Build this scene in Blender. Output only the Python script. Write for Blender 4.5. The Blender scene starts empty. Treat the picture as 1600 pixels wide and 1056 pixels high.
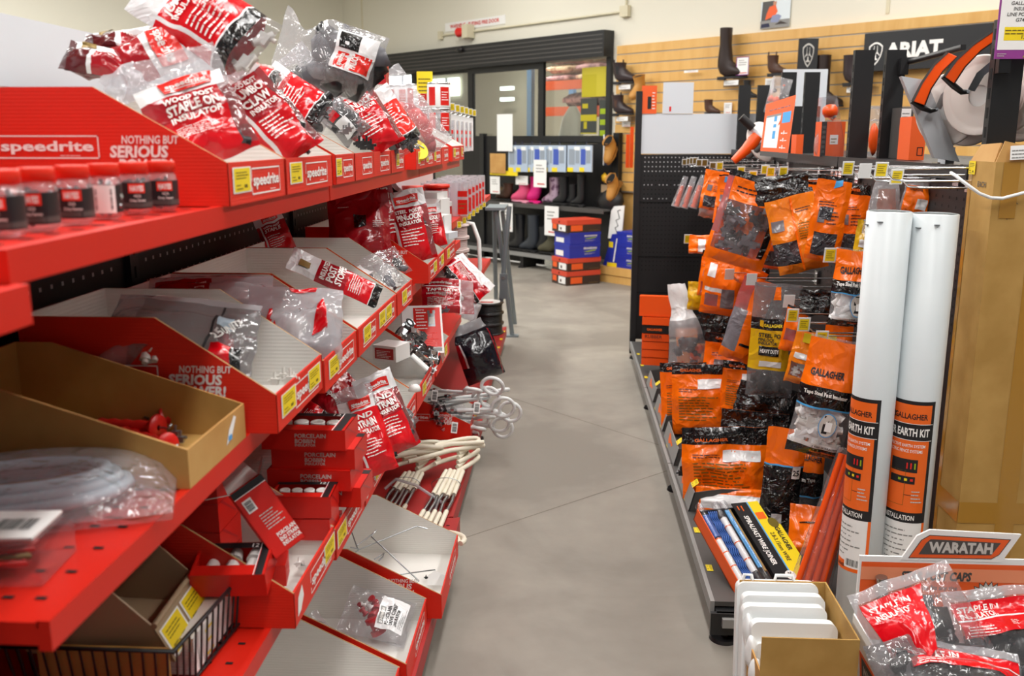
import bpy, math, random
from mathutils import Vector, Matrix, Euler, noise

# ------------------------------------------------------------------ camera, light, exposure
sc = bpy.context.scene
COL = sc.collection
FPX, XV, YH, EYE = 1450.0, 885.0, 215.0, 1.5
PITCH = math.atan((528 - YH) / FPX)
YAW = math.atan((XV - 800) / (FPX / math.cos(PITCH)))
cd = bpy.data.cameras.new('camera')
cam = bpy.data.objects.new('camera', cd)
COL.objects.link(cam)
cam.location = (0, 0, EYE)
cam.rotation_euler = (math.pi / 2 - PITCH, 0, YAW)
cd.sensor_width = 36
cd.lens = FPX * 36 / 1600
cd.clip_start = 0.02
cd.clip_end = 100
cd.dof.use_dof = True
cd.dof.focus_distance = 2.7
cd.dof.aperture_fstop = 5.0
sc.camera = cam

w = bpy.data.worlds.new('world')
sc.world = w
w.use_nodes = True
w.node_tree.nodes['Background'].inputs[0].default_value = (0.97, 0.98, 1.0, 1)
w.node_tree.nodes['Background'].inputs[1].default_value = 0.22

def lamp(name, loc, sx, sy, power, rotz=0.0, col=(1.0, 0.975, 0.945)):
    l = bpy.data.lights.new(name, 'AREA')
    l.shape = 'RECTANGLE'
    l.size, l.size_y = sx, sy
    l.energy = power
    l.color = col
    o = bpy.data.objects.new(name, l)
    COL.objects.link(o)
    o.location = loc
    o.rotation_euler = (0, 0, rotz)
    return o
# rows of fluorescent battens under the shop ceiling, with added fill lamps among them
for i, (x, y) in enumerate([(-1.9, 1.0), (0.25, 0.6), (2.3, 1.4), (-1.9, 4.2), (0.15, 4.2), (2.3, 4.2),
                            (-3.9, 6.0), (-3.6, 9.2), (-1.2, 9.6), (-6.0, 6.0), (-5.4, 8.6),                             (-1.9, 7.6), (0.15, 7.4), (2.5, 6.6), (0.1, -2.4)]):  # lamps before the gap are added to brighten the left and back walls
    lamp('batten_and_fill_light', (x, y, 3.9), 0.30, 2.4, 66 if i < 6 else (110 if i > 9 and i < 12 else 38))
# warehouse lamps beyond the glass doors
lamp('warehouse_light', (-1.5, 15.5, 4.6), 1.5, 3.0, 900)
lamp('warehouse_light', (2.5, 14.0, 4.6), 1.5, 3.0, 900)

sc.view_settings.view_transform = 'Standard'
sc.view_settings.look = 'None'
sc.view_settings.gamma = 1
sc.view_settings.use_curve_mapping = False
sc.view_settings.exposure = -0.02
sc.cycles.transparent_max_bounces = 24
sc.cycles.max_bounces = 8
sc.cycles.caustics_reflective = False
sc.cycles.caustics_refractive = False

# ------------------------------------------------------------------ measuring helpers
FW = Vector((-math.sin(YAW) * math.cos(PITCH), math.cos(YAW) * math.cos(PITCH), -math.sin(PITCH)))
RT = Vector((math.cos(YAW), math.sin(YAW), 0))
UP = RT.cross(FW)
C0 = Vector((0, 0, EYE))
def ray(x, y): return FW + RT * ((x - 800) / FPX) + UP * ((528 - y) / FPX)
def PX(x, y, X): d = ray(x, y); return C0 + d * (X / d.x)
def PY(x, y, Y): d = ray(x, y); return C0 + d * (Y / d.y)
def PZ(x, y, Z): d = ray(x, y); return C0 + d * ((Z - EYE) / d.z)
R2 = math.sqrt(0.5)
WC = 10.85
def W(s, n, z): return Vector((s * R2 - n * R2, WC - s * R2 - n * R2, z))
def PW(x, y, n=0.0):
    d = ray(x, y)
    t = (WC - n / R2 - C0.x - C0.y) / (d.x + d.y)
    p = C0 + d * t
    return ((p.x - p.y + WC) * R2, p.z)

# ------------------------------------------------------------------ materials
def lin(h):
    h = h.lstrip('#')
    r = []
    for i in (0, 2, 4):
        c = int(h[i:i + 2], 16) / 255
        r.append(c / 12.92 if c <= 0.04045 else ((c + 0.055) / 1.055) ** 2.4)
    return (r[0], r[1], r[2], 1)
MATS = {}
def pbr(name, hexc, rough=0.5, metal=0.0, spec=0.5, coat=0.0, bump=None, var=None, emit=None):
    m = bpy.data.materials.new(name)
    m.use_nodes = True
    nt = m.node_tree
    b = nt.nodes['Principled BSDF']
    b.inputs['Base Color'].default_value = lin(hexc)
    b.inputs['Roughness'].default_value = rough
    b.inputs['Metallic'].default_value = metal
    b.inputs['Specular IOR Level'].default_value = spec
    b.inputs['Coat Weight'].default_value = coat
    b.inputs['Coat Roughness'].default_value = 0.08
    tc = nt.nodes.new('ShaderNodeTexCoord')
    if var:                                     # (hex2, scale, detail, lo, hi)
        n = nt.nodes.new('ShaderNodeTexNoise')
        n.inputs['Scale'].default_value = var[1]
        n.inputs['Detail'].default_value = var[2]
        mp = nt.nodes.new('ShaderNodeMapRange')
        mp.inputs[1].default_value = var[3]
        mp.inputs[2].default_value = var[4]
        mx = nt.nodes.new('ShaderNodeMix')
        mx.data_type = 'RGBA'
        mx.inputs[6].default_value = lin(hexc)
        mx.inputs[7].default_value = lin(var[0])
        nt.links.new(tc.outputs['Object'], n.inputs['Vector'])
        nt.links.new(n.outputs['Fac'], mp.inputs[0])
        nt.links.new(mp.outputs[0], mx.inputs[0])
        nt.links.new(mx.outputs[2], b.inputs['Base Color'])
    if bump:                                    # (kind, scale, strength, distance)
        add_bump(nt, b.inputs['Normal'], tc, *bump)
    if emit:
        b.inputs['Emission Color'].default_value = lin(emit[0])
        b.inputs['Emission Strength'].default_value = emit[1]
    MATS[name] = m
    return m
def add_bump(nt, sock, tc, kind, scale, strength, dist):
    bp = nt.nodes.new('ShaderNodeBump')
    bp.inputs['Strength'].default_value = strength
    bp.inputs['Distance'].default_value = dist
    if kind == 'wave':                          # corrugated board: ridges run along the bin
        t = nt.nodes.new('ShaderNodeTexWave')
        t.bands_direction = 'Z'
        t.inputs['Scale'].default_value = scale
        t.inputs['Distortion'].default_value = 0.3
        out = t.outputs['Fac']
        vec = tc.outputs['Object']
        nt.links.new(vec, t.inputs['Vector'])
    elif kind == 'film':                        # crumpled plastic film: soft dents and sharp creases
        oi = nt.nodes.new('ShaderNodeObjectInfo')
        ad = nt.nodes.new('ShaderNodeVectorMath')
        ad.operation = 'MULTIPLY_ADD'
        ad.inputs[1].default_value = (1, 1, 1)
        sc_ = nt.nodes.new('ShaderNodeVectorMath')
        sc_.operation = 'SCALE'
        sc_.inputs[0].default_value = (7, 5, 9)
        nt.links.new(oi.outputs['Random'], sc_.inputs['Scale'])
        nt.links.new(tc.outputs['Object'], ad.inputs[0])
        nt.links.new(sc_.outputs[0], ad.inputs[2])
        n = nt.nodes.new('ShaderNodeTexNoise')
        n.inputs['Scale'].default_value = scale
        n.inputs['Detail'].default_value = 2.5
        n.inputs['Distortion'].default_value = 1.4
        v = nt.nodes.new('ShaderNodeTexVoronoi')
        v.feature = 'DISTANCE_TO_EDGE'
        v.inputs['Scale'].default_value = scale * 0.8
        mr = nt.nodes.new('ShaderNodeMapRange')
        mr.inputs[2].default_value = 0.12
        mr.inputs[3].default_value = 0.5
        mr.inputs[4].default_value = 0.0
        sm = nt.nodes.new('ShaderNodeMath')
        sm.operation = 'ADD'
        nt.links.new(ad.outputs[0], n.inputs['Vector'])
        ds = nt.nodes.new('ShaderNodeVectorMath')
        ds.operation = 'MULTIPLY_ADD'
        ds.inputs[1].default_value = (0.05, 0.05, 0.05)
        nt.links.new(n.outputs['Color'], ds.inputs[0])
        nt.links.new(ad.outputs[0], ds.inputs[2])
        nt.links.new(ds.outputs[0], v.inputs['Vector'])
        nt.links.new(v.outputs['Distance'], mr.inputs[0])
        nt.links.new(n.outputs['Fac'], sm.inputs[0])
        nt.links.new(mr.outputs[0], sm.inputs[1])
        out = sm.outputs[0]
    else:
        t = nt.nodes.new('ShaderNodeTexNoise')
        t.inputs['Scale'].default_value = scale
        t.inputs['Detail'].default_value = 4
        out = t.outputs['Fac']
        nt.links.new(tc.outputs['Object'], t.inputs['Vector'])
    nt.links.new(out, bp.inputs['Height'])
    nt.links.new(bp.outputs[0], sock)
def film(name, tint, milk, bump=(13, 0.5, 0.014), rough=0.12, gloss=1.0):
    """Clear plastic: see-through, a little milky, glossy at glancing angles."""
    m = bpy.data.materials.new(name)
    m.use_nodes = True
    nt = m.node_tree
    nt.nodes.clear()
    out = nt.nodes.new('ShaderNodeOutputMaterial')
    tr = nt.nodes.new('ShaderNodeBsdfTransparent')
    tr.inputs[0].default_value = lin(tint)
    df = nt.nodes.new('ShaderNodeBsdfDiffuse')
    df.inputs[0].default_value = (0.8, 0.8, 0.83, 1)
    gl = nt.nodes.new('ShaderNodeBsdfGlossy')
    gl.inputs['Roughness'].default_value = rough
    m1 = nt.nodes.new('ShaderNodeMixShader')
    m1.inputs[0].default_value = milk
    fr = nt.nodes.new('ShaderNodeFresnel')
    fr.inputs['IOR'].default_value = 1.5
    mu = nt.nodes.new('ShaderNodeMath')
    mu.operation = 'MULTIPLY_ADD'
    mu.inputs[1].default_value = gloss
    mu.inputs[2].default_value = 0.02
    m2 = nt.nodes.new('ShaderNodeMixShader')
    tc = nt.nodes.new('ShaderNodeTexCoord')
    if bump:
        add_bump(nt, gl.inputs['Normal'], tc, 'film', *bump)
        add_bump(nt, fr.inputs['Normal'], tc, 'film', *bump)
    tl = nt.nodes.new('ShaderNodeBsdfTranslucent')
    tl.inputs[0].default_value = (0.85, 0.85, 0.87, 1)
    mk = nt.nodes.new('ShaderNodeMixShader')
    mk.inputs[0].default_value = 0.4
    nt.links.new(df.outputs[0], mk.inputs[1])
    nt.links.new(tl.outputs[0], mk.inputs[2])
    ge = nt.nodes.new('ShaderNodeNewGeometry')
    ir = nt.nodes.new('ShaderNodeMapRange')
    ir.inputs[3].default_value = 1.5
    ir.inputs[4].default_value = 1 / 1.5
    nt.links.new(ge.outputs['Backfacing'], ir.inputs[0])
    nt.links.new(ir.outputs[0], fr.inputs['IOR'])
    nt.links.new(tr.outputs[0], m1.inputs[1])
    nt.links.new(mk.outputs[0], m1.inputs[2])
    nt.links.new(fr.outputs[0], mu.inputs[0])
    nt.links.new(mu.outputs[0], m2.inputs[0])
    nt.links.new(m1.outputs[0], m2.inputs[1])
    nt.links.new(gl.outputs[0], m2.inputs[2])
    nt.links.new(m2.outputs[0], out.inputs[0])
    MATS[name] = m
    return m

FB = ('film', 11, 0.42, 0.014)
pbr('concrete', '#a9a49a', 0.55, bump=('noise', 60, 0.05, 0.003))
pbr('joint', '#6e675c', 0.8)
pbr('cream_wall', '#e2dfd0', 0.75)
pbr('cream_trim', '#d6cfb4', 0.6)
pbr('ceiling_white', '#e8e8e2', 0.85)
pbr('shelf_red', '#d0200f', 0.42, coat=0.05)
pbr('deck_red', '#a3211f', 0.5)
pbr('board_red', '#de2813', 0.5, bump=('wave', 60, 0.12, 0.001))
pbr('board_grey', '#e6e4de', 0.7, bump=('wave', 45, 0.16, 0.002))
pbr('board_edge', '#b08a5a', 0.8)
pbr('print_red', '#d21d13', 0.35)
pbr('print_crimson', '#b51820', 0.3)
pbr('white_ink', '#f4f2ee', 0.5)
pbr('grey_ink', '#c9c6c0', 0.5)
pbr('black_ink', '#17171a', 0.5)
pbr('orange_ink', '#f26a1b', 0.45)
pbr('blue_ink', '#4aa3e0', 0.45)
pbr('yellow_tag', '#f2d61c', 0.5)
pbr('tag_ink', '#6b5c0c', 0.6)
pbr('paper_white', '#f0f0ee', 0.55)
pbr('kraft', '#ba9350', 0.75, var=('#a98240', 9, 4, 0.35, 0.65))
pbr('kraft_light', '#c79b5b', 0.7, var=('#b98848', 7, 4, 0.35, 0.65))
pbr('kraft_tape', '#aa7c2e', 0.18, coat=0.4)
pbr('black_metal', '#191a1c', 0.42)
pbr('black_peg', '#111113', 0.5)
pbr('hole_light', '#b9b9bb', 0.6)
pbr('hole_dark', '#050506', 0.9)
pbr('black_plastic', '#151517', 0.35)
pbr('dark_grey', '#4a4846', 0.5)
pbr('mid_grey', '#8a8a88', 0.45)
pbr('chrome', '#d8dadc', 0.16, metal=1.0)
pbr('steel', '#a9adb0', 0.3, metal=1.0)
pbr('galv', '#8d979c', 0.42, metal=0.7)
pbr('white_panel', '#d6dbe1', 0.5)
pbr('white_plastic', '#e9ecec', 0.35)
pbr('tube_white', '#d5dcde', 0.4, bump=('noise', 30, 0.04, 0.002), var=('#cfd6d9', 6, 3, 0.4, 0.7))
pbr('porcelain', '#f3f2ee', 0.15, coat=0.5)
pbr('cream_rod', '#e6dfcb', 0.5)
pbr('bag_red', '#d60c1a', 0.18, spec=0.55, coat=0.25, bump=FB)
pbr('bag_scarlet', '#e0261c', 0.2, spec=0.6, coat=0.4, bump=FB)
pbr('bag_crimson', '#a80f1e', 0.2, spec=0.6, coat=0.3, bump=FB)
pbr('bag_maroon', '#5d1016', 0.25, coat=0.3, bump=FB)
pbr('bag_orange', '#ff720a', 0.22, spec=0.5, coat=0.18, bump=FB)
pbr('bag_amber', '#f28416', 0.22, spec=0.6, coat=0.35, bump=FB)
pbr('bag_black', '#111113', 0.14, spec=0.6, coat=0.5, bump=('film', 22, 0.75, 0.014))
pbr('bag_yellow', '#e2b21c', 0.22, coat=0.3, bump=FB)
pbr('bag_white', '#e9e9ea', 0.22, coat=0.3, bump=FB)
pbr('bag_grey', '#77747a', 0.22, coat=0.4, bump=FB)
pbr('bag_window', '#3a3a40', 0.15, coat=0.6, bump=('film', 20, 0.8, 0.014))
pbr('orange_plastic', '#f0540e', 0.35)
pbr('orange_card', '#ee5f22', 0.5)
pbr('red_plastic', '#dd2622', 0.35)
pbr('black_rubber', '#19191b', 0.45)
pbr('contents_black', '#1b1b1e', 0.3)
pbr('contents_grey', '#57565c', 0.4)
pbr('contents_white', '#dcd9d2', 0.45)
pbr('contents_red', '#b3202a', 0.4)
pbr('contents_steel', '#8f9295', 0.3, metal=0.8)
film('film_clear', '#fbfbfd', 0.10)
film('film_milky', '#f6f6f8', 0.26, bump=(22, 0.55, 0.014))
film('film_white', '#f4f4f8', 0.5)
film('film_smooth', '#fafafc', 0.05, bump=None, rough=0.05)
film('film_smoke', '#c8c6c8', 0.16)
film('film_orange', '#ff9c6a', 0.22)
film('door_glass', '#e6e7e2', 0.02, bump=None, rough=0.02, gloss=0.9)
film('poster_film', '#d9d23a', 0.05, bump=None, rough=0.2)

pbr('blue_grey', '#a9bccb', 0.5)
pbr('brass', '#8c7440', 0.35, metal=0.3)
pbr('lid_red', '#e8331c', 0.35)
pbr('rope_pink', '#d9c6c2', 0.6)
pbr('hose_blue', '#b9cdd6', 0.3)
pbr('bag_navy', '#15171f', 0.18, coat=0.4, bump=FB)
pbr('blue_rod', '#2f5fae', 0.4)
pbr('angle_grey', '#a9acb0', 0.4)
pbr('peach_card', '#f0936a', 0.5)
pbr('purple_ink', '#8e3a8c', 0.5)
pbr('reel_white', '#e4dcd6', 0.35)
pbr('beige_plastic', '#a08a6c', 0.5)
pbr('groove', '#a9a49c', 0.4, metal=0.3)
pbr('leather_dark', '#33282a', 0.4)
pbr('leather_deep', '#2a1c18', 0.45)
pbr('leather_brown', '#4d3226', 0.45)
pbr('leather_black', '#1b1a1a', 0.4)
pbr('leather_tan', '#b9843c', 0.6)
pbr('leather_tan2', '#9a6c30', 0.6)
pbr('sign_black', '#1b1c1f', 0.45)
pbr('pale_sky', '#dbe6ec', 0.5)
pbr('denim', '#8d97b8', 0.7)
pbr('skin_print', '#c98e70', 0.6)
pbr('navy_print', '#1f2444', 0.6)
pbr('gum_rose', '#e0527f', 0.35)
pbr('gum_pale', '#e59ab0', 0.4)
pbr('gum_pink', '#f02a8c', 0.3)
pbr('gum_lilac', '#b9a0b4', 0.4, var=('#6d4a66', 18, 2, 0.5, 0.58))
pbr('gum_black', '#1a1b1e', 0.4)
pbr('gum_slate', '#2d333b', 0.4)
pbr('gum_olive', '#4d4a38', 0.5)
pbr('sack_brown', '#5d4630', 0.7, var=('#8b7a50', 30, 3, 0.45, 0.6))
pbr('pale_blue', '#aebfd2', 0.35)
pbr('insole_blue', '#3f57b0', 0.4)
pbr('insole_grey', '#8f9aa6', 0.45)
pbr('box_brown', '#3a2a22', 0.5)
pbr('box_blue', '#2230a0', 0.45)
pbr('box_red', '#d1452c', 0.5)
def concrete_floor():
    nt = MATS['concrete'].node_tree
    b = nt.nodes['Principled BSDF']
    tc = nt.nodes.new('ShaderNodeTexCoord')
    n1 = nt.nodes.new('ShaderNodeTexNoise'); n1.inputs['Scale'].default_value = 1.3; n1.inputs['Detail'].default_value = 6; n1.inputs['Distortion'].default_value = 0.8
    n2 = nt.nodes.new('ShaderNodeTexNoise'); n2.inputs['Scale'].default_value = 9; n2.inputs['Detail'].default_value = 8
    ad = nt.nodes.new('ShaderNodeMath'); ad.operation = 'MULTIPLY_ADD'; ad.inputs[1].default_value = 0.22
    rp = nt.nodes.new('ShaderNodeValToRGB')
    rp.color_ramp.elements[0].position = 0.52; rp.color_ramp.elements[0].color = lin('#857f76')
    rp.color_ramp.elements[1].position = 0.95; rp.color_ramp.elements[1].color = lin('#aca69a')
    e = rp.color_ramp.elements.new(0.72); e.color = lin('#979187')
    nt.links.new(tc.outputs['Object'], n1.inputs['Vector']); nt.links.new(tc.outputs['Object'], n2.inputs['Vector'])
    nt.links.new(n2.outputs['Fac'], ad.inputs[0]); nt.links.new(n1.outputs['Fac'], ad.inputs[2])
    nt.links.new(ad.outputs[0], rp.inputs[0]); nt.links.new(rp.outputs[0], b.inputs['Base Color'])
concrete_floor()
def wood_slat():
    m = pbr('maple', '#d9a85c', 0.4)
    nt = m.node_tree
    b = nt.nodes['Principled BSDF']
    tc = nt.nodes.new('ShaderNodeTexCoord')
    mp = nt.nodes.new('ShaderNodeMapping'); mp.inputs['Scale'].default_value = (9, 9, 1.3)
    n = nt.nodes.new('ShaderNodeTexNoise'); n.inputs['Scale'].default_value = 1.2; n.inputs['Detail'].default_value = 5; n.inputs['Distortion'].default_value = 0.6
    rp = nt.nodes.new('ShaderNodeValToRGB')
    rp.color_ramp.elements[0].position = 0.3; rp.color_ramp.elements[0].color = lin('#d2a055')
    rp.color_ramp.elements[1].position = 0.7; rp.color_ramp.elements[1].color = lin('#e0b46c')
    nt.links.new(tc.outputs['Object'], mp.inputs[0]); nt.links.new(mp.outputs[0], n.inputs['Vector'])
    nt.links.new(n.outputs['Fac'], rp.inputs[0]); nt.links.new(rp.outputs[0], b.inputs['Base Color'])
wood_slat()

# ------------------------------------------------------------------ mesh builder
_TXT = {}
def text_mesh(s, bold=0.0, shear=0.0, space=1.0):
    key = (s, bold, shear, space)
    if key in _TXT: return _TXT[key]
    cu = bpy.data.curves.new('lettering', 'FONT')
    cu.body = s
    cu.size = 1.0
    cu.offset = bold
    cu.shear = shear
    cu.space_character = space
    cu.resolution_u = 2
    cu.fill_mode = 'FRONT'
    o = bpy.data.objects.new('lettering', cu)
    COL.objects.link(o)
    dg = bpy.context.evaluated_depsgraph_get()
    dg.update()
    me = o.evaluated_get(dg).to_mesh()
    vs = [(v.co.x, v.co.y) for v in me.vertices]
    fs = [tuple(p.vertices) for p in me.polygons]
    o.evaluated_get(dg).to_mesh_clear()
    bpy.data.objects.remove(o)
    bpy.data.curves.remove(cu)
    if vs:
        x0 = min(v[0] for v in vs); x1 = max(v[0] for v in vs)
        y0 = 0.0; y1 = 0.70
        vs = [(v[0] - x0, v[1]) for v in vs]
        r = (vs, fs, x1 - x0, y1)
    else:
        r = ([], [], 1.0, 0.7)
    _TXT[key] = r
    return r
def plane(o, ex, ey, n=None):
    """Flat surface: (a, b, off) -> point; a along ex, b along ey, off along the normal."""
    o = Vector(o); ex = Vector(ex).normalized(); ey = Vector(ey).normalized()
    n = ex.cross(ey) if n is None else Vector(n).normalized()
    return lambda a, b, off=0.0: o + ex * a + ey * b + n * off
class MB:
    def __init__(s):
        s.v = []; s.f = []; s.m = []; s.sm = []; s.mats = []
    def mi(s, mat):
        mm = MATS[mat]
        if mm not in s.mats: s.mats.append(mm)
        return s.mats.index(mm)
    def add(s, vs, fs, mat, smooth=False, T=None):
        b = len(s.v)
        for p in vs:
            p = Vector(p)
            s.v.append(T @ p if T is not None else p)
        k = s.mi(mat)
        for f in fs:
            s.f.append(tuple(b + i for i in f)); s.m.append(k); s.sm.append(smooth)
        return s
    def box(s, c, d, mat, T=None, top=None, bot=None, front=None):
        x, y, z = c; a, b, h = d[0] / 2, d[1] / 2, d[2] / 2
        vs = [(x + i * a, y + j * b, z + k * h) for k in (-1, 1) for j in (-1, 1) for i in (-1, 1)]
        s.add(vs, [(4, 5, 7, 6)], top or mat, T=T)
        s.add(vs, [(0, 2, 3, 1)], bot or mat, T=T)
        s.add(vs, [(0, 1, 5, 4)], front or mat, T=T)
        return s.add(vs, [(1, 3, 7, 5), (3, 2, 6, 7), (2, 0, 4, 6)], mat, T=T)
    def span(s, p0, p1, mat, **k):
        return s.box([(a + b) / 2 for a, b in zip(p0, p1)], [abs(b - a) for a, b in zip(p0, p1)], mat, **k)
    def prism(s, poly, t, mat, fn, edge=None, back=None):
        """poly: (a, b) list; fn(a, b, off): off 0 is the front, -t the back."""
        n = len(poly)
        fr = [fn(a, b, 0.0) for a, b in poly]; bk = [fn(a, b, -t) for a, b in poly]
        s.add(fr, [tuple(range(n))], mat)
        s.add(bk, [tuple(reversed(range(n)))], back or mat)
        s.add(fr + bk, [(i, n + i, n + (i + 1) % n, (i + 1) % n) for i in range(n)], edge or mat)
        return s
    def frame(s, p0, p1, r0, r1, mat, n=14, caps=True, smooth=True):
        p0 = Vector(p0); p1 = Vector(p1)
        z = (p1 - p0).normalized()
        x = z.orthogonal().normalized(); y = z.cross(x)
        vs = []
        for p, r in ((p0, r0), (p1, r1)):
            for i in range(n):
                a = 2 * math.pi * i / n
                vs.append(p + (x * math.cos(a) + y * math.sin(a)) * r)
        s.add(vs, [(i, (i + 1) % n, n + (i + 1) % n, n + i) for i in range(n)], mat, smooth)
        if caps:
            s.add(vs[:n], [tuple(reversed(range(n)))], mat)
            s.add(vs[n:], [tuple(range(n))], mat)
        return s
    def cyl(s, p0, p1, r, mat, n=14, caps=True, r1=None): return s.frame(p0, p1, r, r if r1 is None else r1, mat, n, caps)
    def tube(s, pts, r, mat, n=7, closed=False, T=None):
        pts = [Vector(p) for p in pts]
        N = len(pts); rings = []
        up = None
        for i, p in enumerate(pts):
            a = pts[(i - 1) % N] if (closed or i > 0) else p
            b = pts[(i + 1) % N] if (closed or i < N - 1) else p
            t = (b - a)
            t = t.normalized() if t.length > 1e-9 else Vector((0, 0, 1))
            if up is None: up = t.orthogonal().normalized()
            up = (up - t * up.dot(t))
            up = up.normalized() if up.length > 1e-6 else t.orthogonal().normalized()
            sd = t.cross(up)
            rr = r[i] if isinstance(r, (list, tuple)) else r
            rings.append([p + (up * math.cos(2 * math.pi * k / n) + sd * math.sin(2 * math.pi * k / n)) * rr for k in range(n)])
        vs = [q for R in rings for q in R]
        fs = []
        for i in range(N if closed else N - 1):
            j = (i + 1) % N
            for k in range(n):
                l = (k + 1) % n
                fs.append((i * n + k, i * n + l, j * n + l, j * n + k))
        s.add(vs, fs, mat, True, T)
        if not closed:
            s.add(rings[0], [tuple(reversed(range(n)))], mat, False, T)
            s.add(rings[-1], [tuple(range(n))], mat, False, T)
        return s
    def lathe(s, prof, mat, n=24, T=None, closed=False):
        vs = []; K = len(prof)
        for r, z in prof:
            for i in range(n):
                a = 2 * math.pi * i / n
                vs.append((r * math.cos(a), r * math.sin(a), z))
        fs = []
        for j in range(K if closed else K - 1):
            q = (j + 1) % K
            for i in range(n):
                fs.append((j * n + i, j * n + (i + 1) % n, q * n + (i + 1) % n, q * n + i))
        return s.add(vs, fs, mat, True, T)
    def grid(s, fn, us, vs_, matfn, smooth=True):
        nu, nv = len(us), len(vs_)
        P = [fn(u, v) for v in vs_ for u in us]
        b = len(s.v)
        s.v += [Vector(p) for p in P]
        for j in range(nv - 1):
            for i in range(nu - 1):
                mt = matfn((us[i] + us[i + 1]) / 2, (vs_[j] + vs_[j + 1]) / 2) if callable(matfn) else matfn
                if mt is None: continue
                s.f.append((b + j * nu + i, b + j * nu + i + 1, b + (j + 1) * nu + i + 1, b + (j + 1) * nu + i))
                s.m.append(s.mi(mt)); s.sm.append(smooth)
        return s
    def patch(s, fn, a0, a1, b0, b1, mat, off=0.0008, n=1, m=1):
        us = [a0 + (a1 - a0) * i / n for i in range(n + 1)]
        vs_ = [b0 + (b1 - b0) * i / m for i in range(m + 1)]
        return s.grid(lambda a, b: fn(a, b, off), us, vs_, mat)
    def poly(s, fn, pts, mat, off=0.0008):
        return s.add([fn(a, b, off) for a, b in pts], [tuple(range(len(pts)))], mat)
    def rim(s, fn, a0, a1, b0, b1, t, mat, off=0.0008, n=1):
        s.patch(fn, a0, a1, b0, b0 + t, mat, off, n, 1); s.patch(fn, a0, a1, b1 - t, b1, mat, off, n, 1)
        s.patch(fn, a0, a0 + t, b0 + t, b1 - t, mat, off, 1, n); return s.patch(fn, a1 - t, a1, b0 + t, b1 - t, mat, off, 1, n)
    def text(s, st, mat, fn, a, b, h, off=0.0012, width=None, bold=0.012, shear=0.0, align='l', space=1.0, rot=0.0):
        """h: capital height in the surface's own units; width squeezes the line to a length."""
        vs, fs, tw, th = text_mesh(st, bold, shear, space)
        k = h / th
        kx = k if width is None else width / tw
        ox = {'l': 0, 'c': -tw * kx / 2, 'r': -tw * kx}[align]
        cr, sr = math.cos(rot), math.sin(rot)
        out = []
        for x, y in vs:
            x, y = ox + x * kx, y * k
            out.append(fn(a + x * cr - y * sr, b + x * sr + y * cr, off))
        return s.add(out, fs, mat)
    def fine(s, fn, a0, a1, b0, b1, n, mat, off=0.001, seed=0, fill=0.32):
        """Small print too fine to read: ragged thin rules."""
        rg = random.Random(seed)
        st = (b1 - b0) / n
        for i in range(n):
            e = a0 + (a1 - a0) * rg.uniform(0.6, 1.0)
            x = a0
            while x < e:
                wd = (a1 - a0) * rg.uniform(0.08, 0.22)
                s.patch(fn, x, min(x + wd, e), b1 - (i + 1) * st, b1 - (i + 1) * st + st * fill, mat, off)
                x += wd + (a1 - a0) * 0.025
        return s
    def barcode(s, fn, a0, a1, b0, b1, off=0.0012, n=14, mat='black_ink', seed=1, horizontal=False):
        rg = random.Random(seed)
        L = (b1 - b0) if horizontal else (a1 - a0)
        st = L / n
        for i in range(n):
            p = i * st; q = p + st * rg.uniform(0.25, 0.75)
            if horizontal: s.patch(fn, a0, a1, b0 + p, b0 + q, mat, off)
            else: s.patch(fn, a0 + p, a0 + q, b0, b1, mat, off)
        return s
    def lump(s, c, r, mat, seed=0, squash=(1, 1, 1), sub=1, rough=0.35):
        import bmesh
        bm = bmesh.new()
        bmesh.ops.create_icosphere(bm, subdivisions=sub, radius=1)
        vs = []
        for v in bm.verts:
            k = 1 + rough * noise.noise(v.co * 1.7 + Vector((seed * 3.1, seed * 1.7, seed)))
            vs.append(Vector((c[0] + v.co.x * r * k * squash[0], c[1] + v.co.y * r * k * squash[1], c[2] + v.co.z * r * k * squash[2])))
        fs = [tuple(v.index for v in f.verts) for f in bm.faces]
        bm.free()
        return s.add(vs, fs, mat, True)
    def build(s, name, parent=None, bevel=0.0, loc=None, rot=None, M=None):
        me = bpy.data.meshes.new(name)
        me.from_pydata([tuple(v) for v in s.v], [], s.f)
        for m in s.mats: me.materials.append(m)
        me.polygons.foreach_set('material_index', s.m)
        me.polygons.foreach_set('use_smooth', s.sm)
        me.update()
        o = bpy.data.objects.new(name, me)
        COL.objects.link(o)
        if parent is not None: o.parent = parent
        if M is not None: o.matrix_world = M
        if loc is not None: o.location = loc
        if rot is not None: o.rotation_euler = rot
        if bevel:
            md = o.modifiers.new('soft_edges', 'BEVEL'); md.width = bevel; md.segments = 2; md.limit_method = 'ANGLE'; md.angle_limit = 0.7
        return o
def thing(name, label, cat, loc=(0, 0, 0), rot=(0, 0, 0), group=None, M=None):
    o = bpy.data.objects.new(name, None)
    o.empty_display_size = 0.05
    COL.objects.link(o)
    if M is not None: o.matrix_world = M
    else:
        o.location = loc; o.rotation_euler = rot
    return tag(o, label, cat, group)
def tag(o, label, cat, group=None, kind=None):
    o['label'] = label; o['category'] = cat
    if group: o['group'] = group
    if kind: o['kind'] = kind
    return o
def struct(o, label=None):
    o['kind'] = 'structure'
    if label: o['label'] = label
    return o
def copy_tree(o, parent=None):
    c = o.copy(); COL.objects.link(c)
    if parent is not None:
        c.parent = parent
    for ch in list(o.children): copy_tree(ch, c)
    return c
def wallM(s, n, z): 
    """Frame on the door wall: x along the wall, -y into the room."""
    return Matrix.Translation(W(s, n, z)) @ Matrix.Rotation(-math.pi / 4, 4, 'Z')
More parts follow.
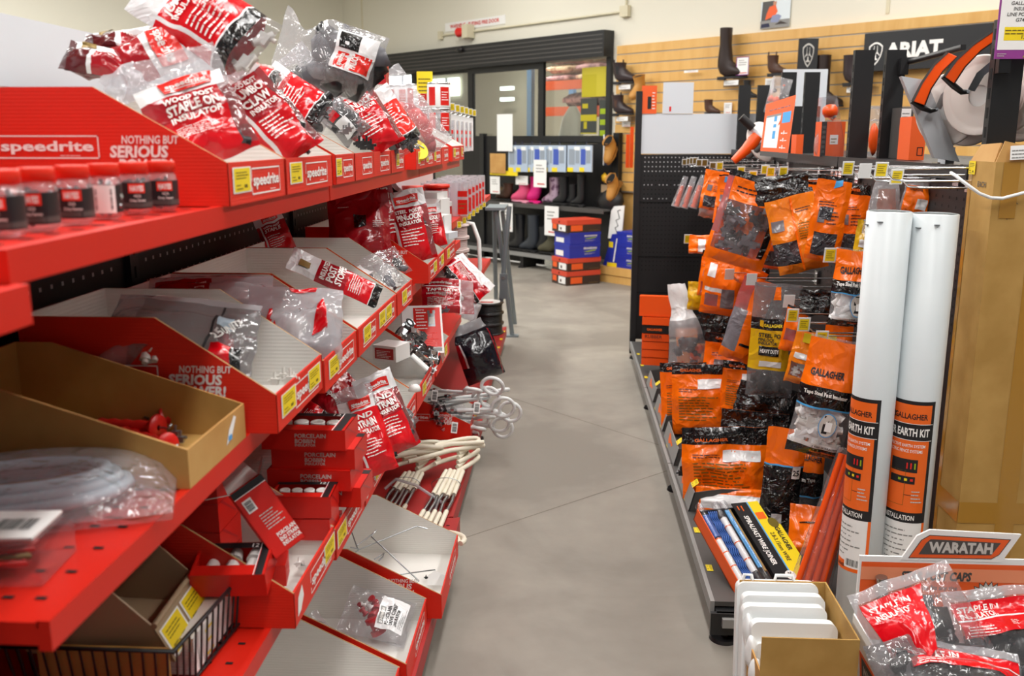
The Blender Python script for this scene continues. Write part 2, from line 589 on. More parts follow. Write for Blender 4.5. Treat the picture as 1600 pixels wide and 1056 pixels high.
XP = lambda o=(0, 0, 0): plane(o, (1, 0, 0), (0, 0, 1), (0, -1, 0))       # local front face (towards -y)

# ------------------------------------------------------------------ the setting
m = MB()
m.add([(-9, -5, 0), (9, -5, 0), (9, 24, 0), (-9, 24, 0)], [(0, 1, 2, 3)], 'concrete')
struct(m.build('floor'))
def joint(p, q, n):
    p = PZ(*p, 0); q = PZ(*q, 0); d = (q - p).normalized(); s_ = Vector((-d.y, d.x, 0)) * 0.0022
    a = p - d * n[0]; b = q + d * n[1]; z = Vector((0, 0, 0.0006))
    mm = MB(); mm.add([a - s_ + z, b - s_ + z, b + s_ + z, a + s_ + z], [(0, 1, 2, 3)], 'joint')
    return mm
struct(joint((800, 622), (1029, 695), (2.5, 2.0)).build('trim_1'))
struct(joint((872, 792), (1038, 737), (2.2, 2.5)).build('trim_2'))
m = MB(); m.add([(-9, -5, 4.15), (-9, 14, 4.15), (9, 14, 4.15), (9, -5, 4.15)], [(0, 1, 2, 3)], 'ceiling_white')
struct(m.build('ceiling'))
# door wall with its opening; behind it the yard store
SL, SR = -3.85, PW(957, 180)[0]                # door opening along the wall
SCN = PW(537, 60)[0]                           # inside corner
HT = PW(945, 90)[1]
m = MB()
def wseg(s0, s1, z0, z1, n0=-0.12, n1=0.0, mat='cream_wall'):
    q = [W(s, n, z) for z in (z0, z1) for n in (n1, n0) for s in (s0, s1)]
    m.add(q, [(0, 1, 5, 4), (2, 6, 7, 3), (4, 5, 7, 6), (0, 2, 3, 1), (1, 3, 7, 5), (0, 4, 6, 2)], mat)
wseg(SCN - 0.1, SL, 0, 4.15); wseg(SL, SR, HT, 4.15); wseg(SR, 6.5, 0, 4.15)
struct(m.build('wall_back'))
m = MB()
cn = W(SCN, 0, 0)
e = cn + Vector((-R2, -R2, 0)) * 9
q = [cn, e, e + Vector((0, 0, 4.15)), cn + Vector((0, 0, 4.15))]
off = Vector((-R2, R2, 0)) * 0.12
m.add(q + [p + off for p in q], [(0, 3, 2, 1), (4, 5, 6, 7), (0, 1, 5, 4), (2, 3, 7, 6), (0, 4, 7, 3), (1, 2, 6, 5)], 'cream_wall')
struct(m.build('wall_left'))
# panel joints of the cream wall
s_, z_ = PW(566, 30); m = MB(); m.box((0, 0, 1.5), (0.03, 0.006, 3.0), 'cream_trim')
struct(m.build('trim_3', M=wallM(s_, 0.004, 1.1)))
s_, z_ = PW(1386, 30); m = MB(); m.box((0, 0, 0.8), (0.03, 0.006, 1.6), 'cream_trim')
struct(m.build('trim_4', M=wallM(s_, 0.004, 2.5)))
# door header (sliding gear box)
hs1, hz1 = PW(944, 46, 0.16); hs0 = SL - 0.05
m = MB(); hzb = PW(944, 88, 0.16)[1]
m.span((hs0, -0.16, hzb), (hs1, -0.004, hz1), 'black_metal')
for i in range(5): m.span((hs0 + 0.02, -0.163, hzb + 0.04 + i * 0.045), (hs1 - 0.02, -0.159, hzb + 0.052 + i * 0.045), 'dark_grey')
hd = struct(m.build('door_1', M=wallM(0, 0, 0)), 'black sliding door gear box above the glass doors')
m = MB(); ps, pz = PW(721, 78, 0.16)
m.lump((ps, -0.185, pz), 0.045, 'black_plastic', 1, (1.3, 0.8, 0.7), 2, 0.05); m.build('sensor', hd)
# jamb and frames
m = MB(); m.span((SR - 0.06, -0.05, 0), (SR, 0.1, HT), 'black_metal'); struct(m.build('trim_5', M=wallM(0, 0, 0)))
def leaf(name, x0, x1, ytop, n, wl=0.09, wr=0.09, rail=0.1):
    s0 = PW(x0, 150, n)[0]; s1 = PW(x1, 150, n)[0]; zt = PW((x0 + x1) / 2, ytop, n)[1]
    mm = MB()
    mm.span((s0, -n - 0.02, 0.02), (s0 + wl, -n + 0.02, zt), 'black_metal'); mm.span((s1 - wr, -n - 0.02, 0.02), (s1, -n + 0.02, zt), 'black_metal')
    mm.span((s0 + wl, -n - 0.02, zt - rail), (s1 - wr, -n + 0.02, zt), 'black_metal'); mm.span((s0 + wl, -n - 0.02, 0.02), (s1 - wr, -n + 0.02, 0.16), 'black_metal')
    o = struct(mm.build(name, M=wallM(0, 0, 0)))
    g = MB(); g.span((s0 + wl - 0.005, -n - 0.004, 0.15), (s1 - wr + 0.005, -n + 0.004, zt - rail + 0.005), 'door_glass'); g.build('glass_pane', o)
    return o
leaf('door_2', 645, 741, 104, 0.02)
leaf('door_3', 733, 851, 98, 0.07)
s0 = PW(851, 150)[0]
m = MB(); m.span((s0, -0.004, 0.0), (SR - 0.06, 0.004, HT), 'door_glass'); struct(m.build('window_1', M=wallM(0, 0, 0)))
# yard store beyond
pbr('store_wall', '#b0a896', 0.8)
pbr('daylight', '#ffffff', 0.5, emit=('#e8fbff', 5.0))
pbr('rack_orange', '#e2571f', 0.4)
pbr('rack_blue', '#4c6f96', 0.45)
m = MB(); m.box((0, 0, 2.6), (24, 0.1, 5.2), 'store_wall'); struct(m.build('wall_far', M=wallM(-1.5, -7.0, 0)))
def daywin(name, x0, y0, x1, y1, n):
    a = PW(x0, y1, n); b = PW(x1, y0, n)
    mm = MB(); mm.span((a[0], -n - 0.02, a[1]), (b[0], -n, b[1]), 'daylight')
    mid = (a[0] + b[0]) / 2 + 0.2
    o = struct(mm.build(name, M=wallM(0, 0, 0)))
    f = MB(); f.span((mid, -n - 0.05, a[1]), (mid + 0.08, -n - 0.02, b[1]), 'white_panel'); f.build('window_bar', o)
daywin('window_2', 664, 121, 718, 152, -6.9)
daywin('window_3', 600, 112, 648, 190, -6.9)
def strip(x0, x1, y):
    a = PW(x0, y, -6.5); b = PW(x1, y, -6.5)
    mm = MB(); mm.span((0, -0.05, 0), (b[0] - a[0], 0.05, 0.07), 'daylight')
    return mm, (a[0], 6.5, a[1])
lab = ['upper of two bright strip lights in the store beyond the doors', 'lower of two bright strip lights in the store beyond the doors']
for k, y in enumerate((141, 158)):
    mm, p = strip(784, 801, y)
    tag(mm.build('strip_light', M=wallM(p[0], -p[1], p[2])), lab[k], 'light')
# pallet rack
rn = -2.2
rt = thing('pallet_rack', 'orange and blue pallet rack seen through the glass door', 'rack', M=wallM(0, 0, 0))
a0 = PW(826, 300, rn)[0]; a1 = PW(1010, 300, rn)[0]
for nm, dy in (('upright', 0), ('upright', 0.9)):
    for s_ in (a0, a1):
        mm = MB(); mm.span((s_ - 0.05, -rn + dy, 0), (s_ + 0.05, -rn + 0.07 + dy, 3.6), 'rack_blue'); mm.build(nm, rt)
bz = [PW(880, 140, rn)[1], PW(880, 181, rn)[1]]
for z in bz:
    for dy in (0, 0.9):
        mm = MB(); mm.span((a0 + 0.25, -rn - 0.02 + dy, z), (a1, -rn + 0.03 + dy, z + 0.13), 'rack_orange'); mm.build('beam', rt)
for z in bz:
    mm = MB(); mm.span((a0 + 0.25, -rn + 0.03, z + 0.06), (a1, -rn + 0.9, z + 0.1), 'dark_grey'); mm.build('deck', rt)
# sacks on the rack
pbr('sack_pink', '#d8aab2', 0.6, var=('#8d6470', 14, 3, 0.42, 0.6))
pbr('sack_cream', '#e2d2b0', 0.6, var=('#b98a78', 16, 3, 0.45, 0.6))
def sack(M_, L, D, H, mat, label, grp, name='feed_sack'):
    mm = MB()
    us = [i / 8 for i in range(9)]
    def top(u, v, sg):
        a, b = abs(2 * u - 1), abs(2 * v - 1)
        e = max(0.0, (1 - a ** 4)) ** 0.5 * max(0.0, (1 - b ** 4)) ** 0.5
        return Vector(((u - 0.5) * L, (v - 0.5) * D, H / 2 + sg * H / 2 * (0.25 + 0.75 * e)))
    mm.grid(lambda u, v: top(u, v, 1), us, us, mat); mm.grid(lambda u, v: top(1 - u, v, -1), us, us, mat)
    rim_ = [(i / 8, 0) for i in range(9)] + [(1, i / 8) for i in range(1, 9)] + [(1 - i / 8, 1) for i in range(1, 9)] + [(0, 1 - i / 8) for i in range(1, 8)]
    k = len(rim_)
    vs = [top(u, v, -1) for u, v in rim_] + [top(u, v, 1) for u, v in rim_]
    mm.add(vs, [(i, (i + 1) % k, k + (i + 1) % k, k + i) for i in range(k)], mat, True)
    return tag(mm.build(name, M=M_), label, 'sack', grp)
k = 0
SK = [[0.42, 0.98], [0.42, 0.98], [0.42, 0.98], [0.42, 0.98]]
rows_ = ['bottom', 'second', 'third', 'top']
for r in range(4):
    for c_ in range(3):
        s_ = PW(856 + c_ * 48, 110, rn)[0] + 0.12
        sack(wallM(s_, rn - 0.35, bz[0] + 0.102 + r * 0.135), 0.5, 0.55, 0.135, ['sack_pink', 'sack_cream', 'sack_pink'][(c_ + (r % 2)) % 3],
             '%s sack of the %s stack on the rack beam beyond the door' % (rows_[r], ['first', 'middle', 'far'][c_]), 'feed sacks on the pallet rack')
sack(wallM(PW(890, 170, rn)[0], rn - 0.4, bz[1] + 0.102), 0.55, 0.55, 0.24, 'sack_pink', 'lone pinkish grey sack on the lower rack beam beyond the door', None)
# white bag leaning against the glass outside
mm = MB()
s_, z_ = PW(884, 190, -0.6)
def wb(u, v):
    a = 2 * math.pi * u
    r = 0.16 + 0.05 * math.sin(3 * a + 4 * v) * (1 - v) + 0.03 * noise.noise(Vector((math.cos(a) * 2, math.sin(a) * 2, v * 4)))
    r *= (0.75 + 0.5 * math.sin(math.pi * min(1, v * 1.1)) )* (1 if v < 0.97 else 0.35)
    return Vector((math.cos(a) * r * (1 + 0.3 * v) + 0.12 * v, math.sin(a) * r * 0.7, v * (z_ + 0.18)))
mm.grid(wb, [i / 20 for i in range(21)], [i / 14 for i in range(15)], 'paper_white')
tag(mm.build('bulk_bag', M=wallM(s_, -0.6, 0)), 'crumpled white bulk bag on the ground outside the glass door', 'bag')
# posters on the glass
def poster(name, x0, y0, x1, y1, n, mat, label, deco=None, cat='poster'):
    a = PW(x0, y1, n); b = PW(x1, y0, n)
    mm = MB(); mm.box(((b[0] - a[0]) / 2, 0, (b[1] - a[1]) / 2), (b[0] - a[0], 0.002, b[1] - a[1]), mat)
    if deco: deco(mm, XP((0, -0.0012, 0)), b[0] - a[0], b[1] - a[1])
    return tag(mm.build(name, M=wallM(a[0], n, a[1])), label, cat)
pbr('poster_yellow', '#b7ab1c', 0.4); pbr('poster_dark', '#3a3f3c', 0.5); pbr('poster_green', '#9ab312', 0.5)
def d1(m, f, w, h):
    m.patch(f, 0.0, w, h * 0.76, h, 'yellow_dull', 0.0005); m.patch(f, w * 0.55, w, 0, h * 0.76, 'yellow_dull', 0.0005)
pbr('yellow_dull', '#c4b730', 0.4)
poster('poster', 909, 103, 952, 152, 0.012, 'poster_yellow', 'plain yellow poster on the glass near the door jamb', d1)
def d2(m, f, w, h):
    m.patch(f, w * 0.1, w * 0.45, h * 0.72, h * 0.85, 'poster_yellow'); m.patch(f, 0, w, h * 0.36, h * 0.54, 'poster_yellow')
    m.patch(f, w * 0.2, w * 0.4, h * 0.14, h * 0.34, 'poster_yellow'); m.patch(f, 0, w, 0, h * 0.03, 'poster_yellow')
poster('poster', 907, 153, 933, 209, 0.012, 'poster_dark', 'dark poster with yellow bands below the yellow one', d2)
def d3(m, f, w, h):
    for i in range(5): m.patch(f, w * 0.1, w * 0.8, h * (0.05 + i * 0.18), h * (0.14 + i * 0.18), 'poster_green')
poster('poster', 935, 156, 951, 250, 0.012, 'poster_dark', 'narrow dark poster with green blocks beside the door jamb', d3)
# sign, alarm, conduit on the wall
def dsign(m, f, w, h):
    m.text('WARNING - SLIDING FIRE DOOR', 'print_red', f, w * 0.09, h * 0.32, h * 0.42, width=w * 0.82, bold=0.03)
a = PW(695, 38, 0.012); b = PW(789, 30, 0.012)
mm = MB(); L = b[0] - a[0]; Hs = a[1] - PW(695, 38 + 13, 0.012)[1]
mm.box((L / 2, 0, Hs / 2), (L, 0.006, Hs), 'paper_white'); dsign(mm, XP((0, -0.0035, 0)), L, Hs)
tag(mm.build('warning_sign', M=wallM(a[0], 0.006, a[1] - Hs * 0.9)), 'white sign with red capitals reading warning sliding fire door', 'sign')
ct = thing('conduit', 'thin cream conduit pipe with junction boxes along the wall', 'pipe', M=wallM(0, 0, 0))
zc = PW(830, 37, 0.03)[1]; sA = PW(690, 57, 0.03)[0]; sB = PW(977, 18, 0.03)[0]
mm = MB(); mm.cyl((sA, -0.02, zc), (sB, -0.02, zc), 0.012, 'cream_trim', 10); mm.cyl((sB, -0.02, zc), (sB, -0.02, 4.14), 0.012, 'cream_trim', 10); mm.build('pipe', ct)
mm = MB(); mm.box((sB, -0.03, zc), (0.11, 0.06, 0.11), 'cream_trim'); mm.build('junction_box', ct, 0.015)
mm = MB(); mm.box((sA - 0.02, -0.03, zc), (0.06, 0.05, 0.1), 'cream_trim'); mm.build('junction_box', ct, 0.01)
al = thing('alarm_siren', 'small red alarm siren on the cream wall pipe', 'alarm', M=wallM(PW(730, 50, 0.03)[0], 0.0, zc))
mm = MB(); mm.cyl((-0.1, -0.09, 0), (0.02, -0.09, 0), 0.06, 'red_plastic', 18, r1=0.05); mm.build('horn', al, 0.006)
mm = MB(); mm.box((0.07, -0.07, 0), (0.1, 0.13, 0.16), 'cream_trim'); mm.build('base', al, 0.012)
# ------------------------------------------------------------------ left gondola: red shelves on black uprights
LB = -0.95                                      # back panel plane
YS = [-0.42, 0.80, 1.965, 3.19, 4.42, 6.72]
gl = thing('gondola_shelving', 'long red shelving run with black pegboard back and red lipped shelves', 'shelving', (LB, 2.9, 0))
def G(mb, name, **k):
    o = mb.build(name, gl, **k)
    o.matrix_parent_inverse = Matrix.Translation((-LB, -2.9, 0))
    return o
def shelf(y0, y1, z, xf, t=0.045, mat='shelf_red', tri=True):
    m = MB()
    m.span((LB + 0.02, y0 + 0.003, z - 0.006), (xf - 0.012, y1 - 0.003, z), mat)
    m.span((xf - 0.014, y0 + 0.003, z - t), (xf, y1 - 0.003, z + 0.002), mat)
    m.span((LB + 0.02, y0 + 0.003, z - t * 0.8), (xf - 0.014, y0 + 0.006, z - 0.006), mat)
    m.span((LB + 0.02, y1 - 0.006, z - t * 0.8), (xf - 0.014, y1 - 0.003, z - 0.006), mat)
    return m
def holes(m, y0, y1, z, xs, step=0.05, r=0.004, mat='hole_dark'):
    y = y0
    while y < y1:
        for x in xs:
            m.add([(x - r * 2, y - r, z), (x + r * 2, y - r, z), (x + r * 2, y + r, z), (x - r * 2, y + r, z)], [(0, 1, 2, 3)], mat)
        y += step
XS = -0.5
for i in range(5):
    y0, y1 = YS[i], YS[i + 1]
    # back panels: pegboard between the uprights
    m = MB(); m.span((LB - 0.012, y0 + 0.02, 0.12), (LB, y1 - 0.02, 1.58), 'black_peg')
    if y1 < 5:
        for z in (1.33, 1.28, 1.23, 1.18, 1.13):
            y = y0 + 0.08
            while y < y1 - 0.06:
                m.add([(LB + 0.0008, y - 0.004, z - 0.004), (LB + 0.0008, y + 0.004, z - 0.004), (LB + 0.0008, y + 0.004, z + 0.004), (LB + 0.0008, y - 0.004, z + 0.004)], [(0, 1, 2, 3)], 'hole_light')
                y += 0.0385
    else:
        for z in [0.2 + 0.05 * k for k in range(24)]:
            for y in [y0 + 0.1 + 0.05 * k for k in range(43)]:
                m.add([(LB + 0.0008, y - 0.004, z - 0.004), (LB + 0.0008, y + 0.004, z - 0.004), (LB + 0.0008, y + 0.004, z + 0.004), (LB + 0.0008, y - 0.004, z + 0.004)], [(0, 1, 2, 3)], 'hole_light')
    G(m, 'back_panel')
    m = MB(); m.span((LB - 0.012, y0 + 0.01, 1.585), (LB - 0.002, y1 - 0.01, 1.705), 'white_panel'); G(m, 'header_panel')
    # base deck
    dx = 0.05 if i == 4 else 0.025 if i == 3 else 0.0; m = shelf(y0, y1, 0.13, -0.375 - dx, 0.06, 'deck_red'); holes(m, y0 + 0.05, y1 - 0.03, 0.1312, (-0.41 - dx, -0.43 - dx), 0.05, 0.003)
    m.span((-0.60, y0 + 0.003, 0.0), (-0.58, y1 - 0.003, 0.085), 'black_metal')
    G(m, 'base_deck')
    for y in (y0 + 0.06,):
        m = MB(); m.cyl((-0.44, y, 0), (-0.44, y, 0.012), 0.04, 'black_plastic', 18); m.cyl((-0.44, y, 0.012), (-0.44, y, 0.09), 0.014, 'black_metal', 10)
        m.span((-0.5, y - 0.025, 0.055), (-0.392, y + 0.025, 0.09), 'black_metal'); G(m, 'levelling_foot')
for y in YS:
    m = MB(); m.span((LB - 0.05, y - 0.02, 0.02), (LB + 0.012, y + 0.02, 1.60), 'black_metal')
    z = 0.3
    while z < 1.5:
        m.span((LB + 0.0122, y - 0.004, z), (LB + 0.0128, y + 0.004, z + 0.025), 'hole_dark'); z += 0.05
    G(m, 'upright')
m = shelf(YS[0], YS[1] - 0.0, 1.37, -0.478, 0.034); G(m, 'shelf', bevel=0.004)
for i in (1, 2, 3): m = shelf(YS[i], YS[i + 1], 1.40, XS, 0.031); holes(m, YS[i] + 0.05, YS[i + 1], 1.4012, (-0.54,)); G(m, 'shelf', bevel=0.004)
m = shelf(YS[1], YS[2], 1.035, XS, 0.031); holes(m, YS[1] + 0.05, YS[2], 1.0362, (-0.535, -0.57), 0.06, 0.003); G(m, 'shelf', bevel=0.004)
for i in (2, 3): m = shelf(YS[i], YS[i + 1], 1.02, XS, 0.031); G(m, 'shelf', bevel=0.004)
m = shelf(YS[4], YS[5], 1.10, XS - 0.04, 0.031); G(m, 'shelf', bevel=0.004)
m = shelf(YS[1], YS[2], 0.667, XS, 0.031); holes(m, YS[1] + 0.05, YS[2], 0.6682, (-0.535, -0.57), 0.06, 0.003); G(m, 'shelf', bevel=0.004)
for i in (2, 3): m = shelf(YS[i], YS[i + 1], 0.655, XS, 0.031); G(m, 'shelf', bevel=0.004)
m = shelf(YS[4], YS[5], 0.64, XS - 0.04, 0.031); G(m, 'shelf', bevel=0.004)
# white sheet behind the tube hooks of the last bay
m = MB(); m.span((LB + 0.004, 4.5, 1.15), (LB + 0.014, 6.6, 1.39), 'white_panel'); G(m, 'sheet')

# ------------------------------------------------------------------ printed display bins
def logo(m, f, cx, cy, w, h, ink='white_ink'):
    """speedrite in a thin box, open under the first and last letters."""
    t = h * 0.055
    m.patch(f, cx - w / 2, cx + w / 2, cy + h / 2 - t, cy + h / 2, ink)
    m.patch(f, cx + w / 2 - t, cx + w / 2, cy - h * 0.18, cy + h / 2, ink)
    m.patch(f, cx - w / 2, cx - w / 2 + t, cy - h * 0.18, cy + h / 2, ink) if False else None
    m.patch(f, cx - w / 2, cx - w / 2 + t, cy - h / 2, cy - h * 0.2, ink)
    m.patch(f, cx - w / 2, cx - w / 2 + t, cy, cy + h / 2, ink)
    m.patch(f, cx - w / 2, cx + w / 2, cy - h / 2, cy - h / 2 + t, ink)
    m.patch(f, cx + w / 2 - t, cx + w / 2, cy - h / 2, cy - h * 0.2, ink)
    m.text('speedrite', ink, f, cx, cy - h * 0.16, h * 0.42, width=w * 0.9, bold=0.03, align='c')
    m.fine(f, cx + w * 0.12, cx + w * 0.4, cy - h * 0.38, cy - h * 0.3, 1, ink, seed=3)
def slogan(m, f, a, b, k, ink='white_ink'):
    m.text('NOTHING BUT', ink, f, a + k * 0.45, b, k * 0.27, bold=0.02, shear=0.12, width=k * 2.05)
    m.text('SERIOUS', ink, f, a, b - k * 0.46, k * 0.38, bold=0.04, shear=0.12, width=k * 2.1)
    m.text('POWER!', ink, f, a + k * 0.28, b - k * 0.92, k * 0.38, bold=0.04, shear=0.12, width=k * 1.95)
def price_tag(m, f, a, b, w, h, off=0.0012, back=True):
    if back: m.patch(f, a - w * 0.07, a + w * 1.07, b - h * 0.06, b + h * 1.05, 'paper_white', off)
    m.patch(f, a, a + w, b, b + h, 'yellow_tag', off + 0.0004)
    m.fine(f, a + w * 0.1, a + w * 0.9, b + h * 0.55, b + h * 0.92, 3, 'tag_ink', off + 0.0008, 5)
    m.fine(f, a + w * 0.1, a + w * 0.5, b + h * 0.1, b + h * 0.4, 2, 'tag_ink', off + 0.0008, 8)
    m.fine(f, a + w * 0.6, a + w * 0.85, b + h * 0.15, b + h * 0.3, 1, 'tag_ink', off + 0.0008, 9, 0.9)
def display_bin(label, y0, y1, z, xf=-0.492, D=0.43, hf=0.066, hb=0.2, run=0.2, rotz=0.0, tagat=None, side=True, logos=1, torn=False, group='red printed display bins', name='display_bin', tagw=0.072):
    """Open sloping tray; local frame: x to the back (into the shelf), y along the aisle, front at x = 0."""
    wd = y1 - y0
    Mo = Matrix.Translation((xf, y0, z)) @ Matrix.Rotation(rotz, 4, 'Z')
    rt = thing(name, label, 'display bin', M=Mo, group=group)
    rg = random.Random(int(y0 * 1000) + int(z * 10))
    t = 0.004
    m = MB()
    prof = [(0, 0), (0, hf), (run, hb), (D, hb), (D, 0)]
    # side walls
    for yy, outer in ((0.0, True), (wd, False)):
        f = (lambda a, b, off=0.0, yy=yy, s_=(-1 if outer else 1): Vector((-a, yy + s_ * off, b)))
        m.prism(prof, t, 'board_red', f, edge='board_edge', back='board_grey')
    m.span((-D, t, 0), (-D + t, wd - t, hb), 'board_grey')
    m.span((-D + t, t, 0), (-t, wd - t, t), 'board_grey')
    m.add([(0, 0, 0), (0, wd, 0), (0, wd, hf), (0, 0, hf)], [(0, 1, 2, 3)], 'board_red')
    m.add([(-t, t, t), (-t, wd - t, t), (-t, wd - t, hf), (-t, t, hf)], [(3, 2, 1, 0)], 'board_grey')
    m.add([(0, 0, hf), (0, wd, hf), (-t, wd, hf), (-t, 0, hf)], [(0, 1, 2, 3)], 'board_red')
    ff = lambda a, b, off=0.0: Vector((off, a, b))
    # front mark
    lw = min(0.16, wd * 0.52)
    if logos == 1: logo(m, ff, wd * 0.62, hf * 0.50, lw, min(hf * 0.66, lw * 0.42))
    elif logos == 2:
        logo(m, ff, wd * 0.25, hf * 0.50, wd * 0.3, hf * 0.66); logo(m, ff, wd * 0.77, hf * 0.50, wd * 0.3, hf * 0.66)
    if side:
        fs = lambda a, b, off=0.0: Vector((-D + a, -off, b))
        logo(m, fs, D - 0.265, hb * 0.5, 0.155, 0.033)
        slogan(m, fs, D - 0.172, hb * 0.53, 0.0415)
    if torn:
        m.poly(ff, [(wd * 0.06, hf * 0.2), (wd * 0.13, hf * 0.25), (wd * 0.2, hf * 0.55), (wd * 0.17, hf * 0.9), (wd * 0.08, hf * 0.7)], 'paper_white')
    m.build('tray', rt)
    for ta in (tagat or []):
        p = MB(); tw_ = tagw if wd > 0.24 else tagw * 0.65; price_tag(p, ff, wd * ta, hf * 0.3, tw_, hf * 0.55); p.build('price_tag', rt)
    return rt
top = [(1.34, 1.62, [0.08], -0.49, 'nearest'), (1.625, 1.955, [0.08], -0.49, ''), (1.985, 2.165, [0.02], -0.49, ''), (2.17, 2.385, [], -0.49, ''),
       (2.39, 2.63, [], -0.492, ''), (2.635, 2.86, [0.35], -0.492, ''), (2.94, 3.135, [0.2], -0.47, ''), (3.14, 3.345, [0.15], -0.472, ''),
       (3.35, 3.57, [0.12], -0.474, ''), (3.575, 3.8, [], -0.474, ''), (3.95, 4.24, [0.15], -0.478, ''), (4.245, 4.41, [0.3], -0.478, '')]
toplab = ['red bin with big side slogan at the near end of the top shelf',
          'red bin on the top shelf holding the jumbo claw bag', 'red bin on the top shelf just past the shelf joint, empty white inside',
          'red bin on the top shelf before the pinlock bag, loose black clips inside', 'red bin on the top shelf in front of the pinlock bag',
          'red bin on the top shelf with orange and black bags leaning back in it', 'narrow red bin on the top shelf jutting forward, yellow disc in it',
          'red bin on the top shelf under the clear bag of red parts', 'red bin on the top shelf just past the clear bag of red parts',
          'red bin on the top shelf ending the row before a gap', 'red bin on the top shelf after the gap, below the white tins',
          'last small red bin on the top shelf before the hanging tubes']
for (y0, y1, tg, xf, _), lb in zip(top, toplab):
    display_bin(lb, y0, y1, 1.4015, xf, 0.40, 0.063, 0.17, 0.19, tagat=tg, side=(y0 < 1.4 or y0 in (2.94, 3.95)), group='red bins on the top shelf', tagw=0.07)
mid = [(1.50, 1.805, 1.0015, [0.1, 0.66], 'red bin on the middle shelf with big side slogan beside the brown tray'),
       (1.815, 2.12, 1.037, [0.14], 'red bin on the middle shelf with crumpled clear bag and red tape'),
       (2.135, 2.645, 0.9815, [0.12, 0.5, 0.68], 'wide red bin on the middle shelf holding the post stopper bag'),
       (2.655, 2.935, 0.9815, [0.3], 'red bin on the middle shelf with clear packets, torn price tag'),
       (3.285, 3.74, 0.9815, [0.3, 0.75], 'bright red bin on the middle shelf holding upright pinlock bags'),
       (3.75, 4.12, 0.9815, [0.2], 'red bin on the middle shelf with white cartons behind')]
for y0, y1, z, tg, lb in mid:
    z = 1.037 if y1 < 1.95 else 1.022
    display_bin(lb, y0 * 0.93, y1 * 0.93, z, -0.455, 0.41, 0.064, 0.187, 0.187, tagat=tg, side=(y0 in (1.50, 3.285)), logos=(2 if y1 - y0 > 0.4 else 1), group='red bins on the middle shelf')
low = [(1.54, 1.845, 0.6015, [0.72], 'red bin on the lower shelf beside the wire basket, porcelain boxes in it', True),
       (1.852, 2.145, 0.6015, [0.06], 'red bin on the lower shelf holding the stack of porcelain bobbin boxes', False),
       (2.152, 2.44, 0.5815, [0.45], 'red bin on the lower shelf holding the end strain bags', True),
       (2.447, 2.70, 0.5815, [0.28], 'red bin on the lower shelf behind the strain bags, porcelain knobs inside', False),
       (2.707, 2.96, 0.5815, [0.2], 'red bin on the lower shelf with grey empty inside above the ring rods', False),
       (2.967, 3.40, 0.5815, [0.3], 'red bin on the lower shelf full of chrome strainers', False),
       (3.44, 3.86, 0.5815, [0.6], 'red bin on the lower shelf under the white carton with red face', False)]
for y0, y1, z, tg, lb, tn in low:
    z = 0.669 if y1 < 2.1 else 0.657
    display_bin(lb, y0 * 0.935, y1 * 0.935, z, -0.458, 0.41, 0.066, 0.187, 0.187, tagat=tg, side=(y0 == 1.54), torn=tn, group='red bins on the lower shelf')
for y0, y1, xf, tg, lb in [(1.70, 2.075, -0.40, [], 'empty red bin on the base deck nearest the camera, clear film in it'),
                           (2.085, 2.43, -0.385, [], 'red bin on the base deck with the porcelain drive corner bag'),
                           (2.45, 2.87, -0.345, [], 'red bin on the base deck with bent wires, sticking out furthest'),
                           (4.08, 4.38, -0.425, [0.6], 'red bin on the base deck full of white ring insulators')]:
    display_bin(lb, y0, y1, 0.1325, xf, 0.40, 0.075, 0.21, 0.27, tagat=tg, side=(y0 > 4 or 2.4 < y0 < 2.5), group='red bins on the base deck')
# ------------------------------------------------------------------ right gondola: black, double sided, base deck and pegboard
RB = 1.11
YR = [2.62, 3.85, 5.10, 6.32]
gr = thing('gondola_shelving', 'black double-sided pegboard gondola with low base deck, hung with orange packets', 'shelving', (RB, 4.5, 0))
def GR(mb, name, **k):
    o = mb.build(name, gr, **k)
    o.matrix_parent_inverse = Matrix.Translation((-RB, -4.5, 0))
    return o
for i in range(3):
    y0, y1 = YR[i], YR[i + 1]
    m = MB(); m.span((RB, y0 + 0.02, 0.12), (RB + 0.012, y1 - 0.02, 1.405), 'black_peg')
    for z in [0.95 + 0.0254 * k for k in range(18)]:
        for k in range(int((y1 - y0 - 0.1) / 0.05)):
            y = y0 + 0.06 + k * 0.05; x = RB - 0.0008
            m.add([(x, y + 0.004, z - 0.004), (x, y - 0.004, z - 0.004), (x, y - 0.004, z + 0.004), (x, y + 0.004, z + 0.004)], [(0, 1, 2, 3)], 'hole_dark')
    GR(m, 'back_panel')
    m = MB(); m.span((RB - 0.02, y0 + 0.005, 1.405), (1.78, y1 - 0.005, 1.42), 'black_metal'); m.span((RB - 0.024, y0 + 0.005, 1.385), (RB - 0.016, y1 - 0.005, 1.425), 'black_metal'); GR(m, 'cap_shelf')
    m = MB(); m.span((0.468, y0 + 0.004, 0.105), (RB, y1 - 0.004, 0.12), 'dark_grey'); m.span((0.455, y0 + 0.004, 0.078), (0.468, y1 - 0.004, 0.121), 'mid_grey')
    m.span((0.60, y0 + 0.004, 0), (0.62, y1 - 0.004, 0.09), 'black_metal')
    for ky in range(3):
        price_tag(m, (lambda a, b, off=0.0, yy=y0 + 0.25 + ky * 0.3: Vector((0.455 + 0.02 + b, yy - a, 0.1205 + off))), 0, 0, 0.045, 0.02, back=False)
    GR(m, 'base_deck', bevel=0.002)
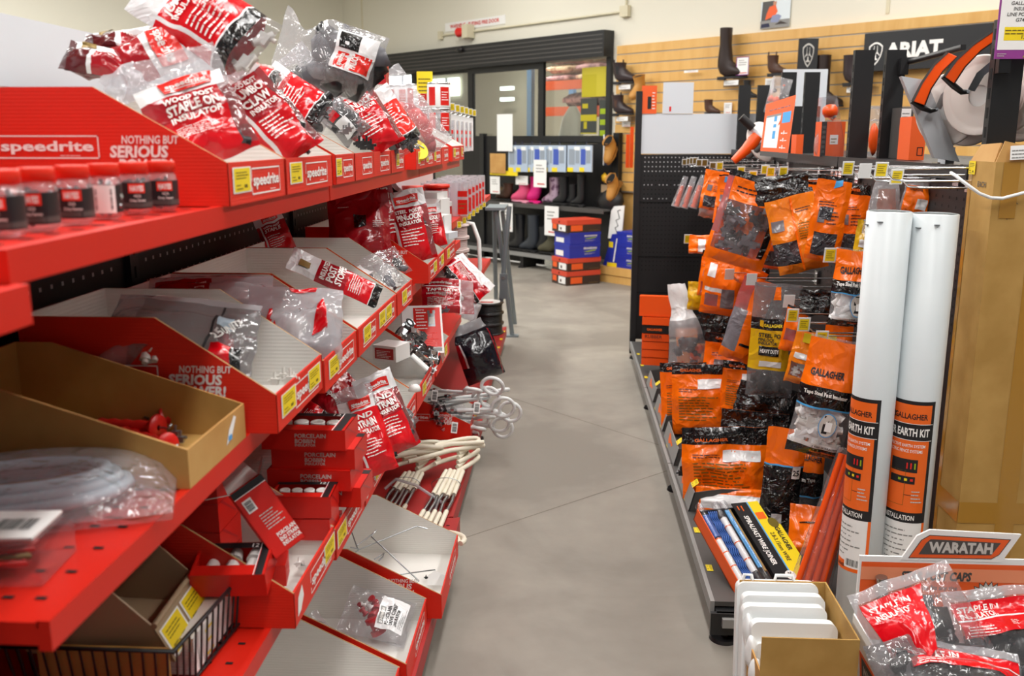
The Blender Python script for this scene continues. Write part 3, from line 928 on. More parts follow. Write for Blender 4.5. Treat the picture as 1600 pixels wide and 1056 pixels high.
for y in YR:
    for xa, xb in ((1.115, 1.19), (1.235, 1.31)):
        m = MB(); m.span((xa, y - 0.03, 0.02), (xb, y + 0.0, 1.832 if y > 3 else 1.80), 'black_metal')
        z = 0.3
        while z < 1.8:
            m.span((xa - 0.0006, y - 0.021, z), (xa + 0.001, y - 0.009, z + 0.028), 'hole_dark'); z += 0.05
        GR(m, 'upright', bevel=0.003)
    m = MB(); m.span((0.47, y - 0.03, 0.05), (RB, y + 0.03, 0.1), 'black_metal'); GR(m, 'base_arm')
    m = MB(); m.cyl((0.50, y, 0), (0.50, y, 0.010), 0.045, 'black_plastic', 24, r1=0.04); m.cyl((0.50, y, 0.01), (0.50, y, 0.07), 0.012, 'black_metal', 10); GR(m, 'levelling_foot')
# end of the deck facing the camera
m = MB(); m.span((0.452, 2.585, 0.03), (1.0, 2.60, 0.1), 'black_metal'); m.box((0.53, 2.58, 0.075), (0.09, 0.02, 0.028), 'mid_grey'); GR(m, 'end_plate', bevel=0.004)
# far end frame with pegboard facing the camera
m = MB(); m.span((0.50, 6.40, 0.12), (1.70, 6.412, 1.39), 'black_peg')
for k in range(26):
    for j in range(24):
        x, z = 0.53 + j * 0.0254, 1.37 - k * 0.0254 * 1.2
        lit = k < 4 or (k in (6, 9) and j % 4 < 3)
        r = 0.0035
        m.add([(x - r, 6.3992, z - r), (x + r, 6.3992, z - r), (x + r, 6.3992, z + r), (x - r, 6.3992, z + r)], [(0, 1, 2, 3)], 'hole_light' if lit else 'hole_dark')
for z in (1.07, 0.7, 0.45): m.span((0.5, 6.395, z), (1.7, 6.40, z + 0.006), 'hole_dark')
GR(m, 'end_panel')
m = MB(); m.span((0.46, 6.38, 0.02), (0.50, 6.43, 1.80), 'black_metal'); GR(m, 'upright')
m = MB(); m.span((0.50, 6.395, 1.395), (1.70, 6.40, 1.655), 'white_panel'); GR(m, 'header_panel')
# display cards standing above the end header
m = MB(); f = XP((0, -0.0015, 0)); m.box((0.0, 0, 0.09), (0.10, 0.002, 0.18), 'orange_card'); m.patch(f, -0.01, 0.015, 0.03, 0.11, 'black_ink'); m.fine(f, 0.02, 0.04, 0.03, 0.15, 6, 'white_ink')
tag(m.build('display_card', loc=(0.545, 6.39, 1.656)), 'narrow orange card with black tool picture above the white header', 'card')
m = MB(); m.box((0, 0, 0.1), (0.20, 0.002, 0.2), 'white_panel'); m.box((-0.05, -0.002, 0.03), (0.012, 0.004, 0.03), 'red_plastic')
tag(m.build('display_card', loc=(0.735, 6.39, 1.656)), 'blank white card with small red clip above the white header', 'card')

# white tubes, tall carton, boxes in front
def tube_kit(label, x, y, r, h, turn, lean):
    rt = thing('earth_kit_tube', label, 'tube', (x, y, 0), (lean[0], lean[1], 0), 'white earth kit tubes')
    m = MB(); m.lathe([(r - 0.004, h), (r, h - 0.002), (r, 0.002), (r - 0.003, 0)], 'tube_white', 40)
    m.add([(math.cos(2 * math.pi * i / 40) * (r - 0.003), math.sin(2 * math.pi * i / 40) * (r - 0.003), h - 0.006) for i in range(40)], [tuple(range(40))], 'paper_white')
    m.add([(math.cos(2 * math.pi * i / 40) * (r - 0.003), math.sin(2 * math.pi * i / 40) * (r - 0.003), 0) for i in range(40)], [tuple(reversed(range(40)))], 'paper_white')
    for q in ((-0.9, 0.012), (-0.25, 0.02), (0.5, 0.01)):
        a = turn + q[0]; m.box((math.cos(a) * r, math.sin(a) * r, h - q[1] - 0.015), (0.012, 0.012, 0.0025), 'steel', T=None)
    bar = m.build('barrel', rt)
    m = MB()
    f = lambda a, b, off=0.0: Vector((math.cos(turn + a / r) * (r + off), math.sin(turn + a / r) * (r + off), b))
    w_ = 2.0 * r
    z0, z1 = 0.355 * h, 0.62 * h
    P = lambda a0, a1, b0, b1, mt, o=0.0008: m.patch(f, a0, a1, b0, b1, mt, o, max(1, int(abs(a1 - a0) / 0.008)), 1)
    lo = 0.255 * h
    P(-w_, w_ * 0.62, z0, z1, 'black_ink'); P(-w_ + 0.006, w_ * 0.62 - 0.010, z0 + 0.030, z1 - 0.010, 'orange_ink', 0.0014)
    zt = z1 - 0.075
    P(-w_ + 0.006, w_ * 0.62 - 0.003, zt - 0.034, zt + 0.012, 'black_ink', 0.0018)
    P(-w_ + 0.006, w_ * 0.62 - 0.004, zt + 0.011, zt + 0.0125, 'white_ink', 0.002); P(-w_ + 0.006, w_ * 0.62 - 0.004, zt - 0.035, zt - 0.0335, 'white_ink', 0.002)
    m.text('SUPER EARTH KIT', 'white_ink', f, w_ * 0.62 - 0.012, zt - 0.022, 0.021, 0.0022, width=0.135, bold=0.03, align='r')
    m.text('GALLAGHER', 'black_ink', f, w_ * 0.62 - 0.02, z1 - 0.05, 0.015, 0.002, width=0.088, bold=0.02, align='r')
    ca = w_ * 0.62 - 0.118
    m.add([f(ca + 0.012 * math.cos(i * math.pi / 8), z1 - 0.043 + 0.012 * math.sin(i * math.pi / 8), 0.0018) for i in range(16)], [tuple(range(16))], 'black_ink')
    m.add([f(ca + 0.008 * math.cos(i * math.pi / 8), z1 - 0.043 + 0.008 * math.sin(i * math.pi / 8), 0.0022) for i in range(16)], [tuple(range(16))], 'orange_ink')
    m.text('EFFECTIVE EARTH SYSTEM', 'white_ink', f, w_ * 0.62 - 0.02, zt - 0.054, 0.0085, 0.002, width=0.1, align='r')
    m.text('ELECTRIC FENCE SYSTEMS', 'white_ink', f, w_ * 0.62 - 0.026, zt - 0.069, 0.0085, 0.002, width=0.095, align='r')
    P(-w_ * 0.25, w_ * 0.33, zt - 0.125, zt - 0.088, 'black_ink', 0.002); P(-w_ * 0.25, w_ * 0.3, zt - 0.158, zt - 0.137, 'black_ink', 0.002)
    for q, c_ in ((0.1, 'red_plastic'), (0.18, 'red_plastic'), (0.26, 'poster_green')): P(w_ * q, w_ * (q + 0.03), zt - 0.115, zt - 0.098, c_, 0.0026)
    for q, c_ in ((-0.05, 'poster_green'), (0.08, 'yellow_tag'), (0.2, 'red_plastic')): P(w_ * q, w_ * (q + 0.06), zt - 0.15, zt - 0.143, c_, 0.0026)
    P(w_ * 0.1, w_ * 0.102, zt - 0.19, zt - 0.16, 'black_ink', 0.002); P(w_ * 0.1, w_ * 0.4, zt - 0.191, zt - 0.1895, 'black_ink', 0.002)
    m.fine(f, w_ * 0.25, w_ * 0.5, z0 + 0.06, z0 + 0.1, 4, 'grey_ink', 0.002, 3); m.rim(f, -w_ * 0.3, w_ * 0.1, z0 + 0.05, z0 + 0.15, 0.0008, 'tag_ink', 0.002, 6)
    m.text('INSTALLATION', 'white_ink', f, -w_ * 0.35, z0 + 0.008, 0.014, 0.0018, width=0.085, bold=0.02)
    P(-w_, w_ * 0.62, lo, z0, 'paper_white', 0.0006); P(w_ * 0.62 - 0.008, w_ * 0.62, lo - 0.02, z0, 'orange_ink', 0.0012)
    m.fine(f, -w_ * 0.4, w_ * 0.45, lo + 0.02, z0 - 0.01, 7, 'mid_grey', 0.0012, 4, 0.25)
    P(-w_, w_ * 0.62, lo - 0.025, lo + 0.003, 'orange_ink', 0.0012); m.text('GALLAGHER', 'black_ink', f, -w_ * 0.38, lo - 0.017, 0.009, 0.0016, width=0.05, bold=0.02)
    P(w_ * 0.05, w_ * 0.52, lo - 0.014, lo + 0.03, 'paper_white', 0.0016); m.barcode(f, w_ * 0.1, w_ * 0.46, lo - 0.008, lo + 0.012, 0.002)
    m.build('label_wrap', bar)
    return rt
# ------------------------------------------------------------------ plastic bags
def sm(a, b, x):
    t = max(0.0, min(1.0, (x - a) / (b - a)))
    return t * t * (3 - 2 * t)
def bag_surface(w, h, t, seed=0, fill=0.72, bend=0.0, curl=0.0, crump=1.0, pinch=0.0, taper=0.0, lean_u=0.0, neck=None):
    """Pillow-shaped pouch standing on its lower edge. Returns (u, v, side, off) -> local point; side -1 is the front."""
    o = Vector((seed * 13.7, seed * 7.1, seed * 3.3))
    def base(u, v, side, off=0.0):
        e = max(0.0, 1 - abs(2 * u - 1) ** 2.6) ** 0.62
        lo = min(1.0, v / 0.16) if v < 0.16 else 1.0
        lo = math.sin(lo * math.pi / 2) ** 0.8
        hi = 1 - 0.86 * sm(fill * 0.62, fill * 1.12, v)
        top = 1 - 0.7 * sm(0.93, 1.0, v)
        d = t / 2 * e * lo * hi * top
        q = Vector((u * 2.6 * w / max(w, h), v * 2.6, 0.35 * side)) + o
        n1 = noise.noise(q * 1.3); n2 = noise.noise(q * 3.1 + Vector((5, 1, 2)))
        rid = 1 - abs(noise.noise(q * 2.2 + Vector((9, 3, 7)))) * 2
        wr = crump * (0.012 * n1 + 0.006 * n2 + 0.005 * rid) * (w / 0.16) ** 0.5 * min(1, e * 1.2)
        shared = crump * 0.012 * noise.noise(Vector((u * 1.4, v * 1.8, 4)) + o) * (0.4 + 0.6 * v)
        ww = 1 - taper * v - pinch * sm(0.72, 0.95, v)
        if neck: ww *= 1 - neck[1] * math.exp(-((v - neck[0]) / neck[2]) ** 2)
        ww *= 1 - 0.25 * (t / max(w, 1e-6)) * (e * lo * hi)
        edge = crump * 0.004 * noise.noise(Vector((v * 5, 3 * (u > 0.5), 1)) + o)
        x = (u - 0.5) * w * ww + edge + lean_u * h * v * v
        y = side * max(0.0004, d + wr * min(1.0, d / (t * 0.12 + 1e-6))) + shared + bend * h * v * v + side * off
        y += curl * (2 * u - 1) ** 2 * w
        z = v * h + crump * 0.004 * noise.noise(Vector((u * 4, v * 4, 8)) + o)
        return Vector((x, y, z))
    return base
def orient(yaw=0.0, lean=0.0, roll=0.0):
    """yaw turns the front from the camera (0) to the aisle; lean tips the top back; roll tips the top to the right as seen from the front."""
    return Matrix.Rotation(math.radians(yaw), 4, 'Z') @ Matrix.Rotation(math.radians(-lean), 4, 'X') @ Matrix.Rotation(math.radians(roll), 4, 'Y')
def bag(name, label, p, w, h, t, yaw=0, lean=10, roll=0, body='film_clear', back=None, zones=(), quads=(), texts=(), fines=(), contents=None, tags=(),
        group=None, cat='bag', seed=1, nu=14, nv=18, center=True, holes=False, **kw):
    R = orient(yaw, lean, roll)
    p = Vector(p)
    if center: p = p - (R @ Vector((0, 0, h / 2)))
    rt = thing(name, label, cat, M=Matrix.Translation(p) @ R, group=group)
    S = bag_surface(w, h, t, seed, **kw)
    us = sorted(set([round(i / nu, 4) for i in range(nu + 1)] + [z[i] for z in zones for i in (0, 1)]))
    vs = sorted(set([round(i / nv, 4) for i in range(nv + 1)] + [z[i] for z in zones for i in (2, 3)]))
    def mf(u, v):
        r = body
        for z in zones:
            if z[0] <= u <= z[1] and z[2] <= v <= z[3]: r = z[4]
        return r
    m = MB()
    m.grid(lambda u, v: S(u, v, -1), us, vs, mf)
    bm_ = back or body
    m.grid(lambda u, v: S(1 - u, v, 1), us, vs, bm_)
    F = lambda a, b, off=0.0: S(max(0.0, min(1.0, a)), max(0.0, min(1.0, b)), -1, off + 0.0024)
    if quads or texts or fines:
        q_ = m
        for q in quads:                          # ((u,v) x4, material, off)
            c4, mt = q[0], q[1]; of = q[2] if len(q) > 2 else 0.0006
            def bl(a, b, c4=c4, of=of):
                u = (1 - a) * (1 - b) * c4[0][0] + a * (1 - b) * c4[1][0] + a * b * c4[2][0] + (1 - a) * b * c4[3][0]
                v = (1 - a) * (1 - b) * c4[0][1] + a * (1 - b) * c4[1][1] + a * b * c4[2][1] + (1 - a) * b * c4[3][1]
                return F(u, v, of)
            N = 9
            q_.grid(bl, [i / N for i in range(N + 1)], [i / N for i in range(N + 1)], mt)
        A = w / h
        def FT(u0, v0):
            return lambda a, b, off=0.0: F(u0 + a / w, v0 + b / h, off)
        for tx in texts:                         # (string, u, v, cap height m, ink, width m or None, extra dict)
            ex = tx[6] if len(tx) > 6 else {}
            q_.text(tx[0], tx[4], FT(tx[1], tx[2]), 0, 0, tx[3], 0.0016, width=tx[5] if len(tx) > 5 else None, bold=ex.get('bold', 0.03), shear=ex.get('shear', 0.0), align=ex.get('align', 'l'), rot=ex.get('rot', 0.0))
        for fn_ in fines:                        # (u0,u1,v0,v1,n,ink)
            q_.fine(F, *fn_[:6], off=0.0012, seed=seed)
    m.build('pouch', rt)
    if contents:
        kind, mat, n, v0, v1 = contents[:5]
        sz = contents[5] if len(contents) > 5 else 0.02
        rg = random.Random(seed * 7 + 1)
        c_ = MB()
        mats = mat if isinstance(mat, (list, tuple)) else [mat]
        for k in range(n):
            u = rg.uniform(0.16, 0.84); v = rg.uniform(v0, v1)
            a = S(u, v, -1); b = S(u, v, 1)
            pm = a.lerp(b, rg.uniform(0.35, 0.65)); th = (b - a).length
            r = min(sz * rg.uniform(0.8, 1.25), max(0.004, th * 0.40))
            mt = mats[k % len(mats)]
            if kind == 'lump': c_.lump(pm, r, mt, k + seed, (rg.uniform(0.8, 1.3), 0.8, rg.uniform(0.8, 1.3)), 1, 0.6)
            elif kind == 'claw':
                d = Vector((rg.uniform(-1, 1), rg.uniform(-0.2, 0.2), rg.uniform(-1, 1))).normalized() * r * 1.3
                c_.cyl(pm - d, pm + d, r * 0.5, mt, 8); c_.box(pm, (r * 1.3, r * 0.9, r * 1.3), mt); c_.cyl(pm + d * 0.5 + Vector((0, 0, -r)), pm + d * 0.5 + Vector((0, 0, r)), r * 0.28, mt, 6)
            elif kind == 'bobbin':
                d = Vector((rg.uniform(-1, 1), rg.uniform(-0.3, 0.3), rg.uniform(-1, 1))).normalized()
                c_.cyl(pm - d * r, pm - d * r * 0.45, r * 0.85, mt, 12); c_.cyl(pm - d * r * 0.45, pm + d * r * 0.45, r * 0.55, mt, 12); c_.cyl(pm + d * r * 0.45, pm + d * r, r * 0.85, mt, 12)
        c_.build('contents', rt)
    for tg in tags:                              # (u, v, w m, h m)
        p_ = MB(); fz = lambda a, b, off=0.0, tg=tg: F(tg[0] + a / w, tg[1] + b / h, off)
        price_tag(p_, fz, 0, 0, tg[2], tg[3], 0.002, back=False); p_.build('price_tag', rt)
    return rt
tube_kit('white earth kit tube nearer the wire joiner box, label partly turned away', 0.848, 2.50, 0.0565, 1.312, math.radians(-159), (0, 0))
tube_kit('white earth kit tube touching the tall brown carton', 0.9665, 2.505, 0.0600, 1.306, math.radians(-133), (0, 0))
# ------------------------------------------------------------------ goods on the left shelves
def K(Y): return Y / 1430.0
def sr(label, cx, cy, Y, wpx, hpx, yaw=20, lean=15, roll=0, lines=(), seed=1, t=0.05, top='bag_white', ztop=0.76, zmid=0.46, stripe=True, win=True, cont='contents_black', end=None, mid='bag_crimson', low='bag_red', logo_=True, group='red insulator bags', fine=True, name='insulator_bag', k0=0.15, **kw):
    w, h = wpx * K(Y), hpx * K(Y)
    z = [(0, 1, ztop, 1, top), (0, 1, zmid, ztop, mid), (0, 1, 0, zmid, low)]
    if top != 'bag_white': z.append((0, 0.95, ztop - 0.0, ztop + 0.14, 'bag_white'))
    if win: z.append((0.86, 1, 0.04, ztop, 'film_clear'))
    if end: z += [(0, 1, 0, 0.13, 'film_clear'), (0, 1, 0.13, 0.24, 'bag_black'), (0, 1, 0.24, 0.255, 'bag_white')]
    if stripe: z.append((0.10, 0.155, 0.0 if not end else 0.25, ztop, 'bag_white'))
    q = []; tx = []; fi = []
    if logo_:
        l0 = ztop + (0.04 if top == 'bag_white' else 0.02); l1 = l0 + 0.12
        q.append((((0.27, l0), (0.82, l0 + 0.01), (0.84, l1), (0.25, l1)), 'bag_scarlet'))
        tx.append(('speedrite', 0.31, l0 + 0.045, 0.04 * h, 'white_ink', 0.46 * w))
        q.append((((0.29, l0 + 0.026), (0.80, l0 + 0.03), (0.80, l0 + 0.036), (0.29, l0 + 0.032)), 'white_ink', 0.0012))
    v = ztop - 0.03
    for st, ch in lines:
        v -= ch
        tx.append((st, 0.20, v, ch * 0.86 * h, 'white_ink', 0.60 * w, {'shear': 0.1, 'bold': 0.035}))
        v -= ch * 0.18
    if fine: fi.append((0.2, 0.78, max(0.3 if end else 0.22, v - 0.3), v - 0.03, 6, 'white_ink'))
    return bag(name, label, PY(cx, cy, Y), w, h, t, yaw, lean, roll, body='film_clear', back=(lambda u, v: top if v > ztop else (low if v > 0.13 or not end else 'film_clear')), zones=z, quads=q, texts=tx, fines=fi,
               contents=('claw', cont, 9, 0.05, 0.55, 0.018) if (win or end) else None, seed=seed, group=group, **kw)
# top shelf, from the near end
sr('red wood post staple insulator bag with clear zip top, standing in the first top bin', 300, 168, 1.47, 142, 178, 22, 18, -19, (('WOOD POST', 0.055), ('STAPLE ON', 0.085), ('INSULATOR', 0.06)), 3, 0.05, top='film_milky', ztop=0.62, zmid=0.40, stripe=False, group='red bags piled on the top shelf')
def sachet(label, cx, cy, Y, wpx, hpx, yaw, lean, roll, seed):
    w, h = wpx * K(Y), hpx * K(Y)
    return bag('insulator_bag', label, PY(cx, cy, Y), w, h, 0.035, yaw, lean, roll, 'bag_maroon', zones=[(0, 1, 0.66, 1, 'bag_white'), (0.55, 1, 0, 0.66, 'bag_crimson'), (0, 0.12, 0, 1, 'film_clear'), (0.5, 0.56, 0, 0.66, 'bag_white')],
               quads=[(((0.22, 0.74), (0.46, 0.74), (0.46, 0.94), (0.22, 0.94)), 'brass')], texts=[('WOOD', 0.6, 0.44, 0.12 * h, 'white_ink', 0.3 * w)], seed=seed, group='red bags piled on the top shelf')

sachet('small maroon sachet with gold medal, lying nearest the white header', 148, 92, 1.58, 88, 60, 10, 40, 12, 5)
sachet('small maroon and white sachet with gold medal tucked behind its neighbour', 186, 66, 1.66, 92, 58, 10, 40, -12, 6)
bag('insulator_bag', 'white topped bag with sideways red logo behind the staple bag', PY(240, 84, 1.62), 0.085, 0.13, 0.04, 12, 25, 62, 'bag_crimson', zones=[(0, 1, 0.42, 1, 'bag_white')],
    quads=[(((0.08, 0.52), (0.92, 0.52), (0.92, 0.86), (0.08, 0.86)), 'bag_scarlet')], texts=[('speedrite', 0.13, 0.62, 0.018, 'white_ink', 0.062)], seed=8, group='red bags piled on the top shelf')
bag('insulator_bag', 'folded clear plastic top sticking up beside the staple bag', PY(196, 132, 1.5), 0.06, 0.06, 0.012, 15, 20, -35, 'film_white', seed=31, crump=1.5, group='red bags piled on the top shelf')
sr('large red bag at the top of the pile with black strip near its clear end', 318, 28, 1.66, 112, 205, 8, 20, -56, (('JUMBO', 0.07), ('INSULATOR', 0.06)), 9, 0.065, cont='contents_white', end=True, win=False, mid='bag_red', logo_=False, group='red bags piled on the top shelf')
sr('red wood post jumbo claw insulator bag leaning down across the second top bin', 412, 178, 1.72, 92, 168, 28, 22, -36, (('WOOD POST', 0.05), ('JUMBO', 0.095), ('CLAW', 0.095), ('INSULATOR', 0.055)), 11, 0.05, ztop=0.86, zmid=0.44, logo_=False, group='red bags piled on the top shelf')
sr('red bag end with black strip wedged above the jumbo claw bag', 392, 130, 1.9, 70, 100, 15, 20, -68, (), 12, 0.05, cont='contents_white', end=True, win=False, mid='bag_red', logo_=False, group='red bags piled on the top shelf')
sr('red and white bag crumpled low behind the jumbo claw bag', 452, 192, 1.95, 48, 72, 25, 25, -30, (), 13, 0.035, win=False, logo_=False, group='red bags piled on the top shelf')
sr('red bag with black pieces showing in its clear rounded end, on the third top bin', 462, 158, 2.05, 74, 118, 18, 22, -55, (), 14, 0.06, end=True, win=False, mid='bag_red', logo_=False, group='red bags piled on the top shelf')
bag('insulator_bag', 'big clear bag of dark parts with red and black label, topmost on the pile', PY(514, 88, 2.2), 0.165, 0.24, 0.12, 8, 5, -72, 'film_milky', zones=[],
    quads=[(((0.30, 0.06), (0.92, 0.06), (0.92, 0.44), (0.30, 0.44)), 'bag_white'), (((0.66, 0.22), (0.90, 0.22), (0.90, 0.41), (0.66, 0.41)), 'bag_black', 0.001), (((0.33, 0.08), (0.63, 0.08), (0.63, 0.26), (0.33, 0.26)), 'bag_scarlet', 0.001), (((0.33, 0.29), (0.60, 0.29), (0.60, 0.40), (0.33, 0.40)), 'bag_scarlet', 0.001)],
    texts=[('PINLOCK', 0.36, 0.2, 0.014, 'white_ink', 0.04, {'rot': 0.0}), ('speedrite', 0.35, 0.33, 0.012, 'white_ink', 0.038)],
    contents=('lump', ['contents_grey', 'contents_black', 'contents_grey'], 34, 0.06, 0.62, 0.034), seed=15, neck=(0.78, 0.55, 0.12), fill=0.72, group='clear bags on the top shelf')
bag('insulator_bag', 'clear bag with a few black pieces, slumped beneath the topmost bag', PY(470, 122, 2.3), 0.12, 0.13, 0.07, 10, 15, -40, 'film_milky', contents=('claw', ['contents_black'], 8, 0.1, 0.6, 0.016), seed=16, group='clear bags on the top shelf')
bag('insulator_bag', 'smoky bag of black pieces with blank white label beside the pinlock bag', PY(528, 182, 2.4), 0.085, 0.15, 0.06, 20, 20, -42, 'film_smoke', quads=[(((0.1, 0.08), (0.5, 0.08), (0.5, 0.4), (0.1, 0.4)), 'bag_white'), (((0.1, 0.44), (0.4, 0.44), (0.4, 0.6), (0.1, 0.6)), 'bag_red')],
    contents=('lump', 'contents_black', 14, 0.1, 0.8, 0.026), seed=17, group='clear bags on the top shelf')
sr('red steel post pinlock insulator bag on the top shelf, white top folded forward', 566, 180, 2.5, 80, 124, 28, 18, -27, (('STEEL POST', 0.05), ('PINLOCK', 0.085), ('INSULATOR', 0.055)), 18, 0.05, mid='bag_red', group='red bags piled on the top shelf')
sr('orange red bag with black band and white tag behind the pinlock bag', 612, 190, 2.72, 58, 104, 30, 15, -30, (), 19, 0.05, end=True, win=False, mid='bag_scarlet', low='bag_scarlet', logo_=False, group='red bags piled on the top shelf')
bag('insulator_bag', 'tall clear bag of red plastic parts leaning in the top bins', PY(638, 178, 3.1), 0.15, 0.30, 0.08, 25, 15, -33, 'film_milky', contents=('lump', ['contents_red', 'red_plastic'], 16, 0.06, 0.62, 0.03), seed=20, crump=1.3, group='clear bags on the top shelf')
m = MB(); m.cyl((0, 0, 0), (0, 0, 0.012), 0.042, 'yellow_tag', 28); m.cyl((0, 0, 0.012), (0, 0, 0.016), 0.012, 'black_ink', 14); m.tube([(-0.03, 0.01, 0.014), (0, 0.025, 0.014), (0.03, 0.0, 0.014)], 0.002, 'steel')
tag(m.build('tape_reel', M=Matrix.Translation(PY(648, 236, 3.03)) @ orient(40, 40, 0) @ Matrix.Rotation(math.pi / 2, 4, 'X')), 'small yellow disc lying in a top shelf bin', 'reel')
def clips(label, p, n, r, mat, seed, name='loose_clip', cat='clip'):
    rg = random.Random(seed); m = MB()
    for k in range(n):
        c = Vector((rg.uniform(-1, 1) * r * 1.6, rg.uniform(-1, 1) * r, r * 0.4 * (1 + k % 2)))
        m.box(c, (r * 0.9, r * 0.6, r * 0.8), mat); m.cyl(c + Vector((-r * 0.8, 0, 0)), c + Vector((r * 0.8, 0, r * 0.3)), r * 0.22, mat, 8); m.cyl(c, c + Vector((0, r * 0.2, r * 1.1)), r * 0.18, mat, 8)
    return tag(m.build(name, loc=p, bevel=0.001), label, cat)
clips('black plastic clips lying loose in the bin before the pinlock bag', PY(577, 234, 2.36), 4, 0.018, 'contents_black', 3)
clips('grey metal bits lying loose beside the black clips', PY(550, 210, 2.2), 4, 0.014, 'contents_steel', 4)
m = MB(); m.box((0, 0, 0.03), (0.07, 0.05, 0.06), 'print_crimson'); m.patch(XP((0, -0.0255, 0)), -0.03, 0.03, 0.045, 0.056, 'white_ink')
tag(m.build('carton', M=Matrix.Translation(PY(588, 132, 2.9))), 'small dark red carton showing above the bags by the door header', 'carton')
# tins at the far end of the top shelf
def tin(label, x, y, z, r, h, clear=False):
    rt = thing('paint_tin', label, 'tin', (x, y, z), group='tins on the top shelf')
    m = MB(); m.lathe([(0, 0), (r * 0.97, 0), (r, 0.004), (r, h - 0.006), (r * 0.96, h - 0.003), (r * 0.96, h), (0, h)], 'film_milky' if clear else 'white_plastic', 26)
    can = m.build('can', rt)
    m = MB(); m.lathe([(r * 1.01, h - 0.008), (r * 1.03, h - 0.004), (r * 1.01, h + 0.001), (r * 0.9, h + 0.001)], 'chrome', 26); m.build('lid_ring', can)
    f = lambda a, b, off=0.0: Vector((math.cos(-1.2 + a / r) * (r + off), math.sin(-1.2 + a / r) * (r + off), b))
    m = MB(); m.patch(f, -r * 0.1, r * 0.75, h * 0.1, h * 0.82, 'print_red', 0.0008, 8); m.patch(f, -r * 1.2, -r * 0.55, h * 0.1, h * 0.82, 'print_red', 0.0008, 8)
    m.fine(f, 0.0, r * 0.65, h * 0.3, h * 0.7, 4, 'white_ink', 0.0014); m.build('label_wrap', can)
    if clear:
        m = MB(); m.cyl((0, 0, 0.004), (0, 0, h * 0.6), r * 0.9, 'contents_steel', 18); m.build('contents', rt)
tw = ['front', 'middle', 'back']
for k, (x, y, r) in enumerate([(-0.60, 4.47, 0.055), (-0.72, 4.58, 0.055), (-0.83, 4.68, 0.055)]):
    for j in range(3):
        tin('%s white tin with red label, %s column of the tins' % (['lowest', 'middle steel rimmed', 'topmost'][j], tw[k]), x, y, 1.4025 + j * 0.1165, r, 0.115, j == 1)
m = MB(); m.box((0, 0, 0.05), (0.075, 0.003, 0.1), 'yellow_tag'); m.fine(XP((0, -0.0016, 0)), -0.03, 0.03, 0.01, 0.08, 4, 'tag_ink')
tag(m.build('shelf_card', loc=PY(664, 146, 4.5)), 'yellow card standing on top of the white tins', 'card')
# hanging tubes at the far end: hook, packet on it
def hook(label, base, d, L, tagc='yellow_tag', name='peg_hook', r=0.003, group=None, tip=0.02, tagw=0.034, tagh=0.04, yawt=0.0):
    """Double wire hook: lower arm for the goods, upper arm carrying the price ticket."""
    base = Vector(base); d = Vector(d).normalized()
    rt = thing(name, label, 'hook', base, group=group)
    m = MB(); z = Vector((0, 0, 1))
    m.tube([Vector((0, 0, 0)), d * (L - 0.05), d * (L - 0.015) + z * 0.004, d * L + z * tip], r, 'chrome', 8)
    m.tube([z * 0.035, d * (L + 0.015) + z * 0.035], r * 0.85, 'chrome', 8)
    m.box((0, 0, 0.018), (0.008, 0.04, 0.06), 'chrome'); m.build('wire', rt)
    t = MB(); c = d * (L + 0.018) + z * 0.03
    f = plane(c + Vector((0, -0.001, 0)) + z * (-tagh / 2), (math.cos(yawt), math.sin(yawt), 0), (0, -0.25, 1))
    t.prism([(-tagw / 2, 0), (tagw / 2, 0), (tagw / 2, tagh), (-tagw / 2, tagh)], 0.002, 'white_plastic', f)
    if tagc: t.patch(f, -tagw * 0.38, tagw * 0.38, tagh * 0.1, tagh * 0.9, tagc); t.fine(f, -tagw * 0.3, tagw * 0.3, tagh * 0.3, tagh * 0.85, 4, 'tag_ink', 0.0012)
    t.build('price_ticket', rt)
    return rt
for k, Y in enumerate([4.75, 4.98, 5.2, 5.42, 5.65, 5.88]):
    nm = ['first', 'second', 'third', 'fourth', 'fifth', 'sixth'][k]
    hook('wire hook with yellow ticket, %s from the tins along the top shelf end' % nm, (LB + 0.012, Y, 1.62), (1, 0, 0), 0.35, yawt=0.9, group='hooks for hanging tubes')
    rt = thing('tube_packet', 'hanging clear tube packet with red label, %s from the tins' % nm, 'packet', (-0.64, Y, 1.42), group='hanging tube packets')
    m = MB()
    for q in (-0.03, 0.03): m.cyl((q, -0.012, 0.02), (q, -0.012, 0.17), 0.024, 'film_milky', 14)
    m.box((0, 0.014, 0.10), (0.12, 0.002, 0.2), 'paper_white'); m.build('sleeve', rt)
    m = MB(); f = XP((0, -0.038, 0)); m.patch(f, -0.05, 0.05, 0.03, 0.08, 'print_red'); m.patch(f, -0.05, 0.05, 0.10, 0.12, 'print_red'); m.fine(f, -0.04, 0.04, 0.04, 0.07, 3, 'white_ink', 0.0014); m.build('label', rt)

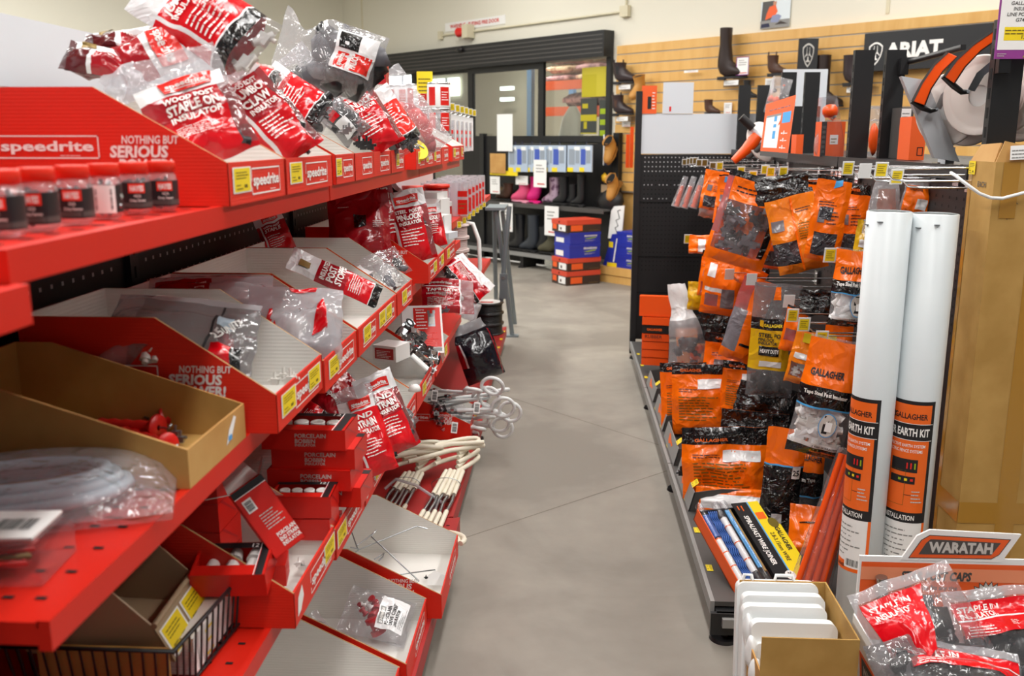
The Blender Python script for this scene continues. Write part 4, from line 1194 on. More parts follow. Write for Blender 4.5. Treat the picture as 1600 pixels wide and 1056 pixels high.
# jars of crimp sleeves at the near end of the top shelf
def jar(label, px, py, r, h, turn, front=True):
    p = PZ(px, py, 1.4)
    rt = thing('sleeve_jar', label, 'jar', (p.x, p.y, 1.4025), group='red lidded jars')
    m = MB()
    def sq(u, v, k=1.0):
        a = 2 * math.pi * u; c, s_ = math.cos(a), math.sin(a)
        R_ = r / max(abs(c), abs(s_)) ** 0.55
        return Vector((c * R_ * k, s_ * R_ * k, v))
    hs = [0, 0.004, h * 0.08, h * 0.62, h * 0.70, h * 0.76, h * 0.78]
    ks = [0.8, 0.94, 1.0, 1.0, 0.92, 0.78, 0.75]
    m.grid(lambda u, v: sq(u, hs[int(round(v * 6))], ks[int(round(v * 6))]), [i / 28 for i in range(29)], [i / 6 for i in range(7)], 'film_milky')
    m.add([sq(i / 28, 0, 0.8) for i in range(28)], [tuple(reversed(range(28)))], 'film_milky'); gla = m.build('glass', rt)
    m = MB(); m.lathe([(0, h * 0.98), (r * 0.98, h * 0.98), (r * 1.02, h * 0.96), (r * 1.02, h * 0.77), (r * 0.9, h * 0.77)], 'lid_red', 30); m.build('lid', rt)
    m = MB()
    rg = random.Random(int(px))
    for i in range(26):
        a = rg.uniform(0, 6.28); q = rg.uniform(0, r * 0.75); c = Vector((math.cos(a) * q, math.sin(a) * q, rg.uniform(0.008, h * 0.6)))
        d = Vector((rg.uniform(-1, 1), rg.uniform(-1, 1), rg.uniform(-1, 1))).normalized() * 0.007
        m.cyl(c - d, c + d, 0.003, 'steel', 7)
    m.build('contents', rt)
    m = MB()
    f = lambda a, b, off=0.0: sq((turn + a / (2 * math.pi * r)) % 1.0, b, 1.006 + off / r)
    L = r * 6.283
    lo, hi = h * 0.10, h * 0.60
    m.patch(f, -L * 0.4, L * 0.28, lo, hi, 'black_ink', 0.0003, 26)
    if front:
        m.patch(f, -L * 0.12, L * 0.05, hi - h * 0.20, hi - h * 0.02, 'lid_red', 0.0009, 6); m.text('HAYES', 'white_ink', f, -L * 0.10, hi - h * 0.16, h * 0.1, 0.0014, width=L * 0.13, bold=0.04)
        m.text('HCA', 'white_ink', f, -L * 0.06, hi - h * 0.28, h * 0.055, 0.0014, width=L * 0.06); m.text('Crimp Sleeves', 'white_ink', f, -L * 0.11, hi - h * 0.36, h * 0.05, 0.0014, width=L * 0.16); m.patch(f, -L * 0.3, L * 0.26, lo + h * 0.03, lo + h * 0.12, 'dark_grey', 0.0007, 20)
    else:
        m.patch(f, -L * 0.16, L * 0.10, lo, hi, 'paper_white', 0.0009, 8); m.barcode(f, -L * 0.1, L * 0.06, lo + h * 0.05, hi - h * 0.05, 0.0014, horizontal=True)
    m.build('label_wrap', gla)

for k, (px, py, lb, tn, fr) in enumerate([(12, 372, 'red lidded jar of crimp sleeves cut by the frame edge, nearest the camera', 0.80, True), (66, 362, 'red lidded jar of crimp sleeves, second from the near end', 0.80, True), (121, 352, 'red lidded jar with pale panel on its label, third from the near end', 0.83, True),
                                      (168, 343, 'jar turned to show its barcode, fourth from the near end', 0.82, False), (214, 336, 'red lidded jar beside the barcode jar, label facing the aisle', 0.87, True), (257, 331, 'red lidded jar standing last, against the big red bin side', 0.87, True)]):
    jar(lb, px, py, 0.0178, 0.068, tn, fr)

# ------------------------------------------------------------------ middle shelf
def brown_tray(y0, y1, z, xf):
    rt = thing('cardboard_tray', 'open brown cardboard tray holding red handles on the middle shelf', 'tray', (xf, y0, z))
    wd = y1 - y0; D, hf, hb, run, t = 0.36, 0.055, 0.15, 0.30, 0.004
    prof = [(0, 0), (0, hf), (run, hb), (D, hb), (D, 0)]
    m = MB()
    for yy, s_ in ((0.0, -1), (wd, 1)):
        m.prism(prof, t, 'kraft', lambda a, b, off=0.0, yy=yy, s_=s_: Vector((-a, yy + s_ * off, b)), edge='kraft_light')
    m.span((-D, t, 0), (-D + t, wd - t, hb), 'kraft'); m.span((-D + t, t, 0), (-t, wd - t, t), 'kraft'); m.span((-t, t, 0), (0, wd - t, hf), 'kraft_light')
    m.build('tray', rt)
    m = MB(); f = lambda a, b, off=0.0: Vector((off, a, b)); m.poly(f, [(wd * 0.62, 0.014), (wd * 0.72, 0.02), (wd * 0.82, 0.046), (wd * 0.78, 0.05), (wd * 0.68, 0.035)], 'paper_white'); m.patch(f, wd * 0.66, wd * 0.72, 0.018, 0.026, 'blue_ink', 0.0014); m.build('sticker_remains', rt)
brown_tray(1.152, 1.375, 1.0375, -0.50)
def gate_handle(label, p, yaw, tilt, L=0.115, hookv=True):
    rt = thing('gate_handle', label, 'handle', M=Matrix.Translation(p) @ Matrix.Rotation(yaw, 4, 'Z') @ Matrix.Rotation(tilt, 4, 'Y'), group='red gate handles')
    prof = [(0.004, 0), (0.020, 0.0), (0.021, 0.004), (0.008, 0.006)]
    for i in range(9):
        a = 0.012 + i * (L - 0.02) / 8; prof += [(0.0095 if i % 2 else 0.0115, a)]
    prof += [(0.009, L), (0.0, L)]
    m = MB(); m.lathe(prof, 'red_plastic', 18, Matrix.Rotation(math.pi / 2, 4, 'Y')); m.build('grip', rt)
    if hookv:
        m = MB(); m.tube([(0.0, 0, 0), (-0.012, 0, 0), (-0.02, 0.006, 0), (-0.024, 0, 0.006), (-0.018, -0.004, 0.004)], 0.002, 'steel', 7); m.build('hook', rt)
hz = 1.0415
for lb, px, py, z, yw, tl in [('ribbed red gate handle lying along the near side of the brown tray', 262, 697, hz + 0.012, 2.6, 0.0), ('red gate handle with round guard in the middle of the brown tray', 248, 668, hz + 0.022, 2.9, 0.05), ('red gate handle against the far side of the brown tray', 252, 655, hz + 0.022, 0.25, -0.04)]:
    gate_handle(lb, PZ(px, py, z), yw, tl)
clips('red plastic bracket at the back of the brown tray', PZ(165, 662, hz + 0.004), 3, 0.018, 'red_plastic', 7, 'plastic_bracket', 'bracket')
clips('grey steel tensioner between the red handles', PZ(285, 690, hz + 0.006), 2, 0.012, 'contents_steel', 9, 'tensioner', 'tool')
# bag with a coil lying on the bare near end of the shelf
rt = thing('coil_bag', 'clear bag with a pale blue hose coil lying at the near shelf edge', 'bag', M=Matrix.Translation((-0.69, 1.085, 1.048)) @ Matrix.Rotation(0.35, 4, 'Z'))
m = MB()
def pil(u, v, sg):
    a, b = abs(2 * u - 1), abs(2 * v - 1)
    e = max(0, 1 - a ** 2.5) ** 0.6 * max(0, 1 - b ** 2.5) ** 0.6
    n_ = noise.noise(Vector((u * 3, v * 3, sg))) * 0.012 * (1 if sg > 0 else 0) * (e + 0.1)
    return Vector(((u - 0.5) * 0.37, (v - 0.5) * 0.23, (0.05 * e + n_ + 0.003) if sg > 0 else -0.006))
us = [i / 20 for i in range(21)]
m.grid(lambda u, v: pil(u, v, 1), us, us, 'film_milky'); m.grid(lambda u, v: pil(1 - u, v, -1), us, us, 'film_clear'); m.build('pouch', rt)
m = MB()

for k in range(3):
    m.tube([((0.125 - 0.012 * k) * math.cos(a * 0.2618), (0.07 - 0.01 * k) * math.sin(a * 0.2618), 0.008 + 0.010 * k) for a in range(24)], 0.0085, 'hose_blue', 8, closed=True)
m.build('coil', rt)
# blister pack
rt = thing('blister_pack', 'clear blister box with red cord inside at the near shelf corner', 'pack', M=Matrix.Translation((-0.62, 0.905, 1.0375)) @ Matrix.Rotation(0.1, 4, 'Z'))
m = MB(); m.span((-0.11, -0.04, 0.0), (0.07, 0.05, 0.042), 'film_smooth'); m.build('shell', rt, bevel=0.003)
m = MB(); m.span((-0.10, -0.02, 0.043), (0.055, 0.055, 0.046), 'paper_white'); f = plane((0, 0, 0.0462), (1, 0, 0), (0, 1, 0)); m.barcode(f, 0.0, 0.045, 0.0, 0.03); m.fine(f, -0.09, -0.02, 0.0, 0.045, 4, 'grey_ink'); m.build('card', rt)
m = MB()
for k in range(4): m.tube([(-0.09 + 0.008 * k, -0.02, 0.012 + 0.005 * k), (-0.02, -0.028 + 0.006 * k, 0.02), (0.04, 0.01 * (k - 1), 0.012 + 0.004 * k), (0.0, 0.035, 0.012), (-0.08, 0.02, 0.018)], 0.004, 'print_red' if k != 1 else 'brass', 7)
m.build('contents', rt)
# bags in the middle bins
bag('insulator_bag', 'grey printed clear bag marked 25 units in the bin beside the brown tray', PY(288, 520, 1.47), 0.235, 0.155, 0.05, 22, 52, 12, 'film_smoke', zones=[(0, 0.18, 0, 1, 'film_milky'), (0.18, 1, 0.0, 0.9, 'film_smoke'), (0.0, 1, 0.92, 1, 'film_white')],
    quads=[(((0.74, 0.5), (0.84, 0.5), (0.84, 0.66), (0.74, 0.66)), 'blue_grey'), (((0.66, 0.1), (0.68, 0.1), (0.76, 0.9), (0.745, 0.9)), 'black_ink'), (((0.72, 0.02), (0.86, 0.02), (0.86, 0.24), (0.72, 0.24)), 'bag_red'), (((0.86, 0.02), (0.93, 0.02), (0.93, 0.24), (0.86, 0.24)), 'bag_black')],
    texts=[('25', 0.74, 0.28, 0.016, 'white_ink', None, {'rot': 0.9}), ('UNITS', 0.80, 0.42, 0.010, 'white_ink', None, {'rot': 0.9})], contents=('claw', ['contents_white', 'contents_white', 'contents_red'], 10, 0.05, 0.4, 0.018), seed=41)
clips('clear plastic bits heaped in the front corner of the near middle bin', PY(450, 600, 1.52), 6, 0.014, 'contents_white', 12, 'plastic_fitting', 'fitting')
bag('insulator_bag', 'white translucent bag with red band lying at the back of the second middle bin', PY(330, 458, 1.86), 0.25, 0.10, 0.05, 15, 55, 0, 'film_white', zones=[(0.05, 0.5, 0.35, 0.85, 'bag_crimson')], fines=[(0.38, 0.48, 0.4, 0.8, 3, 'white_ink')], seed=43)
bag('insulator_bag', 'crumpled clear bag with torn red tape in the second middle bin', PY(462, 505, 1.80), 0.185, 0.145, 0.085, 20, 30, 6, 'film_white', zones=[], quads=[(((0.02, 0.28), (0.22, 0.34), (0.24, 0.44), (0.0, 0.4)), 'bag_red'), (((0.22, 0.34), (0.34, 0.08), (0.38, 0.16), (0.27, 0.44)), 'bag_red'), (((0.70, 0.3), (0.86, 0.36), (0.80, 0.85), (0.72, 0.7)), 'bag_red'), (((0.45, 0.93), (0.7, 0.93), (0.72, 0.99), (0.42, 0.99)), 'bag_red'), (((0.18, 0.42), (0.22, 0.42), (0.22, 0.6), (0.18, 0.6)), 'bag_red')],
    contents=('lump', ['contents_white', 'film_white'], 10, 0.08, 0.6, 0.03), seed=44, crump=2.2)
m = MB(); m.lathe([(0, 0), (0.014, 0), (0.015, 0.004), (0.015, 0.04), (0.011, 0.05), (0, 0.05)], 'film_white', 18)
tag(m.build('pill_bottle', M=Matrix.Translation(PY(512, 543, 1.84)) @ orient(20, 50, 30)), 'small white bottle leaning in the front of the second middle bin', 'bottle')
bag('insulator_bag', 'flat red insulated post stopper bag lying against the wide bin side', PY(524, 434, 2.22), 0.068, 0.235, 0.022, 35, 35, -57, 'bag_red', zones=[(0, 1, 0.7, 1, 'bag_white'), (0, 1, 0.38, 0.7, 'bag_crimson'), (0, 1, 0, 0.09, 'bag_black'), (0, 1, 0.09, 0.10, 'bag_white')],
    quads=[(((0.3, 0.78), (0.6, 0.78), (0.6, 0.9), (0.3, 0.9)), 'brass')], texts=[('INSULATED', 0.1, 0.61, 0.012, 'white_ink', 0.06, {'shear': 0.1}), ('POST', 0.1, 0.52, 0.017, 'white_ink', 0.05, {'shear': 0.1}), ('STOPPER', 0.1, 0.43, 0.017, 'white_ink', 0.07, {'shear': 0.1})], fines=[(0.1, 0.9, 0.22, 0.36, 6, 'white_ink')], seed=46, crump=0.5)
bag('insulator_bag', 'clear packet with white paper insert in the narrow middle bin', PY(585, 430, 2.52), 0.14, 0.13, 0.05, 25, 45, -25, 'film_clear', quads=[(((0.08, 0.45), (0.4, 0.45), (0.4, 0.85), (0.08, 0.85)), 'bag_white')], contents=('claw', ['contents_white', 'contents_grey'], 10, 0.05, 0.5, 0.014), seed=47)
bag('insulator_bag', 'clear packet with a black corner tucked behind the paper insert packet', PY(608, 412, 2.75), 0.10, 0.10, 0.04, 25, 45, -20, 'film_clear', contents=('lump', ['contents_grey', 'contents_black'], 6, 0.1, 0.6, 0.014), seed=48)
clips('white fittings lying in the front of the narrow middle bin', PY(620, 447, 2.56), 4, 0.012, 'contents_white', 14, 'plastic_fitting', 'fitting')
sr('crimson staple bag standing in shadow behind the wide middle bin', 430, 368, 2.64, 46, 76, 20, 10, -20, (('WOOD POST', 0.05), ('STAPLE', 0.08)), 50, 0.03, win=False)
bag('insulator_bag', 'big dark red bag with a black insulator picture in the shade under the top shelf', PY(562, 352, 3.0), 0.20, 0.23, 0.08, 22, 12, 0, 'bag_crimson', quads=[(((0.36, 0.45), (0.58, 0.47), (0.60, 0.62), (0.38, 0.64)), 'bag_black')], fines=[(0.7, 0.92, 0.45, 0.55, 4, 'white_ink'), (0.15, 0.4, 0.74, 0.78, 1, 'white_ink')], seed=51)
sr('crimson bag with white edge stripe between the big dark bag and the pinlock bag', 604, 345, 3.1, 44, 140, 35, 8, -10, (('END', 0.06), ('STRAIN', 0.07), ('INSULATOR', 0.05)), 52, 0.05, logo_=False, ztop=0.9)
bag('insulator_bag', 'small folded bag end with black square under the top shelf lip', PY(612, 308, 3.3), 0.09, 0.09, 0.02, 25, 10, -40, 'bag_white', zones=[(0.2, 0.8, 0.3, 0.8, 'bag_black')], seed=53)
sr('upright steel post pinlock bag in the bright red middle bin', 640, 353, 3.12, 66, 112, 20, 10, -10, (('STEEL POST', 0.05), ('PINLOCK', 0.09), ('INSULATOR', 0.055)), 54, 0.05)
sr('smaller pinlock bag half hidden behind the upright one', 676, 352, 3.5, 36, 66, 25, 10, -8, (('PINLOCK', 0.1),), 55, 0.03, win=False)
# cartons, buckets and bottles on the far shelf
def carton(label, c, d, rz, mat='paper_white', red=None, flap=False, name='carton', group=None, M=None, grp_cat='carton'):
    rt = thing(name, label, grp_cat, M=(M if M is not None else Matrix.Translation(c) @ Matrix.Rotation(rz, 4, 'Z')), group=group)
    m = MB(); m.span((-d[0] / 2, -d[1] / 2, 0), (d[0] / 2, d[1] / 2, d[2]), mat)
    if red:
        f = XP((0, -d[1] / 2, 0)); m.patch(f, -d[0] * 0.4, d[0] * 0.4, d[2] * 0.15, d[2] * 0.85, red); m.fine(f, -d[0] * 0.32, d[0] * 0.3, d[2] * 0.25, d[2] * 0.75, 5, 'white_ink', 0.0014)
    m.build('body', rt, bevel=0.0015)
    if flap:
        m = MB(); m.prism([(-d[0] / 2, 0), (d[0] / 2, 0), (d[0] * 0.4, d[1] * 0.6), (-d[0] * 0.4, d[1] * 0.6)], 0.002, mat, plane((0, -d[1] / 2 - 0.001, d[2]), (1, 0, 0), (0, -0.7, -0.4))); m.build('flap', rt)
    return rt
carton('flat white carton on top of the white carton pile under the top shelf', PY(664, 312, 4.0), (0.16, 0.14, 0.035), -0.2)
carton('tall white carton with an open flap beside the red buckets', PY(672, 345, 3.95), (0.14, 0.12, 0.095), -0.2, flap=True)
carton('small white carton with lifted lid in the last middle bin', PY(688, 362, 3.75), (0.07, 0.07, 0.07), -0.3, flap=True)
carton('clear topped white carton lying at the front of the last middle bin', PY(694, 372, 3.7), (0.08, 0.09, 0.025), -0.3, 'white_panel')
def bucket(label, x, y, z, r, h):
    rt = thing('bucket', label, 'bucket', (x, y, z), group='red lidded buckets')
    m = MB(); m.lathe([(0, 0), (r * 0.9, 0), (r, h * 0.85), (0, h * 0.85)], 'print_crimson', 24); m.patch(lambda a, b, off=0.0: Vector((math.cos(-1.2 + a) * (r * 0.97 + off), math.sin(-1.2 + a) * (r * 0.97 + off), b)), -0.3, 0.3, h * 0.3, h * 0.6, 'grey_ink', 0.003, 4); m.build('tub', rt)
    m = MB(); m.lathe([(r * 0.95, h * 0.8), (r * 1.1, h * 0.82), (r * 1.1, h), (0, h)], 'lid_red', 24); m.build('lid', rt)
p = PZ(700, 344, 1.1025)
bucket('lower red lidded bucket of the pair under the top shelf', -0.63, 4.62, 1.1025, 0.06, 0.085); bucket('upper red lidded bucket stacked on its twin', -0.64, 4.63, 1.1885, 0.06, 0.085)
bucket('red lidded bucket further back under the top shelf', -0.76, 4.7, 1.1025, 0.06, 0.16)
rt = thing('jar', 'white lidded jar with dark red label in front of the buckets', 'jar', (-0.585, 4.50, 1.1025))
m = MB(); m.cyl((0, 0, 0), (0, 0, 0.075), 0.036, 'print_crimson', 24); m.build('body', rt); m = MB(); m.cyl((0, 0, 0.075), (0, 0, 0.095), 0.036, 'white_plastic', 24); m.build('lid', rt)
nm = ['nearest the buckets', 'second from the buckets', 'third from the buckets', 'fourth from the buckets', 'fifth from the buckets', 'last before the shelf end']
for k in range(6):
    rt = thing('tube_packet', 'bundle of pink white tubes with red label, ' + nm[k], 'packet', (-0.605, 4.82 + 0.20 * k, 1.1025), group='tube bundles on the far shelf')
    m = MB()
    for q in range(5):
        m.cyl((-0.12 + 0.05 * q, 0, 0), (-0.12 + 0.05 * q, 0, 0.17), 0.024, 'film_white', 12)
    m.build('tubes', rt)
    m = MB(); f = plane((0.106, -0.02, 0), (0.4, -0.9, 0), (0, 0, 1)); f = XP((0.08, -0.0255, 0)); m.patch(f, -0.03, 0.02, 0.01, 0.085, 'print_red'); m.patch(f, -0.03, 0.02, 0.10, 0.13, 'print_red'); m.fine(f, -0.025, 0.015, 0.04, 0.08, 2, 'brass', 0.0013); m.build('label', rt)
for k in range(7):
    m = MB(); price_tag(m, plane((0, 0, 0), (0.5, 0.86, 0), (0, 0, 1)), 0, 0, 0.03, 0.03)
    tag(m.build('price_ticket', loc=(XS - 0.036, 4.6 + 0.24 * k, 1.062)), 'yellow shelf ticket on the far shelf lip, number %s along' % ['one', 'two', 'three', 'four', 'five', 'six', 'seven'][k], 'ticket', 'tickets on the far shelf lip')
# rope reels
def disc_reel(name, label, p, r, h, mat, n=1, group=None, core=None, T=None):
    rt = thing(name, label, 'reel', p, group=group)
    m = MB(); m.lathe([(0.02, 0), (r, 0), (r, 0.006), (r * 0.86, 0.008), (r * 0.86, h - 0.008), (r, h - 0.006), (r, h), (0.02, h)], mat, 32); m.build('spool', rt)
    if core:
        m = MB()
        for i in range(6): m.tube([(r * 0.87 * math.cos(a * 0.2244), r * 0.87 * math.sin(a * 0.2244), 0.012 + (h - 0.024) * i / 5) for a in range(28)], (h - 0.024) / 11, core, 6, closed=True)
        m.build('winding', rt)
    return rt

rn_ = ['bottom', 'second', 'third', 'fourth', 'fifth', 'top']
for k in range(6):
    disc_reel('rope_reel', '%s reel of the pinkish white rope reel stack on the far lower shelf' % rn_[k], (-0.615, 4.92, 0.6425 + k * 0.068), 0.105, 0.066, 'rope_pink', core='rope_pink', group='stacked rope reels')
m = MB(); m.tube([(0, 0, 0.40), (0.05, 0.02, 0.39), (0.085, 0.0, 0.30), (0.09, 0.0, 0.15), (0.075, 0.01, 0.05), (0.03, 0.02, 0.01)], 0.012, 'paper_white', 8)
tag(m.build('rope_tail', loc=(-0.56, 5.1, 0.645)), 'white webbing strap hanging down beside the rope reels', 'strap')
# ------------------------------------------------------------------ lower shelf, base deck and wire basket
def red_box(label, c, d, M=None, window=True, title=('PORCELAIN', 'BOBBIN', 'INSULATOR'), nport=4, group='red porcelain insulator boxes', rz=0.0, barcode=False, kind='bobbin', opened=False):
    """Red carton, printed front towards -y; windowed top with the porcelain showing."""
    rt = thing('insulator_box', label, 'box', M=(M if M is not None else Matrix.Translation(c) @ Matrix.Rotation(rz, 4, 'Z')), group=group)
    L, D, H = d
    m = MB()
    t = 0.0015
    m.span((-L / 2, -D / 2, 0), (L / 2, D / 2, t), 'print_red')
    m.span((-L / 2, -D / 2, t), (L / 2, -D / 2 + t, H), 'print_red'); m.span((-L / 2, D / 2 - t, t), (L / 2, D / 2, H), 'print_red')
    m.span((-L / 2, -D / 2 + t, t), (-L / 2 + t, D / 2 - t, H), 'print_red'); m.span((L / 2 - t, -D / 2 + t, t), (L / 2, D / 2 - t, H), 'print_red')
    tp = plane((-L / 2, -D / 2, H), (1, 0, 0), (0, 1, 0))
    if window and not opened:
        m.patch(tp, 0, L, 0, D * 0.3, 'print_red', 0); m.patch(tp, 0, L, D * 0.82, D, 'black_ink', 0); m.patch(tp, L * 0.84, L, D * 0.3, D * 0.82, 'print_red', 0); m.patch(tp, 0, L * 0.05, D * 0.3, D * 0.82, 'print_red', 0)
        m.patch(tp, L * 0.86, L * 0.96, 0, D, 'black_ink', 0.0005); m.patch(tp, L * 0.84, L * 0.85, 0, D, 'white_ink', 0.0005)
        m.text('12', 'white_ink', tp, L * 0.72, D * 0.84, D * 0.12, 0.0006)
    elif not opened: m.patch(tp, 0, L, 0, D, 'print_red', 0); m.patch(tp, 0, L, D * 0.7, D * 0.9, 'black_ink', 0.0005)
    f = XP((0, -D / 2, 0))
    y = H * 0.72
    for i, s in enumerate(title):
        ch = H * (0.2 if i < 2 else 0.13); m.text(s, 'grey_ink', f, -L * 0.10, y - ch * 0.5, ch, 0.0006, bold=0.02, shear=0.05); y -= H * 0.26 if i == 0 else H * 0.2
    e = plane((L / 2, -D / 2, 0), (0, 1, 0), (0, 0, 1)); m.poly(e, [(D * 0.1, H), (D * 0.75, H * 0.2), (D * 0.8, H * 0.2), (D * 0.2, H)], 'print_crimson', 0.0005)
    m.build('carton', rt)
    if window:
        m = MB()
        for i in range(nport):
            x = -L * 0.42 + L * 0.8 * (i + 0.5) / nport; r = L * 0.36 / nport
            if kind == 'bobbin':
                m.cyl((x, D * 0.05, H * 0.2), (x, D * 0.05, H * 0.92), r, 'porcelain', 20, r1=r * 0.96); m.lathe([(r * 0.5, H * 0.93), (r * 0.9, H * 0.97), (r, H * 0.93)], 'porcelain', 20, Matrix.Translation((x, D * 0.05, 0)))
            else:
                for yy in (-0.1, 0.22): m.cyl((x, D * yy, H * 0.55), (x, D * (yy + 0.26), H * 0.55), r * 0.9, 'porcelain', 14, r1=r * 0.7)
        m.build('insulator_row', rt)
    return rt
BX = [(0.912 - 0.044, 1.0, 1.86, 'topmost porcelain bobbin box of the tall stack, window full of white bobbins'), (0.868 - 0.044, 1.0, 1.87, 'second porcelain bobbin box from the top of the tall stack'),
      (0.824 - 0.044, 1.0, 1.86, 'third porcelain bobbin box from the top of the tall stack'), (0.78 - 0.044, 1.0, 1.88, 'fourth porcelain bobbin box from the top of the tall stack')]
for k, (z, s_, y, lb) in enumerate(BX):
    red_box(lb, (-0.535 + 0.012 * (k % 2) + 0.004 * k, y + 0.0, z), (0.176, 0.12, 0.0435), window=(k == 0), rz=0.0)
red_box('short porcelain bobbin box in front of the stack, four white bobbins in its window', (-0.525, 1.755, 0.755), (0.125, 0.085, 0.045), window=True, rz=0.06, title=())
red_box('plain red box under the short bobbin box', (-0.53, 1.755, 0.708), (0.13, 0.085, 0.045), window=False, rz=0.02, title=())
for k in range(2): red_box(['lower', 'upper'][k] + ' plain red box at the back beside the brown tray', (-0.76, 1.80, 0.835 + k * 0.05), (0.16, 0.12, 0.049), window=False, title=())
# cartons at the back of the near lower bin
for k in range(4): red_box('plain red carton, %s in the dark pile at the back of the near lower bin' % ['lowest', 'second', 'third', 'topmost'][k], (-0.72, 1.62, 0.675 + k * 0.056), (0.18, 0.11, 0.055), window=False, title=())
# tilted open carton
Mt = Matrix.Translation(PY(418, 808, 1.49)) @ orient(28, 20, -28) @ Matrix.Translation((0, 0, -0.065))
rt = thing('insulator_box', 'tall red end strain box tipped over with its grey flaps open', 'box', M=Mt, group='red porcelain insulator boxes')
L, D, H = 0.062, 0.036, 0.135
m = MB()
for a, b in (((-L / 2, -D / 2, 0), (L / 2, -D / 2 + 0.0015, H)), ((-L / 2, D / 2 - 0.0015, 0), (L / 2, D / 2, H)), ((-L / 2, -D / 2, 0), (-L / 2 + 0.0015, D / 2, H)), ((L / 2 - 0.0015, -D / 2, 0), (L / 2, D / 2, H)), ((-L / 2, -D / 2, 0), (L / 2, D / 2, 0.0015))): m.span(a, b, 'print_red')
f = XP((0, -D / 2, 0)); m.patch(f, -L / 2, L / 2, H * 0.91, H, 'black_ink'); m.patch(f, -L / 2, L / 2, H * 0.9, H * 0.91, 'white_ink'); m.patch(f, -L * 0.38, -L * 0.1, H * 0.66, H * 0.84, 'paper_white'); m.barcode(f, -L * 0.34, -L * 0.14, H * 0.68, H * 0.82, 0.0012, horizontal=True)
m.fine(f, -L * 0.2, L * 0.42, H * 0.36, H * 0.6, 6, 'grey_ink', rot if False else 0.0008, 3)
for i, s in enumerate(('PORCELAIN', 'END STRAIN', 'INSULATOR')): m.text(s, 'white_ink', f, L * (0.42 - i * 0.02), H * (0.055 + i * 0.075), 0.0065, 0.001, width=0.038, bold=0.03, rot=math.pi, align='l') if False else m.text(s, 'white_ink', f, -L * 0.1, H * (0.21 - i * 0.07), 0.007, 0.001, width=0.036, bold=0.03)
g = plane((-L / 2, D / 2, 0), (0, -1, 0), (0, 0, 1)); m.text('STRAIN', 'grey_ink', g, 0.006, H * 0.12, 0.007, 0.0008, width=0.022, bold=0.03)
m.build('carton', rt)
m = MB()
m.prism([(0, 0), (D, 0), (D * 0.9, 0.04), (D * 0.1, 0.045)], 0.0012, 'board_grey', plane((-L / 2, D / 2, H), (0, -1, 0), (-0.85, 0, 0.4)), back='dark_grey'); m.prism([(0, 0), (L, 0), (L * 0.8, 0.05), (L * 0.1, 0.05)], 0.0012, 'board_grey', plane((-L / 2, D / 2, H), (1, 0, 0), (0.1, 0.5, 0.8)), back='dark_grey')
m.prism([(0, 0), (D, 0), (D * 0.8, 0.03), (D * 0.1, 0.03)], 0.0012, 'dark_grey', plane((L / 2, -D / 2, H), (0, 1, 0), (0.6, 0, 0.6)), back='board_grey'); m.build('flap', rt)
# windowed box of strain insulators at the front
Mt = Matrix.Translation(PY(368, 905, 1.44)) @ Matrix.Rotation(math.radians(6), 4, 'Z') @ Matrix.Rotation(math.radians(14), 4, 'X')
red_box('red box beside the wire basket with two rows of white strain insulators in its window', None, (0.125, 0.085, 0.045), M=Mt, nport=3, kind='rod', title=())
clips('white porcelain strain insulators lying in the front of the near lower bin', PZ(462, 885, 0.69), 3, 0.012, 'porcelain', 15, 'porcelain_insulator', 'insulator')
Mt = Matrix.Translation(PY(428, 905, 1.5)) @ Matrix.Rotation(0.2, 4, 'Z')
carton('small red carton end beside the white strain insulators', None, (0.05, 0.06, 0.04), 0, 'print_red', M=Mt)
# strain bags
sr('red end strain insulator bag leaning in the lower bin, clear top folded over', 572, 672, 2.12, 64, 150, 30, 20, -12, (('END', 0.06), ('STRAIN', 0.085), ('INSULATOR', 0.055)), 60, 0.045, mid='bag_red', ztop=0.72, win=False, top='film_milky')
sr('second end strain insulator bag behind the first, black fittings at its side', 604, 645, 2.28, 70, 135, 32, 22, -14, (('END', 0.06), ('STRAIN', 0.085), ('INSULATOR', 0.055)), 61, 0.05, win=True)
bag('insulator_bag', 'dark crimson bag lying behind the end strain bags with its name along it', PY(528, 618, 2.3), 0.10, 0.14, 0.05, 30, 35, 55, 'bag_crimson', texts=[('speedrite', 0.2, 0.3, 0.016, 'grey_ink', 0.075)], seed=62, group='red insulator bags')
sr('red bag corner with black strip behind the top bobbin box', 484, 648, 2.15, 40, 60, 25, 20, -50, (), 63, 0.03, end=True, win=False, mid='bag_red', logo_=False)
def bobbin(label, p, r, h, M=None):
    m = MB(); m.lathe([(0, 0), (r, 0), (r, h * 0.25), (r * 0.7, h * 0.4), (r * 0.7, h * 0.6), (r, h * 0.75), (r, h), (r * 0.3, h), (0, h * 0.9)], 'porcelain', 24)
    tag(m.build('porcelain_insulator', M=M or Matrix.Translation(p)), label, 'insulator', 'loose porcelain insulators')
bobbin('white porcelain knob standing on top of the bin contents behind the strain bags', PY(611, 640, 2.42), 0.024, 0.055)
bobbin('white porcelain knob lying lower beside the standing knob', PY(614, 662, 2.40), 0.022, 0.045)
bag('insulator_bag', 'clear packet of grey fittings beside the porcelain knobs', PY(626, 648, 2.45), 0.06, 0.09, 0.04, 25, 30, -30, 'film_clear', contents=('lump', ['contents_grey', 'contents_white', 'contents_steel'], 10, 0.05, 0.8, 0.014), seed=64)
m = MB(); m.lathe([(0.012, 0), (0.02, 0.0), (0.015, 0.014), (0.008, 0.019), (0, 0.02)], 'porcelain', 22); tag(m.build('porcelain_insulator', loc=PY(648, 610, 2.64)), 'shallow white porcelain cup in the empty lower bin', 'insulator')
